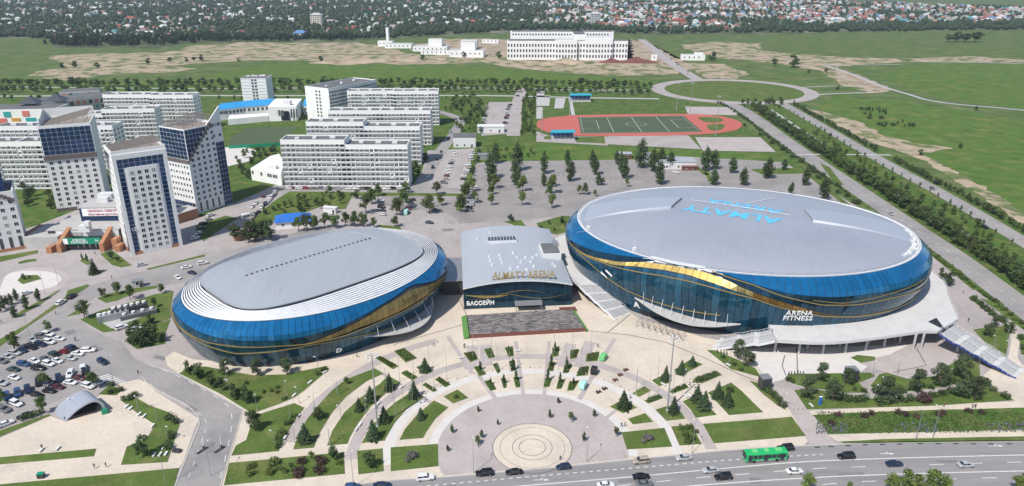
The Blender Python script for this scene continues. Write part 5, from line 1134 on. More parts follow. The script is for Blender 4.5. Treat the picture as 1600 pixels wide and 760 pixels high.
for i, (px, py, sx, sy, h) in enumerate(((882, 100, 36, 12, 8), (910, 104, 16, 8, 3), (995, 98, 30, 10, 7), (955, 98, 18, 8, 6), (560, 97, 60, 9, 5), (620, 95, 40, 7, 4), (525, 99, 40, 7, 4))):
    rnd = random.Random(i); p = at(px, py); mb = MB(); NA2 = 18
    prof = [1, .8, .52, .25, .05]; rows = [[(p[0] + sx * f * math.cos(6.283 * k / NA2) * (1 + .18 * rnd.uniform(-1, 1)), p[1] + sy * f * math.sin(6.283 * k / NA2) * (1 + .18 * rnd.uniform(-1, 1)), .02 + h * (1 - f) * (1 + .25 * rnd.uniform(-1, 1))) for k in range(NA2)] for f in prof]
    mb.rings(rows, capt=True); o = mb.build('earth_mound', m['dirt' if i in (0, 1) else 'redbrown' if i in (2, 3) else 'sandy'])
    tag(o, ('grassy earth mound before the institute', 'small earth heap beside the long mound', 'dark red stockpile at the end of the institute', 'smaller dark stockpile beside the red one', 'long sandy spoil heap on the field edge', 'sandy spoil heap right of the long one', 'sandy spoil heap left of the long one')[i], 'mound')
# ---------------------------------------------------------------- arched stage, chillers
f0 = at(101, 660); f1 = at(168, 644); sc = ((f0[0] + f1[0]) / 2, (f0[1] + f1[1]) / 2); sa = math.atan2(f1[1] - f0[1], f1[0] - f0[0]); Wd = math.hypot(f1[0] - f0[0], f1[1] - f0[1]); Dp = 8.0
stg = empty('arched_stage', sc, sa, 'small stage under a silver arched shell on the cream square', 'stage')
AX = [0, .06, .14, .25, .38, .5, .62, .72, .8, .87, .93, .97, 1.0]; AZ = [0, .14, .3, .5, .7, .83, .94, .99, .98, .9, .72, .42, 0]; NS = len(AX) - 1
def arch(i, y, t=0.0): return (-Wd / 2 + t + (Wd - 2 * t) * AX[i] - .42 * y, y, .15 + (4.9 - t) * AZ[i])
mb = MB(); rw = lambda y, t: [arch(i, y, t) for i in range(NS + 1)]
mb.rings([rw(0, 0), rw(Dp, 0)], closed=False); mb.rings([rw(0, .55), rw(0, 0)], closed=False); mb.rings([rw(Dp, .55), rw(0, .55)], closed=False); mb.build('shell', m['metal_roof'], stg, False)
MB().add(rw(Dp - .3, .3), [tuple(range(NS + 1))]).build('back_wall', m['dsteel'], stg)
MB().box(-1.6, Dp * .5, .1, Wd * .74, Dp * .8, .8).build('platform', m['dsteel'], stg)
for i in range(5): MB().box(-4.4 + i * 1.5, Dp * .8, 2.6, .6, .5, 1.5).build('banner_board', m['cabin'], stg)
MB().box(Wd / 2 - .6, -.8, .2, 1.6, 1.2, 1.4).build('planter', m['signgreen'], stg)
ch0 = at(197, 493); 
for i, (px, py, n, lab) in enumerate(((178, 499, 6, 'row of grey cooling units with fan cowls, low unit nearer the street'), (204, 491, 6, 'taller cooling unit bank with white fan cowls on the lawn'), (217, 494, 4, 'white duct bank beside the taller cooling units'))):
    e = empty('cooling_unit', at(px, py), R(33), lab, 'cooling unit', 'cooling units on the lawn'); L = (11, 13, 13)[i]; h = (2.6, 3.4, 1.6)[i]
    MB().box(0, 0, .3, L, 4, h).build('casing', m[('steel', 'dsteel', 'bitumen')[i]], e)
    for k in range(n):
        mb = MB(); x = -L / 2 + L * (k + .5) / n; mb.tube((x, 0, h + .3), (x, 0, h + 1.0), .75, .75, 10); mb.build('fan_cowl', m['cabin'], e)
sheet('cooling_yard', pts(z1, '640,510 930,410 1000,465 740,570'), .33, m['concrete'])
# ================================================================== VEGETATION
def leaf_cloud(rnd, clumps, n, size, flat=.3):
    """leaf-sized quads scattered through ellipsoidal clumps; returns verts, faces"""
    vs = []; fs = []; wts = [c[3] * c[4] * c[5] for c in clumps]; tot = sum(wts)
    for c, w in zip(clumps, wts):
        for _ in range(max(3, int(n * w / tot))):
            while True:
                d = Vector((rnd.uniform(-1, 1), rnd.uniform(-1, 1), rnd.uniform(-1, 1)))
                if .05 < d.length <= 1: break
            d.normalize(); r = rnd.random() ** .35
            p = Vector((c[0] + d.x * c[3] * r, c[1] + d.y * c[4] * r, c[2] + d.z * c[5] * r))
            nrm = (d + Vector((rnd.uniform(-1, 1), rnd.uniform(-1, 1), rnd.uniform(-.4, 1.2))) * .8).normalized()
            u = nrm.orthogonal().normalized(); v = nrm.cross(u); a = rnd.random() * 6.28
            u, v = u * math.cos(a) + v * math.sin(a), v * math.cos(a) - u * math.sin(a); s = size * rnd.uniform(.6, 1.35)
            b = len(vs); vs += [tuple(p + u * s), tuple(p + v * s * .7), tuple(p - u * s), tuple(p - v * s * .7)]; fs.append((b, b + 1, b + 2, b + 3))
    return vs, fs
def make_broadleaf(seed, h=9.0, r=3.2, n=950, size=.34, mt='leaf', trunk_h=.28, name='crown'):
    rnd = random.Random(seed); cl = []
    for i in range(15):
        a = rnd.random() * 6.28; rr = r * math.sqrt(rnd.random()) * .75; z = h * (trunk_h + .08 + (1 - trunk_h - .16) * rnd.random()); k = 1 - .55 * abs((z / h - .55) / .45)
        cl.append((rr * math.cos(a) * k, rr * math.sin(a) * k, z, r * rnd.uniform(.3, .52), r * rnd.uniform(.3, .52), h * rnd.uniform(.09, .15)))
    v, f = leaf_cloud(rnd, cl, n, size); cm = MB().add(v, f).mesh(name, m[mt])
    t = MB(); t.tube((0, 0, 0), (0, 0, h * trunk_h), r * .07, r * .05, 6)
    for c in cl[:6]: t.tube((0, 0, h * trunk_h * .9), (c[0] * .8, c[1] * .8, c[2]), r * .04, r * .015, 4)
    t.tube((0, 0, h * trunk_h), (0, 0, h * .8), r * .05, r * .015, 5); return t.mesh('trunk', m['trunk']), cm
def make_spruce(seed, h=7.0, r=2.2, mt='spruce', tiers=15, full=1.0):
    rnd = random.Random(seed); vs = []; fs = []
    for k in range(tiers):
        t = k / tiers; z = h * (.06 + .92 * t); R_ = r * (1 - t) ** .85 * full + .12; nb = max(6, int(17 * (1 - t * .6)))
        for i in range(nb):
            a = 6.283 * (i + rnd.random()) / nb; L = R_ * rnd.uniform(.72, 1.12); dz = -L * rnd.uniform(.12, .34); w = L * .26 + .09
            c, s = math.cos(a), math.sin(a)
            for q in range(3):
                f0, f1 = q / 3, (q + 1.15) / 3; z0, z1 = z + dz * f0 + rnd.uniform(-.08, .08), z + dz * f1; w0 = w * (1 - f0 * .55); b = len(vs)
                vs += [(c * L * f0 - s * w0, s * L * f0 + c * w0, z0), (c * L * f0 + s * w0, s * L * f0 - c * w0, z0 - .06), (c * L * f1 + s * w0 * .5, s * L * f1 - c * w0 * .5, z1), (c * L * f1 - s * w0 * .5, s * L * f1 + c * w0 * .5, z1 - .05)]; fs.append((b, b + 1, b + 2, b + 3))
    return MB().tube((0, 0, 0), (0, 0, h * .97), .16, .03, 6).mesh('trunk', m['trunk']), MB().add(vs, fs).mesh('crown', m[mt])
def make_egg(seed, h=8.0, r=1.75, n=1500, size=.21, mt='leaf_dark'):
    rnd = random.Random(seed); cl = []
    for k in range(12):
        t = (k + .5) / 12; z = h * (.07 + .9 * t); R_ = r * (math.sin(math.pi * min(1, t * .86 + .14)) ** .75)
        for i in range(3):
            a = rnd.random() * 6.283; cl.append((R_ * .42 * math.cos(a), R_ * .42 * math.sin(a), z, R_ * .62 + .05, R_ * .62 + .05, h * .07))
    v, f = leaf_cloud(rnd, cl, n, size); return MB().tube((0, 0, 0), (0, 0, h * .5), .14, .08, 6).mesh('trunk', m['trunk']), MB().add(v, f).mesh('crown', m[mt])
def make_shrub(seed, h=1.4, r=1.2, n=240, size=.18, mt='leaf'):
    rnd = random.Random(seed); cl = [(r * .5 * math.cos(a), r * .5 * math.sin(a), h * rnd.uniform(.4, .6), r * .55, r * .55, h * .45) for a in (rnd.random() * 6.28 for _ in range(6))]
    v, f = leaf_cloud(rnd, cl, n, size); st = MB()
    for c in cl[:3]: st.tube((0, 0, 0), (c[0], c[1], c[2]), .05, .02, 4)
    return st.mesh('stem', m['trunk']), MB().add(v, f).mesh('foliage', m[mt])
DARK = None
KIND = {
 'tree': [make_broadleaf(s, 9, 3.3) for s in range(5)], 'tree_light': [make_broadleaf(20 + s, 8, 2.6, 800, .3, 'leaf_light') for s in range(3)], 'tree_dark': [make_broadleaf(30 + s, 8, 3.2, 1000, .34, 'leaf_dark', .14) for s in range(3)],
 'sapling': [make_broadleaf(40 + s, 4.2, 1.0, 220, .2, 'leaf', .35) for s in range(3)], 'spruce': [make_spruce(s) for s in range(4)], 'egg': [make_egg(s) for s in range(4)], 'column': [make_egg(10 + s, 5.0, .62, 420, .17, 'spruce') for s in range(3)],
 'shrub': [make_shrub(s) for s in range(3)], 'shrub_dark': [make_shrub(10 + s, 1.8, 1.5, 300, .2, 'leaf_dark') for s in range(3)], 'shrub_red': [make_shrub(20 + s, 1.6, 1.4, 260, .2, 'leaf_red') for s in range(2)], 'shrub_light': [make_shrub(30 + s, 1.2, 1.2, 220, .18, 'leaf_light') for s in range(2)], 'shrub_grey': [make_shrub(40, 1.7, 2.2, 420, .22, 'leaf_grey')],
 'pine': [make_broadleaf(50 + s, 7.5, 2.9, 1500, .24, 'pine', .16) for s in range(3)]}
BASEH = {'tree': 9, 'tree_light': 8, 'tree_dark': 8, 'sapling': 4.2, 'spruce': 7, 'egg': 8, 'column': 5, 'shrub': 1.4, 'shrub_dark': 1.8, 'shrub_red': 1.6, 'shrub_light': 1.2, 'shrub_grey': 1.7, 'pine': 7.5}
vr = random.Random(77)
def plant(kind, p, h, name, label, group, cat='tree', z=.25, fat=1.0):
    t, c = vr.choice(KIND[kind]); s = h / BASEH[kind]; e = empty(name, (p[0], p[1], z), vr.random() * 6.28, label, cat, group); e.scale = (s * fat * vr.uniform(.86, 1.16), s * fat * vr.uniform(.86, 1.16), s * vr.uniform(.92, 1.1)); e.rotation_euler = (vr.uniform(-.05, .05), vr.uniform(-.05, .05), e.rotation_euler[2])
    link(t.name.split('.')[0], t, e); link(c.name.split('.')[0], c, e); return e
# spruces and young firs on the plaza: (x, y of the foot, height)
SPR = [(z4, 520, 195, 6.2), (z4, 345, 285, 6.0), (z4, 250, 345, 6.2), (z4, 195, 390, 5.6), (z4, 465, 325, 6.4), (z4, 320, 445, 6.6), (z4, 265, 530, 6.6), (z4, 500, 430, 4.6), (z3, 748, 528, 7.0),
       (z6, 110, 378, 6.6), (z6, 355, 400, 6.4), (z6, 315, 240, 5.8), (z6, 390, 205, 5.4), (z6, 448, 168, 4.8), (z6, 472, 345, 6.2), (z6, 505, 382, 7.2), (z6, 573, 328, 6.4), (z6, 622, 364, 6.2)]
NEAR = ['at the top of the left planting beds', 'on the second curved lawn, upper end', 'on the second curved lawn, middle', 'on the second curved lawn, lower end', 'at the head of the third curved lawn', 'midway on the third curved lawn', 'at the foot of the tall left floodlight mast', 'thin grey one on the fourth curved lawn', 'alone on the lower outer lawn left of the plaza',
        'on the small square lawn right of the ring path', 'at the foot of the tall right floodlight mast', 'on the small lawn behind the right mast', 'in the bed nearest the large arena steps', 'with a bare tip behind the first bed tree', 'shorter of the close pair on the right lawn', 'taller of the close pair on the right lawn', 'left tree on the rightmost sloping lawn', 'right tree on the rightmost sloping lawn']
for (f, x, y, h), nl in zip(SPR, NEAR): plant('spruce', f(x, y), h, 'spruce_tree', 'dark green spruce ' + nl, 'spruces on the plaza lawns')
COLS = [(160, 188, 4), (300, 100, 3), (320, 190, 5), (212, 262, 3), (276, 255, 4.2), (338, 240, 4.6), (527, 100, 4.4), (512, 170, 5.2), (590, 185, 5), (492, 240, 4.8), (555, 250, 4.2), (618, 262, 3.4)]
for i, (x, y, h) in enumerate(COLS): plant('column', z5(x, y), h, 'columnar_thuja', '%s slim columnar thuja from the left in the central planting beds' % ordn(sorted(range(12), key=lambda k: COLS[k][0]).index(i)), 'slim thujas in the central beds')
POTS = [(22, 500, 3.2), (150, 395, 2.4), (247, 460, 2.2), (168, 523, 3.2), (150, 555, 3), (545, 352, 2.6), (503, 425, 3.4), (607, 445, 3.6), (722, 420, 2.8), (672, 540, 3.4), (828, 515, 3.2), (630 - 630, 590, 2.6)]
for i, (x, y, h) in enumerate(POTS):
    e = plant('sapling' if i in (4, 7, 10) else 'column', z5(x, y), h, 'potted_tree', '%s small potted tree from the left on the round grey square' % ordn(sorted(range(12), key=lambda k: POTS[k][0]).index(i)), 'potted trees on the round square', z=.22, fat=1.5)
    MB().tube((0, 0, 0), (0, 0, .75), .32, .45, 8).build('pot', m['concrete'], e)
# hedges in the narrow beds
def hedge(poly, h, label, mt='leaf_dark', n=14, group='clipped hedges in the plaza beds', size=.16):
    cx = sum(p[0] for p in poly) / len(poly); cy = sum(p[1] for p in poly) / len(poly); rnd = random.Random(int(cx * 10)); P = [(cx + (p[0] - cx) * .82, cy + (p[1] - cy) * .82) for p in poly]
    xs = [p[0] for p in P]; ys = [p[1] for p in P]; vs = []; fs = []
    area = abs(sum(P[i][0] * P[(i + 1) % len(P)][1] - P[(i + 1) % len(P)][0] * P[i][1] for i in range(len(P)))) / 2; N = int(min(1600, area * n)); k = 0; tries = 0
    while k < N and tries < N * 20:
        tries += 1; x, y = rnd.uniform(min(xs), max(xs)), rnd.uniform(min(ys), max(ys)); ins = False
        for i in range(len(P)):
            a, b = P[i], P[i - 1]
            if (a[1] > y) != (b[1] > y) and x < (b[0] - a[0]) * (y - a[1]) / (b[1] - a[1]) + a[0]: ins = not ins
        if not ins: continue
        k += 1; z = h * (rnd.random() ** .4) + .05; s = size * rnd.uniform(.7, 1.5); nrm = Vector((rnd.uniform(-1, 1), rnd.uniform(-1, 1), rnd.uniform(.1, 1.2))).normalized(); u = nrm.orthogonal().normalized() * s; v = nrm.cross(u)
        c = Vector((x - cx, y - cy, z)); b = len(vs); vs += [tuple(c + u), tuple(c + v), tuple(c - u), tuple(c - v)]; fs.append((b, b + 1, b + 2, b + 3))
    o = MB().add(vs, fs).build('hedge', m[mt]); o.location = (cx, cy, .28); return tag(o, label, 'hedge', group)
HED = [(z4, '365,95 415,78 482,130 425,152'), (z4, '273,130 295,118 390,170 360,185'), (z4, '400,205 425,190 485,225 455,240'), (z4, '475,175 500,165 560,195 525,212'), (z4, '505,262 520,252 582,290 560,298'), (z4, '568,235 590,222 648,260 620,275')]
HED += [(z5, s) for s in ('75,105 130,95 150,135 110,150', '178,85 215,80 232,125 200,132', '280,78 320,72 325,120 300,125', '128,175 160,165 190,210 155,220', '220,160 245,153 260,198 245,207', '300,145 330,140 335,190 312,197', '178,245 210,235 240,285 210,292', '260,230 285,228 290,275 275,280', '322,225 350,222 357,275 335,275',
        '515,80 552,70 545,120 515,125', '605,90 650,85 635,130 603,135', '685,110 750,97 740,145 680,148', '500,150 530,148 520,195 490,195', '575,165 615,155 595,203 567,205', '650,175 700,170 690,215 633,220', '480,230 515,230 500,272 472,275', '545,240 580,235 560,282 535,283', '600,245 650,240 620,290 588,292')]
n_bed = len(HED)
HED += [(z6, '210,340 285,310 305,327 230,355'), (z6, '330,295 415,258 432,275 350,307'), (z6, '450,235 570,193 597,212 495,255 455,250')]
for i, (f, s) in enumerate(HED):
    P = pts(f, s)
    if i < n_bed: tag(MB().prism(P, .12, .30, 0, 1).build('lawn', [m['lawn'], m['kerb']]), None, None, None, 'structure')
    lab = '%s low green hedge bed of the left fan, counted from the small arena' % ordn(i) if i < 6 else '%s low planting bed of the central rows, counted row by row from the platform' % ordn(i - 6) if i < n_bed else ('dark clipped hedge beside the ring path on the right', 'dark clipped hedge between the right mast and the bench', 'long dark hedge nearest the large arena entrance')[i - n_bed]
    hedge(P, .45 if i < n_bed else .8, lab, 'leaf' if i < n_bed else 'leaf_dark', 26, size=.17)
# shrubs and trees on the near lawns
NEARPL = [('pine', z3, [(315, 160, 6), (492, 165, 6), (652, 155, 6), (345, 85, 0)], 'bushy pine on the lawn below the small arena wall'), ('tree_dark', z3, [(130, 160, 5), (175, 180, 5.5), (250, 235, 5.5), (300, 250, 5), (380, 295, 5.5), (440, 315, 6), (478, 465, 6.5), (815, 405, 4.5)], 'dark leafy tree on the outer lawn beside the access road'),
 ('shrub', z3, [(530, 258, 1), (570, 250, 1), (600, 235, 1), (600, 258, 1), (655, 425, 1.6), (690, 390, 1.6), (625, 485, 1.8), (605, 515, 1.8), (600, 550, 1.8), (620, 680, 1.2), (640, 688, 1.2), (675, 655, 1.2), (685, 675, 1.2), (435, 210, 1.2), (635, 295, 1.2), (820, 160, 1.6), (850, 140, 1.6)], 'small round shrub on the lawns left of the plaza'),
 ('shrub_red', z3, [(730, 640, 1.8), (720, 690, 1.8), (712, 715, 1.6), (835, 640, 2.4), (828, 690, 2)], 'purple leaved shrub in the roadside bed left of the plaza'), ('tree_light', z3, [(785, 625, 3), (970, 215, 3)], 'yellow green young tree on the left lawns'), ('tree_dark', z3, [(905, 625, 4.5)], 'dark bush tree at the right end of the roadside bed'),
 ('shrub_light', z3, [(455, 700, 1.8), (460, 660, 1.8), (575, 650, 2), (570, 690, 1.8), (935, 645, 1.4)], 'yellowish shrub in the roadside bed left of the plaza'), ('tree_dark', z4, [(245, 670, 5)], 'broad dark shrub tree filling the small square lawn by the boulevard'), ('shrub_grey', z4, [(450, 630, 1.7)], 'large purple grey shrub on the left corner lawn'),
 ('shrub_grey', z6, [(225, 540, 1.7)], 'large purple grey shrub on the right corner lawn'), ('shrub', z6, [(390, 480, 1.6), (432, 480, 1.6), (410, 510, 1.6), (440, 530, 1.8), (460, 500, 1.5), (425, 545, 1.6)], 'rounded shrub in the triangular bed right of the plaza'), ('shrub_dark', z6, [(635, 295, 1.8), (480, 240, 1.6)], 'dark round shrub beside the right plaza beds'),
 ('shrub', z5, [(38, 325, 1.2)], 'lone shrub on the diamond lawn'), ('pine', z6, [(672, 130, 7.5), (725, 175, 7)], 'large dark pine below the arena steps'), ('column', z6, [(572, 105, 2), (588, 108, 2), (603, 111, 2), (618, 113, 2)], 'small clipped cone in the row below the arena steps'), ('shrub_dark', z6, [(600, 128, 1.2), (655, 165, 1.2), (690, 190, 1.2)], 'low shrub on the slope below the arena steps'),
 ('shrub_dark', z6, [(830, 300, 2), (850, 320, 2), (870, 340, 2), (890, 365, 2), (810, 285, 2)], 'shrub on the green bank beside the entry road'),
 ('tree_dark', z2, [(745, 610, 6.5)], 'dark tree on the lawn corner below the stage square'), ('shrub_dark', z2, [(655, 320, 1.9), (695, 305, 1.9), (880, 415, 2), (905, 435, 2), (890, 510, 2), (870, 565, 2), (575, 245, 1.8), (580, 285, 1.8), (620, 270, 1.8), (130, 420, 1.8), (175, 405, 1.8), (215, 385, 1.4)], 'dark round shrub around the stage square'),
 ('tree', z2, [(80, 65, 5), (235, 255, 5.5), (490, 255, 6.5), (230, 385, 5.5), (10, 340, 5)], 'leafy tree among the parked cars of the left car park'), ('tree', z1, [(560, 500, 8.5)], 'tall loose tree at the street corner by the cooling units'), ('tree', z1, [(680, 365, 4.5), (780, 340, 5.5), (860, 375, 6.5), (1068, 335, 4.5), (1020, 430, 4)], 'small tree on the verge by the small arena'),
 ('tree_dark', z1, [(880, 680, 7), (930, 690, 7.5), (990, 650, 7), (1040, 660, 6.5), (900, 620, 6), (1000, 540, 4)], 'dense dark tree of the clump left of the small arena'), ('spruce', z1, [(622, 205, 8)], 'large blue spruce at the forecourt edge'), ('egg', z1, [(100, 495, 6), (175, 440, 6.5), (258, 385, 6.5), (5, 460, 6), (30, 440, 6), (52, 415, 5), (80, 410, 5.5), (110, 385, 5.5)], 'pointed dark conifer beside the pedestrian walk'),
 ('column', z1, [(548, 118, 4), (575, 122, 4.5)], 'slim conifer next to the large blue spruce'), ('tree_dark', z1, [(160, 245, 2.6), (200, 240, 2), (735, 110, 4), (780, 130, 3)], 'small dark bush in the forecourt beds'), ('tree', z1, [(320, 590, 5), (95, 700, 6)], 'young tree at the upper edge of the left car park'),
 ('pine', z7, [(205, 290, 8), (345, 310, 8), (430, 215, 6.5), (630, 290, 8), (795, 250, 8), (925, 220, 8), (1035, 180, 8.5), (1040, 285, 7), (1115, 295, 9), (670, 320, 6), (285, 195, 6)], 'big dark pine in the planting below the terrace'), ('shrub_dark', z7, [(420, 300, 2.4), (470, 305, 2.4), (520, 305, 2.4), (610, 320, 2.6), (725, 310, 2.6), (775, 300, 2.2), (890, 280, 1.8), (940, 272, 1.8), (1000, 205, 2.4), (990, 262, 2.2), (1175, 215, 2.2), (1215, 250, 1.8), (1278, 285, 2), (780, 245, 2.4), (870, 235, 2), (915, 215, 2), (720, 255, 2), (515, 255, 1.6), (600, 260, 2.6), (110, 195, 1.6), (130, 200, 1.4), (465, 245, 1.2)], 'round dark shrub in the planting below the terrace'),
 ('shrub_red', z7, [(840, 305, 3)], 'reddish shrub in the planting below the terrace'), ('column', z7, [(110, 165, 1.8), (125, 163, 1.8), (142, 162, 1.8), (158, 161, 1.8), (172, 163, 1.8), (188, 162, 1.8)], 'small clipped cone in the row by the forecourt'),
 ('tree_light', z7, [(205, 800, 5.5), (660, 815, 7), (740, 810, 7.4), (870, 805, 7.4), (930, 815, 7), (800, 815, 6.6), (1330, 795, 5.5), (1370, 795, 5.5), (435, 790, 3)], 'bright leafy tree top rising from the boulevard median'),
 ('tree_dark', z8, [(1130, 190, 6), (1085, 150, 5)], 'dark tree beside the terrace on the avenue side'), ('shrub_dark', z8, [(1285, 280, 2.2), (1320, 310, 2.2), (1350, 330, 2.2), (1380, 355, 2.2), (1405, 375, 2.2), (1430, 395, 2.2), (1460, 410, 2.4), (1500, 450, 2.6), (1510, 480, 2.6), (1590, 530, 2.4), (1605, 590, 2.4)], 'dark shrub of the row along the side path'), ('pine', z8, [(1370, 510, 5.5), (1410, 450, 5)], 'pine beside the upper end of the long staircase')]
for kind, f, L, lab in NEARPL:
    shr = 'shrub' in kind; sel = [q for q in L if q[2] > 0]; o_ = sorted(range(len(sel)), key=lambda i: sel[i][0])
    for i, (x, y, h) in enumerate(sel):
        l_ = lab if len(sel) == 1 else ordn(o_.index(i)) + ' from left, ' + lab
        nm = {'pine': 'pine_tree', 'spruce': 'spruce_tree', 'egg': 'conifer', 'column': 'small_conifer'}.get(kind, 'shrub' if shr else 'tree')
        plant(kind, f(x, y), h, nm, l_, lab.replace('top rising', 'tops rising') + ' group' if len(sel) > 1 else None, 'shrub' if shr else 'tree')
# wildflower strip
rnd = random.Random(9); vs = []; fs = []; vs2 = []; fs2 = []
for k in range(5200):
    t = rnd.random(); yy = rnd.random(); x = 1275 + 420 * t; y = 646 + yy * 30 + (1 - t) * 4 * yy; p = at(x, y); h = rnd.uniform(.1, .55); s = rnd.uniform(.12, .3); nrm = Vector((rnd.uniform(-1, 1), rnd.uniform(-1, 1), rnd.uniform(.2, 1))).normalized(); u = nrm.orthogonal().normalized() * s; v = nrm.cross(u); c = Vector((p[0], p[1], .3 + h))
    fl = yy > .55 and math.sin(x * .045) > .1 and rnd.random() < .45; V, F = (vs2, fs2) if fl else (vs, fs); b = len(V); V += [tuple(c + u), tuple(c + v), tuple(c - u), tuple(c - v)]; F.append((b, b + 1, b + 2, b + 3))
tag(MB().add(vs, fs).build('meadow_plants', m['leaf']), 'rank green herbs of the roadside strip', None, None, 'stuff'); tag(MB().add(vs2, fs2).build('lavender_bed', m['flower']), 'lavender blue flowers along the roadside strip', None, None, 'stuff')
for i, (x, y) in enumerate([(375, 385), (520, 390), (555, 378), (700, 372), (740, 385), (800, 395), (920, 385), (940, 375), (1080, 365), (1150, 372), (340, 430)]): plant('shrub_red', z7(x, y), 1.5, 'shrub', '%s brownish bush from the left along the flower strip' % ordn([340, 375, 520, 555, 700, 740, 800, 920, 940, 1080, 1150].index(x)), 'brown bushes of the flower strip', 'shrub')

# ---------------------------------------------------------------- middle distance
def along(P, step, off, jit, rnd):
    d = 0; out = []
    for a, b in zip(P[:-1], P[1:]):
        L = math.hypot(b[0] - a[0], b[1] - a[1])
        while d < L:
            t = d / L; nx, ny = -(b[1] - a[1]) / L, (b[0] - a[0]) / L; o = off + rnd.uniform(-jit, jit); out.append((a[0] + (b[0] - a[0]) * t + nx * o, a[1] + (b[1] - a[1]) * t + ny * o)); d += step * rnd.uniform(.75, 1.25)
        d -= L
    return out
def inview(p, mg=30, top=0): x, y = pix(p[0], p[1], 0); return -mg < x < 1600 + mg and top < y < 800
rnd = random.Random(21); cnt = 0
def rowplant(P, step, off, jit, kinds, hr, label, group, name='tree', cat='tree', fat=1.0):
    global cnt
    for p in along(P, step, off, jit, rnd):
        if inview(p): plant(rnd.choice(kinds), p, rnd.uniform(*hr), name, label, group, cat, .15, fat); cnt += 1
# rows between avenue and promenade, promenade and outer avenue (offset + is to the left of travel = field side)
rowplant(AV1[8:], 4.3, 11, 1.4, ['tree_dark', 'tree', 'tree'], (6.5, 9), 'dark bushy tree in the dense row between the avenue and the promenade', 'trees between avenue and promenade', 'avenue_tree', fat=1.15)
rowplant(AV1[14:], 6.5, 16, 1.4, ['tree', 'tree_dark'], (5, 7.5), 'dark bushy tree in the dense row between the avenue and the promenade', 'trees between avenue and promenade', 'avenue_tree')
rowplant(PROM[10:], 6.5, 8, 4, ['tree', 'tree_light', 'tree'], (3, 5.5), 'loose young tree on the green between promenade and outer avenue', 'trees between promenade and outer avenue', 'promenade_tree')
rowplant(AV2[20:], 3.2, 8.8, 1, ['tree_dark', 'tree'], (3.0, 4.6), 'hedge-like small tree lining the field edge of the outer avenue', 'small trees along the field edge', 'hedgerow_tree', fat=1.2)
rowplant(AV2[2:18], 4.2, 8.5, 1.2, ['tree_dark'], (2.8, 4.6), 'hedge-like small tree lining the field edge of the outer avenue', 'small trees along the field edge', 'hedgerow_tree', fat=1.2)
rowplant(AV2[4:], 13, -8, .5, ['sapling'], (3, 4.5), 'thin sapling on the near kerb of the outer avenue', 'saplings on the outer avenue', 'sapling')
rowplant(AV1[4:30], 4.2, -10.5, .8, ['shrub_dark', 'tree_dark'], (1.6, 3), 'low shrub in the strip between avenue and rear car park', 'shrubs beside the avenue', 'shrub', 'shrub')
rowplant(AV1[44:], 3.6, -9.5, .6, ['shrub_light', 'shrub'], (1.2, 2), 'light shrub in the verge between avenue and terrace', 'verge shrubs beside the avenue', 'shrub', 'shrub')
# tree belt along the far street
for yy, st, h in ((134, 7, (6.5, 9.5)), (144, 7.5, (6.5, 9.5))):
    P = I('-10,%d 200,%d 480,%d 760,%d 1020,%d' % (yy, yy + 1, yy, yy, yy + 4)); rowplant(P, st, 0, 7, ['tree_dark', 'tree', 'tree'], h, 'dark tree of the long belt behind the apartment blocks', 'tree belt behind the blocks', 'belt_tree', fat=1.35)
P = I('0,156 330,158 480,160'); rowplant(P, 15, 0, 8, ['tree', 'tree_dark'], (4, 7), 'tree among the lawns behind the school', 'trees behind the school', 'belt_tree')
for lab, s, n, kinds, hr in (('tree of the small grove right of the rearmost block', '690,152 760,152 752,210 735,225 700,190', 64, ['tree', 'tree_light', 'tree_dark'], (3.5, 7)), ('young tree of the nursery strip beside the stadium street', '818,150 836,150 836,212 812,214', 64, ['tree_light', 'tree'], (3.5, 5.5)),
                             ('tree on the green verge before the front apartment block', '395,350 430,318 520,305 560,310 530,326 470,332', 34, ['tree', 'tree_dark', 'tree_light'], (2.5, 5)), ('tree crowding the foot of the stepped apartment blocks', '640,200 672,215 668,250 650,290 640,288 652,245', 20, ['tree_dark', 'tree'], (4, 7)),
                             ('tree between the towers and the school court', '366,240 390,236 440,232 400,270 380,290 372,262', 24, ['tree_dark', 'tree'], (3, 6)), ('tree in the gardens behind the left towers', '30,285 75,290 100,330 70,345 30,320', 16, ['tree_dark', 'tree'], (4, 7)), ('tree along the hedge of the rear car park', '748,236 754,232 726,322 716,328', 22, ['tree', 'tree_dark'], (2.5, 4.5)),
                             ('scattered field bush beside the dirt track', '1335,172 1390,168 1400,186 1440,196 1400,203 1360,194', 26, ['tree_dark', 'shrub_dark'], (1.8, 3.6)), ('tree at the near end of the roundabout', '1150,160 1220,158 1230,170 1190,176 1160,172', 22, ['tree_dark', 'tree'], (3.5, 6)), ('young tree of the strip below the running track', '748,240 836,226 836,246 760,250', 34, ['tree_light', 'tree'], (2, 3.5))):
    poly = I(s); xs = [p[0] for p in poly]; ys = [p[1] for p in poly]; k = 0
    while k < n:
        x, y = rnd.uniform(min(xs), max(xs)), rnd.uniform(min(ys), max(ys)); ins = False
        for i in range(len(poly)):
            a, b = poly[i], poly[i - 1]
            if (a[1] > y) != (b[1] > y) and x < (b[0] - a[0]) * (y - a[1]) / (b[1] - a[1]) + a[0]: ins = not ins
        if ins: plant(rnd.choice(kinds), (x, y), rnd.uniform(*hr), 'grove_tree' if 'bush' not in lab else 'field_bush', lab, lab.replace('tree', 'trees', 1), 'tree', .15, 1.1); k += 1
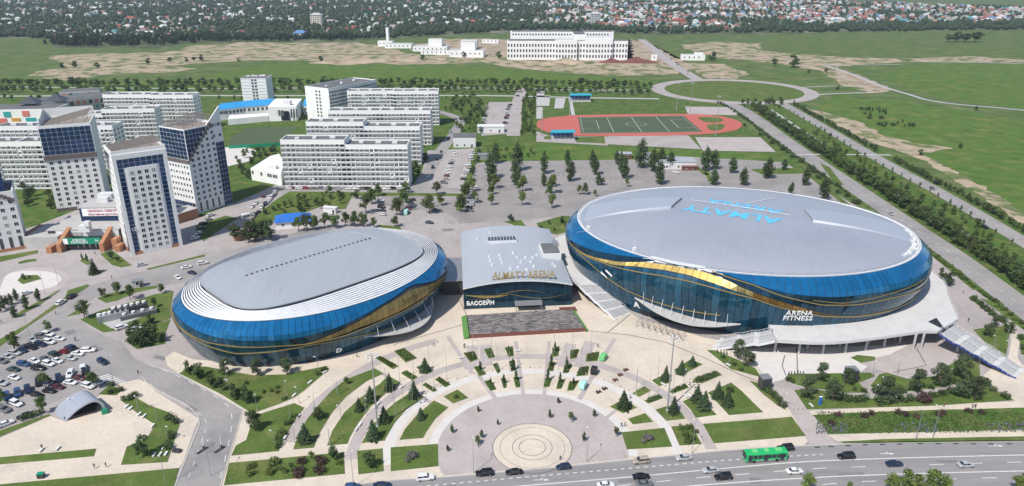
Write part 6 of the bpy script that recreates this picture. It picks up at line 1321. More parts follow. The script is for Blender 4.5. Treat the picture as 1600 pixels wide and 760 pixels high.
# conifer rows of the rear car park: (x, y foot, height) in the z1b survey
zb_ = grid(720, 120, 4.0)
ROWS = [('first', [(215, 545, 9.5), (190, 640, 10.5), (180, 680, 5)]), ('second', [(352, 590, 11), (345, 680, 9.5)]), ('third', [(520, 610, 9), (517, 685, 5.5)]), ('fourth', [(662, 555, 7), (685, 655, 9)]), ('fifth', [(822, 570, 7), (840, 615, 8.5), (856, 680, 5)]), ('sixth', [(975, 550, 6), (1000, 600, 8), (1020, 640, 9)])]
for nm, L in ROWS:
    for i, (x, y, h) in enumerate(L): plant('egg', zb_(x, y), h * 1.75, 'conifer', '%s dark conifer from the back in the %s tree row of the car park' % (ordn(i), nm), 'conifer rows of the rear car park', fat=1.0)
for i, (x, y, h) in enumerate([(1125, 570, 12), (1200, 595, 9.5), (1252, 560, 8), (1305, 575, 7.5), (1237, 675, 8.5), (1530, 590, 10), (1585, 580, 8)]): plant('egg', zb_(x, y), h * 1.75, 'conifer', '%s big dark conifer from the left around the white pavilion' % ordn(sorted([1125, 1200, 1252, 1305, 1237, 1530, 1585]).index(x)), 'conifers around the pavilion', fat=1.2)
zc = grid(1080, 120, 3.04)
for i, (x, y, h) in enumerate([(195, 460, 8.5), (245, 518, 8), (107, 515, 8), (360, 485, 10), (540, 518, 8), (628, 590, 9), (470, 565, 6), (440, 445, 6)]): plant('egg', zc(x, y), h * 1.5, 'conifer', '%s dark conifer from the left on the avenue side of the rear car park' % ordn(sorted([195, 245, 107, 360, 540, 628, 470, 440]).index(x)), 'conifers on the avenue side', fat=1.15)
for x, y in ((575, 455), (605, 485), (700, 555), (735, 570), (770, 600), (790, 605), (480, 385), (520, 410), (250, 235), (330, 280), (380, 320), (430, 350)): plant('shrub_dark', zc(x, y), 2.6, 'shrub', 'dark rounded shrub in the kerbed strip by the avenue', 'shrubs of the kerbed strip', 'shrub')
CP = [(210, 700, 7), (195, 740, 5), (385, 720, 7), (565, 735, 8), (580, 690, 5), (775, 740, 5), (838, 750, 3), (1040, 690, 4)]
for i, (x, y, h) in enumerate(CP): plant('tree_light' if i != 5 else 'tree', zb_(x, y), h * 1.45, 'tree', '%s light green tree from the left between the front parking bays' % ordn(sorted(c[0] for c in CP).index(x)), 'light trees of the front parking bays')
zd = grid(360, 230, 4.0)
for i, (px, py, h) in enumerate([(742, 318, 6), (738, 300, 7), (768, 322, 6), (767, 305, 5), (815, 322, 7), (862, 326, 7), (858, 308, 6), (810, 300, 5), (905, 305, 5), (940, 290, 4.5), (690, 322, 6.5), (625, 332, 6)]): plant('tree_light' if i % 3 else 'tree', at(px, py), h * 1.2, 'tree', '%s slim green tree in the bay strips nearest the pool hall, counted in depth order' % ordn(i), 'slim trees of the bay strips')
DP = [(925, 310, 7), (850, 420, 9.5), (885, 360, 8), (1040, 430, 9), (1080, 390, 9), (1100, 290, 6), (1245, 420, 9.5), (1290, 300, 6.5), (1440, 410, 9.5), (1460, 330, 7), (1030, 500, 5), (900, 505, 4.5), (680, 320, 4), (620, 290, 4), (115, 600, 8), (160, 590, 8.5), (210, 580, 8.5), (250, 585, 8), (30, 590, 7), (430, 530, 6.5), (480, 525, 7), (530, 520, 7), (590, 510, 6.5), (650, 510, 7), (720, 500, 7), (780, 500, 7.5), (830, 500, 6)]
for i, (x, y, h) in enumerate(DP): plant('tree' if i < 14 else ('tree_dark' if i < 19 else 'tree'), zd(x, y), h * 1.25, 'tree', '%s broad tree from the left in the belt behind the small arena' % ordn(sorted(range(len(DP)), key=lambda k: DP[k][0]).index(i)), 'trees behind the small arena')
for i, (px, py, h) in enumerate([(98, 108, 8), (118, 107, 9), (153, 107, 8), (232, 101, 8), (265, 98, 8), (292, 98, 7), (303, 96, 7), (315, 96, 8), (373, 97, 5), (502, 98, 9), (660, 95, 9), (725, 90, 8), (780, 92, 10), (1112, 96, 14), (1210, 104, 10), (1240, 106, 15), (1290, 114, 6), (1308, 141, 5), (1263, 115, 5), (1525, 173, 4), (1438, 243, 4), (1500, 232, 4)]):
    plant('tree_dark', at(px, py), h, 'field_tree', '%s lone dark tree from the left on the open fields' % ordn(i if i < 16 else i), 'lone trees on the open fields', fat=1.3)
for px, h in ((1482, 15), (1494, 17), (1508, 17), (1524, 18)): plant('tree_dark', at(px, 66), h, 'field_tree', 'rounded tree of the clump on the far right field', 'clump on the far right field', fat=1.6)
# circular garden behind the pool hall
for x, y, h in ((845, 358, 2), (858, 352, 2.5), (866, 362, 2), (878, 350, 4), (884, 358, 3), (852, 363, 1.5), (800, 347, 4), (796, 345, 3)): plant('tree_dark', at(x, y), h, 'shrub', 'dark shrub in the little garden behind the pool hall', 'garden behind the pool hall', 'shrub')
# ================================================================== VEHICLES
def loft(mb, secs, mi=0):
    """secs: (x, halfwidth, z0, z1, inset) -> 8-point rounded sections along x"""
    rows = []
    for x, w, z0, z1, r in secs:
        rows.append([(x, -w + r * .4, z0), (x, w - r * .4, z0), (x, w, z0 + r), (x, w, z1 - r), (x, w - r, z1), (x, -w + r, z1), (x, -w, z1 - r), (x, -w, z0 + r)])
    mb.rings(rows, mi, True, True, True)
SPEC = {  # length, width, body sections, cabin sections (x, halfwidth bottom, halfwidth top, z0, z1)
 'sedan': (4.6, 1.8, [(-2.3, .74, .42, .80, .12), (-2.1, .86, .3, .92, .14), (-1.3, .9, .24, .95, .14), (0, .9, .24, .93, .12), (1.0, .9, .24, .9, .14), (1.9, .86, .28, .8, .16), (2.28, .7, .38, .66, .14)], [(-1.55, -1.0, .8, .62), (1.05, .35, .8, .6)], 1.42),
 'suv': (4.8, 1.92, [(-2.38, .84, .45, 1.0, .12), (-2.25, .94, .36, 1.1, .12), (-1.2, .96, .32, 1.12, .12), (.2, .96, .32, 1.1, .12), (1.1, .95, .32, 1.06, .14), (2.05, .9, .36, .98, .16), (2.38, .76, .45, .84, .14)], [(-2.2, -1.95, .86, .74), (1.0, .4, .86, .72)], 1.74),
 'hatch': (4.0, 1.74, [(-2.0, .74, .42, .9, .12), (-1.85, .85, .3, .98, .12), (-1.0, .87, .26, .98, .12), (.2, .87, .26, .95, .12), (.9, .86, .26, .92, .14), (1.65, .82, .3, .82, .16), (1.98, .66, .4, .66, .14)], [(-1.85, -1.5, .78, .62), (1.0, .35, .78, .6)], 1.5)}
_car = {}
def car_parts(kind):
    if kind in _car: return _car[kind]
    L, W, secs, cab, zr = SPEC[kind]; b = MB(); loft(b, secs); body = b.mesh('body', m['paint'], False)
    (xb, xbt, wb, wt), (xf, xft, wb2, wt2) = cab; zb = max(s[3] for s in secs[1:5]) - .06
    v = [(xb, -wb, zb), (xf, -wb2, zb), (xf, wb2, zb), (xb, wb, zb), (xbt, -wt, zr - .05), (xft, -wt2, zr - .05), (xft, wt2, zr - .05), (xbt, wt, zr - .05)]
    g = MB().add(v, [(0, 1, 5, 4), (1, 2, 6, 5), (2, 3, 7, 6), (3, 0, 4, 7)]).mesh('windows', m['carglass'])
    r = MB(); rs = [(xbt - .08, wt + .02), ((xbt * 2 + xft) / 3, wt + .05), ((xbt + xft * 2) / 3, wt2 + .05), (xft + .06, wt2 + .02)]
    rows = [[(x, -w, zr - .06), (x, -w * .8, zr + (.03 if 0 < i < 3 else -.01)), (x, w * .8, zr + (.03 if 0 < i < 3 else -.01)), (x, w, zr - .06)] for i, (x, w) in enumerate(rs)]; r.rings(rows, closed=False)
    for s in (-1, 1):
        for (x0, x1) in ((xf, xft), (xb, xbt)): r.tube((x0, s * wb * .99, zb), (x1, s * wt * .99, zr - .04), .045, .04, 4)
        r.tube(((xb + xf) / 2, s * wb, zb), ((xbt + xft) / 2, s * wt, zr - .04), .05, .05, 4)
    roof = r.mesh('roof', m['paint'])
    wm = MB(); rw = .33 if kind != 'suv' else .37; wm.tube((0, -.11, 0), (0, .11, 0), rw, rw, 12, 0); wm.tube((0, -.125, 0), (0, .125, 0), rw * .6, rw * .6, 8, 1); wheel = wm.mesh('wheel', [m['tyre'], m['rimm']])
    ln = MB().box(0, 0, 0, .1, .34, .14).mesh('headlight', m['lamp_w']); lr = MB().box(0, 0, 0, .08, .3, .18).mesh('tail_light', m['lamp_r'])
    xw = L * .3; _car[kind] = (body, g, roof, wheel, ln, lr, xw, W, L, rw, secs)
    return _car[kind]
_flat = {}
def car_single(kind):
    """all surfaces of a car in one mesh, for cars too small to show parts"""
    if kind in _flat: return _flat[kind]
    body, g, roof, wheel, ln, lr, xw, W, L, rw, secs = car_parts(kind); mb = MB()
    for me, mi in ((body, 0), (g, 1), (roof, 0)): mb.add([tuple(v.co) for v in me.vertices], [tuple(p.vertices) for p in me.polygons], mi)
    for sx in (-1, 1):
        for sy in (-1, 1): mb.tube((sx * xw, sy * (W / 2 - .2), rw), (sx * xw, sy * W / 2, rw), rw, rw, 8, 2)
    _flat[kind] = mb.mesh('car', [m['paint'], m['carglass'], m['tyre']]); return _flat[kind]
COL = {'white': (.78, .78, .77), 'silver': (.45, .46, .47), 'grey': (.16, .165, .17), 'black': (.012, .012, .014), 'navy': (.015, .03, .075), 'blue': (.03, .08, .2), 'red': (.22, .012, .018), 'maroon': (.1, .012, .02), 'dark green': (.02, .05, .045), 'beige': (.42, .36, .28), 'brown': (.2, .15, .12)}
KN = {'sedan': 'sedan', 'suv': 'SUV', 'hatch': 'hatchback'}
def car(p, heading, colour, kind, label, group, z=.19, detail=True):
    c = (*COL[colour], 1)
    if not detail:
        o = link('parked_car', car_single(kind), None, (p[0], p[1], z), heading); o.color = c; return tag(o, label, 'car', group)
    body, g, roof, wheel, ln, lr, xw, W, L, rw, secs = car_parts(kind)
    e = empty('car', (p[0], p[1], z), heading, label, 'car', group)
    for nm, me in (('body', body), ('windows', g), ('roof', roof)): o = link(nm, me, e); o.color = c
    for sx in (-1, 1):
        for sy in (-1, 1): link('wheel', wheel, e, (sx * xw, sy * (W / 2 - .1), rw))
    for sy in (-1, 1):
        link('headlight', ln, e, (L / 2 - .16, sy * (W / 2 - .36), secs[-1][3] - .16)); link('tail_light', lr, e, (-L / 2 + .05, sy * (W / 2 - .3), secs[0][3] - .24))
    return e
def hdg(f, x, y, dx, dy): a = f(x, y); b = f(x + dx, y + dy); return math.atan2(b[1] - a[1], b[0] - a[0])
# boulevard traffic
TRAF = [(at, 665, 750, 60, -6, 'white', 'suv', 'white SUV driving on the boulevard left of the round square'), (at, 757, 743, -60, 5, 'black', 'suv', 'black SUV in the slip lane at the left edge of the round square'), (at, 803, 741, -60, 5, 'black', 'sedan', 'black saloon right behind the black SUV at the round square'), (at, 880, 733, -60, 5, 'navy', 'hatch', 'dark blue hatchback stopped below the cream disc'),
        (z6, 193, 645, -60, 6, 'beige', 'suv', 'beige SUV leaving the slip lane right of the round square'), (z6, 405, 628, -60, 6, 'silver', 'sedan', 'silver grey saloon in the slip lane before the right beds'), (z6, 538, 690, -60, 5, 'silver', 'sedan', 'silver saloon in the middle lane near the green bus'), (z6, 600, 725, -60, 5, 'black', 'suv', 'dark SUV in the middle lane below the silver saloon'), (z6, 195, 722, 60, -4, 'black', 'sedan', 'black saloon in the outer lane below the beige SUV'), (z6, 210, 758, 60, -4, 'grey', 'sedan', 'grey saloon at the lower border below the black saloon'),
        (z6, 953, 695, 60, -3, 'white', 'sedan', 'white saloon below the rear of the green bus'), (z6, 908, 582, -60, 4, 'black', 'suv', 'black SUV parked just behind the green bus'), (z7, 420, 610, -60, 3, 'black', 'suv', 'black SUV driving right of the green bus'), (z7, 680, 650, 60, -3, 'navy', 'sedan', 'dark saloon with pale roof mark driving on the right'), (z7, 1065, 655, 60, -3, 'silver', 'sedan', 'grey beige saloon farthest right on the boulevard'), (z6, 20, 764, 60, -4, 'white', 'sedan', 'white car cut by the lower border below the round square'), (at, 597, 762, 60, -5, 'navy', 'sedan', 'dark car at the lower border by the left corner lawn'), (at, 551, 764, 60, -5, 'blue', 'hatch', 'blue car cut by the lower border near the access road')]
for f, x, y, dx, dy, c, k, lab in TRAF: car(f(x, y), hdg(f, x, y, dx, dy), c, k, lab, 'boulevard traffic')
# left car park (survey frame zp), each with heading
zp = grid(0, 520, 4.75)
LOT = [(15, 225, 60, 12, 'grey', 'suv'), (60, 190, 60, 12, 'silver', 'sedan'), (115, 165, 60, 12, 'silver', 'suv'), (165, 145, 60, 12, 'navy', 'sedan'), (235, 122, 60, 14, 'black', 'suv'), (305, 100, 60, 14, 'navy', 'suv'), (370, 82, 60, 12, 'white', 'suv'), (440, 57, 60, 8, 'white', 'sedan'), (240, 65, 50, 20, 'silver', 'sedan'), (310, 42, 50, 10, 'grey', 'suv'), (360, 25, 50, 8, 'white', 'suv'),
       (525, 125, -60, -18, 'navy', 'suv'), (475, 152, -60, -10, 'red', 'hatch'), (400, 172, -50, -20, 'dark green', 'suv'), (660, 145, 60, -4, 'white', 'suv'), (580, 168, 60, 8, 'white', 'sedan'), (525, 203, 60, 8, 'silver', 'sedan'), (430, 220, 60, 22, 'white', 'sedan'), (365, 245, 60, 16, 'white', 'suv'), (340, 205, 50, 20, 'grey', 'sedan'), (260, 222, 60, 22, 'white', 'sedan'),
       (180, 247, 60, 8, 'blue', 'suv'), (105, 285, 60, 8, 'dark green', 'sedan'), (290, 278, 60, 4, 'black', 'suv'), (110, 345, 60, 22, 'white', 'sedan'), (15, 390, 60, 10, 'silver', 'suv'),
       (620, 272, -8, -50, 'white', 'suv'), (630, 300, -8, -50, 'black', 'sedan'), (525, 322, -25, 50, 'white', 'suv'), (595, 348, 60, 8, 'maroon', 'sedan'), (440, 355, 12, 50, 'navy', 'suv'), (525, 383, 60, 8, 'white', 'sedan'), (375, 385, 40, -30, 'silver', 'hatch'), (290, 385, 2, 50, 'black', 'suv'), (435, 415, 60, 12, 'maroon', 'sedan'), (370, 445, 60, 8, 'black', 'sedan'), (210, 438, 12, 50, 'navy', 'suv'), (275, 473, 60, 14, 'black', 'sedan'), (135, 463, 10, 50, 'blue', 'suv'), (55, 490, 10, 50, 'blue', 'suv'), (125, 540, 60, 24, 'white', 'suv'), (35, 585, 60, 22, 'grey', 'suv'), (190, 630, -60, 18, 'black', 'sedan'), (45, 690, 60, -24, 'white', 'sedan'), (660, 410, 40, 14, 'white', 'suv'), (740, 385, 40, -14, 'white', 'sedan'),
       (765, 230, 60, 30, 'navy', 'suv')]
SITE = {}
for x, y, dx, dy, c, k in LOT:
    SITE.setdefault((c, k), []).append((x, y))
for x, y, dx, dy, c, k in LOT:
    L = sorted(SITE[(c, k)]); i = L.index((x, y)); row = 'upper row' if y < 140 else 'second row' if y < 250 else 'middle rows' if y < 360 else 'lower rows'
    lab = ('dark blue SUV driving out of the left car park' if (x, y) == (765, 230) else '%s %s parked in the %s of the left car park' % (c, KN[k], row)) if len(L) == 1 or (x, y) == (765, 230) else '%s %s %s from the left, parked in the %s of the left car park' % (ordn(i), c, KN[k], row)
    car(zp(x, y), hdg(zp, x, y, dx, dy), c, k, lab, 'cars in the left car park', .18)
OTH = [(z1, 405, 402, 30, -20, 'white', 'suv', 'white SUV on the street by the forecourt walk'), (z1, 478, 362, 30, -20, 'black', 'suv', 'black SUV on the street just ahead of the white one'), (z1, 805, 567, 40, -14, 'white', 'suv', 'white SUV stopped below the cooling units'), (z1, 905, 580, 40, -10, 'white', 'suv', 'white SUV half hidden by the dark clump below the cooling units'), (z1, 935, 152, 40, -8, 'silver', 'sedan', 'silver saloon parked at the foot of the front tower'), (z1, 1175, 235, 30, 18, 'white', 'sedan', 'white saloon turning on the street behind the small arena'), (z1, 1232, 168, 40, -8, 'white', 'sedan', 'white saloon on the street nearer the forecourt behind the small arena'), (z1, 1340, 142, 40, -8, 'white', 'suv', 'white car on the street closest to the small arena roof'), (z1, 175, 340, 30, -12, 'white', 'sedan', 'white car beside the round forecourt'), (z1, 1268, 205, 30, 8, 'navy', 'sedan', 'dark car hidden behind the small arena rim')]
for f, x, y, dx, dy, c, k, lab in OTH: car(f(x, y), hdg(f, x, y, dx, dy), c, k, lab, 'cars on the forecourt street')
# campus cars: rows of small cars, one mesh each
rc = random.Random(4); CC = ['white'] * 7 + ['silver'] * 3 + ['black'] * 4 + ['grey'] * 3 + ['navy', 'red', 'beige', 'maroon']
def carrow(a, b, n, dirpx, place, group, skip=.1, jit=.6):
    A, B = at(*a), at(*b); hd = math.atan2(*(lambda p, q: (q[1] - p[1], q[0] - p[0]))(at(*a), at(a[0] + dirpx[0], a[1] + dirpx[1]))); used = {}; made = []
    for i in range(n):
        if rc.random() < skip: continue
        t = (i + .5) / n; c = rc.choice(CC); k = rc.choice(('sedan', 'suv', 'hatch', 'suv')); made.append((t, c, k)); used[(c, k)] = used.get((c, k), 0) + 1
    seen = {}
    for t, c, k in made:
        seen[(c, k)] = seen.get((c, k), 0) + 1; pre = '' if used[(c, k)] == 1 else ordn(seen[(c, k)] - 1) + ' '
        car((A[0] + (B[0] - A[0]) * t + rc.uniform(-jit, jit), A[1] + (B[1] - A[1]) * t + rc.uniform(-.3, .3)), hd + rc.uniform(-.05, .05) + (math.pi if rc.random() < .4 else 0), c, k, '%s%s %s %s' % (pre, c, KN[k], place), group, .25, False)
zk = grid(640, 150, 4.222)
g1 = 'cars of the block car park'
carrow((711, 238), (694, 290), 11, (14, 1), 'parked in the left bay row beside the service building', g1, .08); carrow((739, 238), (724, 284), 11, (14, 1), 'parked in the right bay row beside the service building', g1, .05)
carrow((445, 296), (640, 297), 20, (10, 0), 'parked at the kerb before the front apartment block', 'cars before the front block', .2); carrow((385, 352), (432, 302), 13, (8, -9), 'queued on the lane between towers and front block', 'cars on the tower lane', .1); carrow((373, 345), (415, 306), 7, (8, -9), 'on the far side of the tower lane', 'cars on the tower lane', .3)
carrow((594, 312), (597, 340), 5, (10, 1), 'parked under the first big tree of the verge car park', 'cars of the verge car park', .1); carrow((644, 312), (637, 336), 5, (10, 1), 'parked under the second big tree of the verge car park', 'cars of the verge car park', .1); carrow((680, 318), (677, 334), 2, (10, 1), 'parked by the third big tree of the verge car park', 'cars of the verge car park', 0); carrow((735, 316), (733, 333), 4, (10, 1), 'parked by the fourth big tree of the verge car park', 'cars of the verge car park', 0)
carrow((762, 166), (752, 205), 10, (10, 0), 'parked in the left row of the stadium car park', 'cars of the stadium car park', .1); carrow((796, 164), (789, 196), 9, (10, 0), 'parked in the right row of the stadium car park', 'cars of the stadium car park', .1)
carrow((712, 187), (668, 285), 9, (-8, 18), 'on the curving street beside the white blocks', 'cars on the block street', .25, 1.5); carrow((1025, 75), (1080, 118), 15, (6, 5), 'lined up along the construction road', 'cars along the construction road', .1, 3); carrow((330, 335), (295, 395), 8, (10, -3), 'parked on the tower forecourt below the right tower', 'cars of the tower forecourt', .2)
for px, py, c, lab in ((740, 293, 'white', 'white car near the corner of the rear car park'), (765, 297, 'silver', 'silver car entering the front parking bays'), (671, 350, 'navy', 'lone dark car crossing behind the small arena'), (1056, 271, 'white', 'white car beside the pavilion kiosk'), (1297, 212, 'black', 'lone dark car on the outer avenue, upper part'), (1462, 288, 'black', 'black van-like car on the outer avenue, higher of two'), (1456, 296, 'grey', 'grey car on the outer avenue, lower of two'), (1392, 336, 'silver', 'silver car on the avenue behind the large arena'), (1538, 357, 'black', 'dark car on the outer avenue at the right'), (1292, 288, 'red', 'red cart near the avenue conifer'), (806, 170, 'white', 'white van on the stadium street'), (809, 151, 'black', 'dark car at the top of the stadium street')):
    car(at(px, py), hdg(at, px, py, 10, 6 if px > 1200 else 1), c, 'suv' if 'van' in lab else 'sedan', lab, None, .26, False)
# ---------------------------------------------------------------- bus
pb = z6(805, 630); bus = empty('city_bus', (pb[0], pb[1], .18), hdg(z6, 805, 630, -60, 4), 'bright green city bus on the boulevard', 'bus')
b = MB(); loft(b, [(-6, 1.15, .45, 2.95, .15), (-5.9, 1.26, .35, 3.05, .14), (5.85, 1.26, .35, 3.05, .14), (6, 1.12, .45, 2.9, .15)]); b.build('body', m['busgreen'], bus)
for sy in (-1, 1):
    for i in range(8): MB().box(-4.9 + i * 1.37, sy * 1.265, 1.35, 1.2, .04, 1.15).build('side_window', m['carglass'], bus)
    for x in (-3.0, 3.6): MB().tube((x, sy * 1.02, .5), (x, sy * 1.3, .5), .5, .5, 12).build('wheel', m['tyre'], bus)
    MB().box(0, sy * 1.268, .42, 11.4, .03, .35).build('skirt', m['steel'], bus)
MB().box(6.0, 0, 1.2, .06, 2.2, 1.5).build('windscreen', m['carglass'], bus); MB().box(-6.0, 0, 1.5, .06, 2.0, 1.1).build('rear_window', m['carglass'], bus)
for x, w in ((3.2, 1.6), (-.2, 1.2), (-3.6, 1.8)): MB().box(x, 0, 3.06, w, 1.4, .22).build('roof_unit', m['lime'], bus)
MB().box(6.02, 0, 2.7, .05, 1.7, .3).build('route_sign', m['black'], bus)
for x in (4.75, .2, -4.4): MB().box(x, 1.275, .5, 1.15, .03, 2.1).build('door', m['carglass'], bus)
for sy in (-1, 1): MB().tube((5.9, sy * 1.2, 2.5), (6.35, sy * 1.45, 2.3), .04, .04, 5).build('mirror_arm', m['black'], bus); MB().box(6.38, sy * 1.48, 1.9, .12, .2, .45).build('mirror', m['black'], bus)
for sy in (-1, 1): MB().box(5.98, sy * .85, .7, .08, .4, .25).build('headlight', m['lamp_w'], bus)
# service carts on the plaza
def van(p, rz, mt, label, L=3.4, W=1.9, H=2.2):
    e = empty('kiosk_van', (p[0], p[1], .2), rz, label, 'van'); b = MB(); loft(b, [(-L / 2, W / 2 - .1, .4, H - .1, .12), (-L / 2 + .15, W / 2, .32, H, .12), (L * .28, W / 2, .32, H, .12), (L / 2 - .2, W / 2 - .03, .32, H * .62, .12), (L / 2, W / 2 - .12, .4, H * .52, .1)]); b.build('body', m[mt], e)
    MB().box(L * .36, 0, H * .62, .5, W * .84, H * .26).build('windscreen', m['carglass'], e)
    for sy in (-1, 1):
        for i in range(3): MB().box(-L * .36 + i * L * .22, sy * (W / 2 + .01), H * .5, L * .18, .04, H * .26).build('side_window', m['carglass'], e)
        for x in (-L * .3, L * .3): MB().tube((x, sy * (W / 2 - .16), .3), (x, sy * (W / 2 + .02), .3), .3, .3, 10).build('wheel', m['tyre'], e)
van(z5(768, 135), R(60), 'lime', 'bright green mini van parked beside the planting bed'); van(z5(722, 205), R(70), 'black', 'black food cart standing behind the mint van', 2.8, 2.0, 2.6); van(z5(668, 275), R(65), 'mint', 'mint and white ice cream van on the ring path')
van(zd(1100, 420), R(85), 'mint', 'pale delivery van parked under the verge car park trees', 5, 2.1, 2.6); van(zd(105, 450), R(48), 'cabin', 'white delivery truck on the tower lane', 6.0, 2.3, 3.0)
# ================================================================== STREET FURNITURE AND PEOPLE
FLAG = [(z4, 232, 412, 9), (z4, 283, 175 + 215, 0), (z4, 395, 245, 8), (z4, 330, 300, 8), (z4, 365, 365, 8), (z4, 462, 205, 8), (z4, 510, 305, 9), (z4, 565, 270, 9), (z4, 540, 205 - 20, 9), (z4, 628, 235, 9), (z4, 413, 385, 8), (z4, 375, 430, 8), (z4, 458, 340, 8), (z4, 757, 130, 9), (z4, 805, 205, 9), (z4, 850, 130, 9), (z4, 880, 190, 9),
        (z5, 305, 195, 9), (z5, 325, 180, 9), (z5, 525, 110, 9), (z5, 585, 165, 9), (z5, 615, 120, 9), (z5, 658, 195, 9), (z5, 707, 115, 9), (z5, 930, 290, 9), (z6, 170, 308, 9), (z6, 232, 335, 9), (z6, 277, 235, 9), (z6, 353, 300, 9)]
flag_m = MB().tube((0, 0, 0), (0, 0, 9), .075, .045, 6).tube((0, 0, 0), (0, 0, .25), .2, .16, 8).tube((0, 0, 9), (0, 0, 9.2), .1, .1, 6).mesh('flagpole', m['steel'])
F_ = sorted([f(x, y) for f, x, y, h in FLAG if h])
for i, p in enumerate(F_): o = link('flagpole', flag_m, None, (p[0], p[1], .2)); tag(o, '%s bare flagpole from the left across the plaza beds' % ordn(i), 'flagpole', 'bare flagpoles on the plaza')
# floodlight masts
def mast(p, h, label, heads=8):
    e = empty('floodlight_mast', (p[0], p[1], .2), 0, label, 'floodlight'); MB().tube((0, 0, 0), (0, 0, h), .3, .14, 8).build('pole', m['steel'], e); MB().tube((0, 0, 0), (0, 0, .6), .5, .45, 8).build('base', m['concrete'], e)
    mb = MB(); mb.path([(1.6 * math.cos(a / 12 * 6.283), 1.6 * math.sin(a / 12 * 6.283), h - .3) for a in range(13)], .06, 4)
    for k in range(4): a = k / 4 * 6.283; mb.tube((0, 0, h - .3), (1.6 * math.cos(a), 1.6 * math.sin(a), h - .3), .05, .05, 4)
    mb.build('head_ring', m['steel'], e)
    for k in range(heads): a = k / heads * 6.283; MB().box(1.6 * math.cos(a), 1.6 * math.sin(a), h - .5, .55, .5, .35, a).build('lamp_head', m['cabin'], e)
mast(at(590, 668), 24.5, 'tall floodlight mast on the left lawns of the plaza'); mast(at(1042.5, 643), 25.5, 'tall floodlight mast on the right lawns of the plaza')
for i, (px, py, h, lab) in enumerate(((890, 181, 26, 'stadium floodlight mast beside the far grandstand'), (1057, 173, 26, 'stadium floodlight mast behind the pitch, farther right'), (1078, 181, 30, 'stadium floodlight mast at the right end of the pitch'), (1118, 212, 32, 'stadium floodlight mast at the near right corner of the track'), (846, 213, 22, 'stadium floodlight mast at the near left corner of the track'))): mast(at(px, py), h, lab, 4)
def lamp_proto(h, arm):
    mb = MB(); mb.tube((0, 0, 0), (0, 0, h), .09, .05, 6); mb.tube((0, 0, 0), (0, 0, .5), .14, .12, 6); mb.tube((0, 0, h), (arm, 0, h + .15), .045, .04, 5)
    return mb.mesh('pole', m['steel']), MB().box(arm, 0, h + .06, .7, .28, .14).mesh('lamp_head', m['cabin'])
LP = {6: lamp_proto(5.5, .9), 10: lamp_proto(10, 1.8)}
def lamp(p, k, rz, label, group): e = empty('street_lamp', (p[0], p[1], .25), rz, label, 'street lamp', group); link('pole', LP[k][0], e); link('lamp_head', LP[k][1], e)
SML_L = [(z3, 333, 230), (z3, 345, 265), (z3, 645, 285), (z3, 490, 360), (z3, 668, 405), (z3, 588, 555), (z3, 718, 315), (z3, 925, 275), (z3, 800, 345), (z3, 695, 530), (z3, 882, 545), (z3, 820, 145), (z2, 715, 370), (z2, 812, 425), (z2, 868, 535), (z2, 1190, 285), (z2, 1170, 205), (z7, 165, 210), (z7, 400, 240), (z7, 560, 175), (z7, 697, 160), (z7, 745, 255), (z7, 955, 210), (z7, 610, 250), (z7, 572, 290), (z8, 1405, 590), (z8, 1485, 620), (z8, 1490, 520), (z8, 1310, 705), (z8, 1215, 615), (z6, 1120 - 490, 160), (z6, 890, 375), (z4, 105, 435), (z4, 225, 400), (z4, 87, 310), (z4, 50, 560), (z6, 405, 265)]
P = sorted(f(x, y) for f, x, y in SML_L)
for i, p in enumerate(P): lamp(p, 6, random.Random(i).random() * 6, '%s small grey lamp post from the left on the arena lawns' % ordn(i), 'lamp posts of the lawns')
BIG_L = [(at, 740, 740), (at, 917, 723), (at, 1081, 710), (at, 553, 762), (at, 1457, 686), (at, 1430, 690), (z2, 590, 240), (z2, 858, 755), (at, 330, 745), (z1, 300, 340), (z1, 390, 280), (z1, 205, 650), (at, 268, 370), (at, 390, 360), (at, 490, 332), (at, 648, 345), (at, 735, 352), (at, 1350, 256), (at, 1160, 210)]
P = sorted(f(x, y) for f, x, y in BIG_L)
for i, p in enumerate(P): lamp(p, 10, R(90), '%s tall street lamp from the left beside the roads' % ordn(i), 'tall street lamps')
# benches, bollards, bins, boards
bench_seat = MB().box(0, 0, .35, 1.9, .6, .12).mesh('seat', m['cabin']); bench_leg = MB().box(0, 0, 0, .3, .5, .35).mesh('leg', m['concrete'])
BEN = [(z3, 855, 150), (z3, 775, 205), (z3, 690, 275), (z3, 713, 390), (z3, 640, 505), (z4, 290, 355), (z4, 275, 372), (z4, 198, 462), (z4, 180, 485), (z4, 405, 275), (z4, 700, 130), (z5, 345, 95), (z6, 415, 320), (z6, 432, 318), (z6, 305, 262), (z6, 625, 165), (z2, 798, 605), (z2, 828, 603), (z2, 858, 600), (z2, 720, 395), (z2, 745, 405), (z2, 655, 355), (z2, 675, 365), (z2, 215, 580), (z2, 300, 572), (z2, 790, 455), (z7, 232, 330)]
P = sorted((f(x, y) for f, x, y in BEN))
for i, p in enumerate(P):
    e = empty('bench', (p[0], p[1], .25), math.atan2(p[1] - C0[1], p[0] - C0[0]) + R(90), '%s white block bench from the left along the paths' % ordn(i), 'bench', 'white benches along the paths'); link('seat', bench_seat, e); link('leg', bench_leg, e, (-.7, 0, 0)); link('leg', bench_leg, e, (.7, 0, 0))
bol = MB().tube((0, 0, 0), (0, 0, .55), .2, .17, 8).tube((0, 0, .55), (0, 0, .68), .2, .08, 8).mesh('bollard', m['concrete'])
for k in range(26):
    a = R(38 + k * 4.3); o = link('bollard', bol, None, (C0[0] + 43.2 * math.cos(a), C0[1] + 43.2 * math.sin(a), .2)); tag(o, '%s stone bollard along the outer ring path, counted from the right end' % ordn(k), 'bollard', 'stone bollards on the ring path')
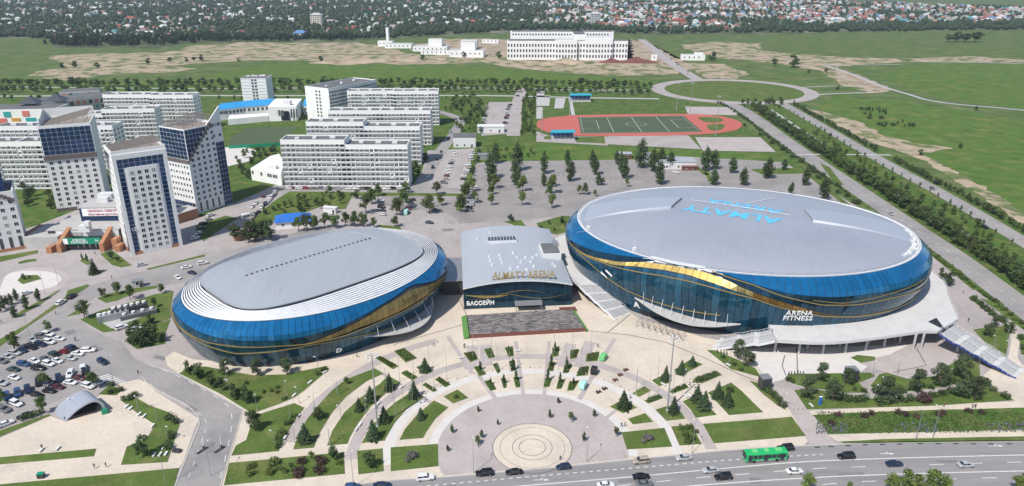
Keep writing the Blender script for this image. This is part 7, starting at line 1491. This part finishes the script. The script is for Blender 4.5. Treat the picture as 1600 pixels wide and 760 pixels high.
for i, (x, y) in enumerate(((130, 352), (155, 350), (180, 349))): o = link('bollard', bol, None, (*z7(x, y), .22), None, 1.5); tag(o, '%s dark bollard from the left closing the entry road' % ordn(i), 'bollard', 'bollards at the entry road')
for i, (x, y) in enumerate([(265, 553), (340, 549), (432, 545), (525, 540), (617, 538), (710, 536), (823, 534), (918, 534), (1013, 534), (1108, 535), (1203, 535), (1300, 535)]):
    p = z7(x, y); o = MB().box(0, 0, 0, 1.5, .35, .12).build('kerb_stop', m['dsteel']); o.location = (p[0], p[1], .175); tag(o, '%s dark rubber kerb stop from the left along the slip lane' % ordn(i), 'kerb stop', 'kerb stops on the slip lane')
def box_thing(name, p, s, rz, mt, label, cat, z=.2, lid=None):
    e = empty(name, (p[0], p[1], z), rz, label, cat); MB().box(0, 0, 0, s[0], s[1], s[2]).build('body', m[mt], e); MB().box(0, 0, s[2] + .002, s[0] + .12, s[1] + .12, .12).build('cap', m[lid or mt], e); return e
box_thing('ventilation_shaft', z6(803, 275), (3.2, 3.0, 4.2), R(10), 'dsteel', 'dark louvred ventilation shaft beside the plaza steps', 'shaft', lid='steel'); box_thing('ventilation_shaft', z7(443, 190), (3.4, 3.2, 4.4), R(5), 'dsteel', 'dark louvred ventilation shaft on the lawn below the terrace', 'shaft', lid='steel')
box_thing('waste_bin', z2(215, 718), (1.6, 1.2, 1.3), R(5), 'dsteel', 'dark rubbish container on the lower footpath', 'bin', lid='signgreen'); box_thing('info_board', z7(278, 325), (.9, .3, 3.0), R(10), 'cobalt', 'slim blue information pillar on the corner lawn', 'sign', lid='lettwhite'); box_thing('planter_box', z2(915, 585), (2.2, 1.2, .6), R(-10), 'dsteel', 'dark planter box beside the access road', 'planter')
# red loungers / pedal carts
for i, (f, x, y, mt) in enumerate(((z5, 880, 190, 'red'), (z5, 852, 215, 'red'), (z5, 828, 240, 'red'), (z5, 745, 300, 'dsteel'), (z5, 775, 283, 'dsteel'))):
    e = empty('pedal_cart', (*f(x, y), .22), R(35), ('red pedal cart farthest from the round square', 'middle red pedal cart of the three', 'red pedal cart nearest the round square', 'front dark pedal cart on the ring path', 'rear dark pedal cart on the ring path')[i], 'pedal cart', 'pedal carts for hire')
    MB().box(0, 0, .25, 1.7, .5, .18).build('frame', m['redbrown' if mt == 'red' else mt], e); MB().box(-.45, 0, .45, .5, .9, .14).build('seat', m['redbrown' if mt == 'red' else mt], e); MB().box(-.75, 0, .5, .12, .9, .6).build('backrest', m['redbrown' if mt == 'red' else mt], e)
    for sx in (-.6, .65):
        for sy in (-.5, .5): MB().tube((sx, sy - .05, .25), (sx, sy + .05, .25), .25, .25, 10).build('wheel', m['tyre'], e)
    MB().tube((.5, 0, .4), (.35, 0, 1.0), .04, .04, 5).tube((.35, -.3, 1.0), (.35, .3, 1.0), .03, .03, 5).build('handlebar', m['steel'], e)
# road barriers (two tilting booms at the access road)
for i, (x, y, lab) in enumerate(((1045, 580, 'barrier booth with boom in the access road, left one'), (1135, 575, 'barrier booth with boom in the access road, right one'))):
    e = empty('barrier', (*z2(x, y), .18), R(60), lab, 'barrier', 'barriers on the access road'); MB().box(0, 0, 0, 3.4, .9, .18).build('island', m['dsteel'], e); MB().box(.6, 0, .18, .6, .5, 1.1).build('cabinet', m['bitumen'], e); MB().tube((.6, 0, 1.1), (1.2, .6, 4.2), .07, .04, 6).build('boom', m['lettwhite'], e)
mb = MB()
# ---------------------------------------------------------------- people: one continuous skinned figure each pose
def person_mesh(walk, seed):
    s = .28 if walk else .06
    J = {'pelvis': (0, 0, .95), 'chest': (0, 0, 1.3), 'neck': (0, 0, 1.5), 'head': (.02, 0, 1.66), 'top': (.02, 0, 1.77), 'hl': (0, .1, .92), 'kl': (s * .7, .11, .5), 'al': (s * .8, .11, .08), 'fl': (s * .8 + .14, .11, .04), 'hr': (0, -.1, .92), 'kr': (-s * .3, -.11, .5), 'ar': (-s * 1.1, -.11, .1), 'fr': (-s * 1.1 + .14, -.11, .05),
         'sl': (0, .19, 1.42), 'el': (-s * .4, .25, 1.14), 'wl': (-s * .3 + .06, .25, .9), 'gl': (-s * .3 + .1, .25, .8), 'sr': (0, -.19, 1.42), 'er': (s * .4, -.25, 1.14), 'wr': (s * .7, -.25, .92), 'gr': (s * .8, -.25, .83)}
    Rr = {'pelvis': .15, 'chest': .16, 'neck': .06, 'head': .105, 'top': .07, 'hl': .1, 'kl': .065, 'al': .045, 'fl': .04, 'hr': .1, 'kr': .065, 'ar': .045, 'fr': .04, 'sl': .07, 'el': .048, 'wl': .035, 'gl': .04, 'sr': .07, 'er': .048, 'wr': .035, 'gr': .04}
    E_ = ['pelvis chest', 'chest neck', 'neck head', 'head top', 'pelvis hl', 'hl kl', 'kl al', 'al fl', 'pelvis hr', 'hr kr', 'kr ar', 'ar fr', 'chest sl', 'sl el', 'el wl', 'wl gl', 'chest sr', 'sr er', 'er wr', 'wr gr']
    K = list(J); me = bpy.data.meshes.new('figure'); me.from_pydata([J[k] for k in K], [tuple(K.index(q) for q in e.split()) for e in E_], [])
    o = bpy.data.objects.new('figure', me); col.objects.link(o); sk = o.modifiers.new('s', 'SKIN')
    for i, k in enumerate(K): me.skin_vertices[0].data[i].radius = (Rr[k], Rr[k]); me.skin_vertices[0].data[i].use_root = (k == 'pelvis')
    ss = o.modifiers.new('b', 'SUBSURF'); ss.levels = 1; ss.render_levels = 1
    dg = bpy.context.evaluated_depsgraph_get(); out = bpy.data.meshes.new_from_object(o.evaluated_get(dg)); bpy.data.objects.remove(o); out.name = 'person'
    out.materials.clear()
    for k in ('cloth', 'cloth_d', 'skin', 'hair'): out.materials.append(m[k])
    for p in out.polygons:
        z = p.center.z; p.material_index = 3 if z > 1.7 or (z > 1.58 and p.center.x < -.02) else 2 if z > 1.5 or (z < .92 and abs(p.center.y) > .2) else 0 if z > .93 else 1
    return out
PM = [person_mesh(True, 1), person_mesh(False, 2)]
PPL = [(z5, 555, 635, 0, (.05, .05, .06), 'person in dark clothes standing on the cream disc near the boulevard'), (z5, 635 - 0, 0, 0, None, ''), (z4, 563, 70, 1, (.03, .03, .035), 'person in black walking across the upper plaza'), (z4, 715, 75, 0, (.06, .05, .05), 'person in dark clothes standing left of the boarded platform'), (z5, 80, 82, 0, (.1, .08, .08), 'person standing by the first planting bed below the platform'), (z5, 740, 75, 1, (.12, .1, .1), 'person walking right of the central beds'), (z5, 858, 470, 1, (.03, .03, .04), 'person beside the ring path with a child, right of the round square'), (z5, 875, 468, 0, (.4, .35, .3), 'person in a pale top next to the dark-clad one on the ring path'),
       (z2, 490, 672, 1, (.05, .05, .05), 'cyclist-like walker in black on the lower footpath, left one'), (z2, 550, 665, 1, (.12, .08, .08), 'walker in dark clothes on the lower footpath, right one'), (z1, 372, 475, 1, (.03, .03, .04), 'person in black on the street by the left walk'), (z1, 500, 650, 1, (.1, .1, .12), 'person crossing the upper end of the left car park'), (z1, 740, 238, 0, (.2, .1, .1), 'person at the kerb of the forecourt street'), (z1, 630, 80, 0, (.06, .06, .08), 'person by the hub entrance'), (z1, 12, 535, 1, (.02, .02, .03), 'person in black at the far left walk'), (z1, 395, 430, 1, (.1, .1, .1), 'person behind the white SUV on the street'),
       (z7, 948, 335, 0, (.35, .03, .03), 'person in red on the upper footpath'), (z7, 1102, 342, 1, (.15, .15, .2), 'person in blue grey on the upper footpath, left of two'), (z7, 1116, 343, 1, (.02, .02, .03), 'person in black on the upper footpath, right of two'), (z8, 1250, 415, 0, (.02, .02, .03), 'person in black on the paved court behind the terrace'), (z8, 1218, 240, 0, (.1, .1, .1), 'person near the verge behind the terrace'), (z6, 140, 330, 1, (.3, .3, .32), 'person in grey at the ring path bicycles'), (z5, 150, 560 + 10, 0, (.05, .04, .04), 'person by the left potted trees'), (z2, 715, 185, 0, (.04, .04, .04), 'person in the access road near the crossing'), (z2, 390, 12, 0, (.03, .03, .03), 'person at the top of the left car park'), (z2, 220, 572, 0, (.05, .03, .03), 'person sitting place by the long lawn bench'), (z4, 183, 125, 0, (.3, .3, .3), 'person in pale clothes near the small arena wall'), (z3, 765, 88, 0, (.05, .05, .05), 'person waiting at the small arena doors'), (z3, 800, 85, 0, (.2, .1, .1), 'second person waiting at the small arena doors')]
for i, (f, x, y, w, c, lab) in enumerate(PPL):
    if not c: continue
    p = f(x, y); o = link('person', PM[0 if w else 1], None, (p[0], p[1], .21), random.Random(i).random() * 6.28); o.color = (*c, 1); tag(o, lab.replace('person sitting place by', 'person in dark clothes beside').replace('cyclist-like walker', 'walker'), 'person', 'people on the grounds')

# ================================================================== SUBURB ON THE HORIZON
hr = random.Random(12)
RC = [(.46, .46, .46), (.62, .62, .61), (.30, .085, .06), (.30, .13, .10), (.20, .20, .21), (.33, .30, .28), (.08, .28, .30), (.10, .22, .42), (.48, .44, .40), (.30, .09, .10), (.52, .22, .13)]
RM = [mat('house_roof_%s' % n, c, .6, var=.1, scale=.05) for n, c in zip('grey white red brown slate taupe teal blue cream maroon orange'.split(), RC)]
RN = 'grey white red brown slate taupe teal blue cream maroon orange'.split()
WM = [mat('house_wall_%s' % n, c, .8, var=.08, scale=.05) for n, c in (('white', (.72, .71, .68)), ('cream', (.62, .56, .46)), ('brick', (.36, .2, .14)), ('grey', (.45, .45, .45)))]
def house_geo(L, D, H, rh, hip):
    v = [(-L / 2, -D / 2, 0), (L / 2, -D / 2, 0), (L / 2, D / 2, 0), (-L / 2, D / 2, 0), (-L / 2, -D / 2, H), (L / 2, -D / 2, H), (L / 2, D / 2, H), (-L / 2, D / 2, H)]; wall = (v, [(0, 1, 5, 4), (1, 2, 6, 5), (2, 3, 7, 6), (3, 0, 4, 7)])
    o = .5; k = L * (.28 if hip else -.0) ; e = [(-L / 2 - o, -D / 2 - o, H), (L / 2 + o, -D / 2 - o, H), (L / 2 + o, D / 2 + o, H), (-L / 2 - o, D / 2 + o, H), (-L / 2 - o + k, 0, H + rh), (L / 2 + o - k, 0, H + rh)]
    return wall, (e, [(0, 1, 5, 4), (1, 2, 5), (2, 3, 4, 5), (3, 0, 4)])
proto = {}
for r in range(len(RM)):
    for h in (0, 1):
        w, rf = house_geo(12, 10, 5.5 if h else 4.2, 3.2, h); mb = MB().add(*w, 0).add(*rf, 1)
        for x in (-3.5, 0, 3.5): mb.add([(x - .7, -5.04, 1.4), (x + .7, -5.04, 1.4), (x + .7, -5.04, 2.9), (x - .7, -5.04, 2.9)], [(0, 1, 2, 3)], 2)
        proto[(r, h)] = mb.mesh('house', [WM[(r + h) % 4 if r != 1 else 0], RM[r], m['pane_far']])
# outline of the built-up land in the photograph: nearest edge by column
edge = curve([(-400, 58), (0, 58), (60, 60), (90, 74), (250, 72), (300, 66), (440, 64), (560, 63), (640, 58), (800, 48), (900, 46), (990, 53), (1080, 52), (1200, 52), (1340, 50), (1600, 46), (2000, 46)])
ftop = curve([(-400, -8), (1250, -8), (1330, 4), (1600, 12), (2000, 12)])
# share of houses against trees by column: wooded on the left and along the near edge, dense roofs in the middle and right
dens = curve([(-400, .5), (0, .3), (400, .26), (700, .28), (850, .5), (1000, .72), (1300, .75), (1600, .66), (2000, .6)])
spots = []
Yn = 1280.0
while Yn < 4200:
    st = 21 + (Yn - 1280) * .009; Xl = -Yn * .80 - 60
    while Xl < Yn * .80 + 60:
        x = Xl + hr.uniform(-.4, .4) * st; y = Yn + hr.uniform(-.4, .4) * st; px, py = pix(x, y); Xl += st
        if not (-30 < px < 1630) or py > edge(px) or py < ftop(px): continue
        spots.append((py, px, x, y, st, edge(px) - py))
    Yn += st
spots.sort(reverse=True)
HS = []; TS = []
def patch(x, y): return math.sin(x * .011 + 1.3) + math.sin(y * .013 + x * .004) + .7 * math.sin(x * .027 - y * .019)
for py, px, x, y, st, d in spots:
    near = d < (10 if px < 820 else 6 if px < 1040 else 11 if px > 1180 else 5); w = patch(x, y) > (1.1 if px > 850 else .35)
    if not near and not w and hr.random() < dens(px): HS.append((px, py, x, y, st))
    for _ in range(3 if near else 2 if (w or px < 820) else 1):
        if near or w or hr.random() < (.9 if px < 800 else .7): TS.append((px, py, x + hr.uniform(-.5, .5) * st, y + hr.uniform(-.5, .5) * st, hr.uniform(5, 11) * (1.15 if near else 1)))
def house_label(r, h, px): return '%s %s roofed house among the trees of the far suburb' % (RN[r], 'hip' if h else 'gable')
mbw = {r: MB() for r in range(len(RM))}
for i, (px, py, x, y, st) in enumerate(HS):
    r = hr.choice((0, 0, 1, 1, 1, 2, 3, 3, 4, 4, 5, 6, 7, 8, 8, 9, 9, 10) if px > 850 else (0, 0, 1, 1, 0, 3, 4, 5, 5, 8, 1, 9, 2, 6)); h = hr.random() < .5; s = hr.uniform(.65, 1.2); rz = hr.choice((0, 90)) + hr.uniform(-15, 15)
    if i < 300: o = link('suburb_house', proto[(r, int(h))], None, (x, y, .05), R(rz), (s * hr.uniform(.8, 1.3), s, s)); tag(o, house_label(r, h, px), 'house', 'nearest houses of the far suburb, %s %s roofs' % (RN[r], 'hip' if h else 'gable'))
    else:
        w, rf = house_geo(12 * s, 10 * s, (5.5 if h else 4.2) * s, 3.2 * s, h)
        for (v, f), mi in ((w, 0), (rf, 1)): mbw[r].add([(x + a, y + b, c + .05) for a, b, c in ((*rot2(q[0], q[1], R(rz)), q[2]) for q in v)], f, mi)
for r in mbw:
    if mbw[r].v: tag(mbw[r].build('distant_houses', [WM[r % 4 if r != 1 else 0], RM[r]]), '%s roofed houses of the suburb fading into the distance' % RN[r], None, None, 'stuff')
# trees of the suburb: nearest ones single, the rest one wooded mass
def blob(seed, nu=7, nv=5):
    rn = random.Random(seed); v = []; f = []
    for j in range(nv):
        t = j / (nv - 1); z = .06 + .94 * t; rr = math.sin(math.pi * (t * .82 + .14)) ** .7
        for i in range(nu): a = 6.283 * (i + .5 * (j % 2)) / nu; k = rr * rn.uniform(.62, 1.15); v.append((k * math.cos(a), k * math.sin(a), z + rn.uniform(-.07, .07)))
    for j in range(nv - 1):
        for i in range(nu): f.append((j * nu + i, j * nu + (i + 1) % nu, (j + 1) * nu + (i + 1) % nu, (j + 1) * nu + i))
    f.append(tuple((nv - 1) * nu + i for i in range(nu))); return np.array(v), f
BL = [blob(s) for s in range(6)]
FT = [make_broadleaf(60 + s, 9, 4.2, 420, .75, 'wood_far', .12) for s in range(4)]
FTM = []
for t, c in FT:
    mb = MB(); mb.add([tuple(v.co) for v in t.vertices], [tuple(p.vertices) for p in t.polygons], 1); mb.add([tuple(v.co) for v in c.vertices], [tuple(p.vertices) for p in c.polygons], 0); FTM.append(mb.mesh('suburb_tree', [m['wood_far'], m['trunk']]))
TS.sort(key=lambda q: -q[1]); V = []; F = []; base = 0
for i, (px, py, x, y, h) in enumerate(TS):
    if i < 300: o = link('suburb_tree', hr.choice(FTM), None, (x, y, .05), hr.random() * 6.28, (h / 9 * hr.uniform(.9, 1.3),) * 2 + (h / 9 * 1.15,)); tag(o, 'dark tree along the near edge of the far suburb', 'tree', 'trees along the edge of the far suburb')
    else:
        v, f = hr.choice(BL); a = hr.random() * 6.28; c, s = math.cos(a), math.sin(a); rr = h * hr.uniform(.42, .62)
        V.append(np.c_[x + rr * (v[:, 0] * c - v[:, 1] * s), y + rr * (v[:, 0] * s + v[:, 1] * c), v[:, 2] * h]); F += [tuple(base + q for q in ff) for ff in f]; base += len(v)
me = bpy.data.meshes.new('distant_woods'); me.from_pydata(np.concatenate(V).tolist(), [], F); me.materials.append(m['wood_far']); o = link('distant_woods', me); tag(o, 'dark wooded mass of the suburb gardens', None, None, 'stuff')
# a few landmark buildings in the suburb
for px, py, W, D, H, wl_, lab in ((496, 40, 26, 20, 24, 1, 'unfinished cream tower block standing in the suburb trees'), (930, 38, 22, 18, 24, 3, 'grey slab house rising behind the institute'), (1060, 40, 34, 16, 12, 2, 'red roofed hall in the suburb behind the construction road'), (470, 60, 24, 16, 10, 0, 'blue roofed house at the suburb edge'), (205, 34, 26, 14, 8, 0, 'red roofed house on the left of the suburb')):
    e = empty('suburb_building', at(px, py), 0, lab, 'building'); MB().box(0, 0, .1, W, D, H).build('wall', WM[wl_], e); k = 2 if 'red' in lab else 7 if 'blue' in lab else 0; MB().add([(-W / 2 - 1, -D / 2 - 1, H), (W / 2 + 1, -D / 2 - 1, H), (W / 2 + 1, D / 2 + 1, H), (-W / 2 - 1, D / 2 + 1, H), (-W / 4, 0, H + 5), (W / 4, 0, H + 5)], [(0, 1, 5, 4), (1, 2, 5), (2, 3, 4, 5), (3, 0, 4)]).build('roof', RM[k], e)
    for fl in range(int(H // 4)):
        for i in range(5): link('window', window_mesh(2.2, 2.0), e, (-W / 2 + W * (i + .5) / 5, -D / 2, 1.2 + fl * 4))
# canal along the field on the right
mb = MB(); P = smooth_line(I('1288,102 1330,116 1380,136 1420,148 1450,157 1500,164 1560,169 1640,177'), 8); strip(mb, P, 4.5, .2, 0); strip(mb, P, 1.6, .24, 1, 3.0); tag(mb.build('canal', [m['concrete'], m['bitumen']]), 'grey concrete canal crossing the right field', None, None, 'structure')
road('field_path', '1285,101 1350,102 1410,101', 3, .2, m['concrete']); road('field_path', '1440,97 1520,98 1600,100', 5, .2, m['concrete'])
# ---------------------------------------------------------------- air between here and the horizon
hz = MB(); hz.add([(x, y, z) for z in (-1.0, 140.0) for x, y in ((-5200, -60), (5200, -60), (5200, 6500), (-5200, 6500))], [(3, 2, 1, 0), (4, 5, 6, 7), (0, 1, 5, 4), (1, 2, 6, 5), (2, 3, 7, 6), (3, 0, 4, 7)])
hm = bpy.data.materials.new('haze'); hm.use_nodes = True; hn = hm.node_tree.nodes; hn.remove(hn['Principled BSDF']); pv = hn.new('ShaderNodeVolumePrincipled'); pv.inputs['Color'].default_value = (.74, .86, 1, 1); pv.inputs['Density'].default_value = .00008; pv.inputs['Anisotropy'].default_value = .2
hm.node_tree.links.new(pv.outputs[0], hn['Material Output'].inputs['Volume'])
tag(hz.build('haze', hm), 'thin bluish haze over the whole valley', None, None, 'stuff')
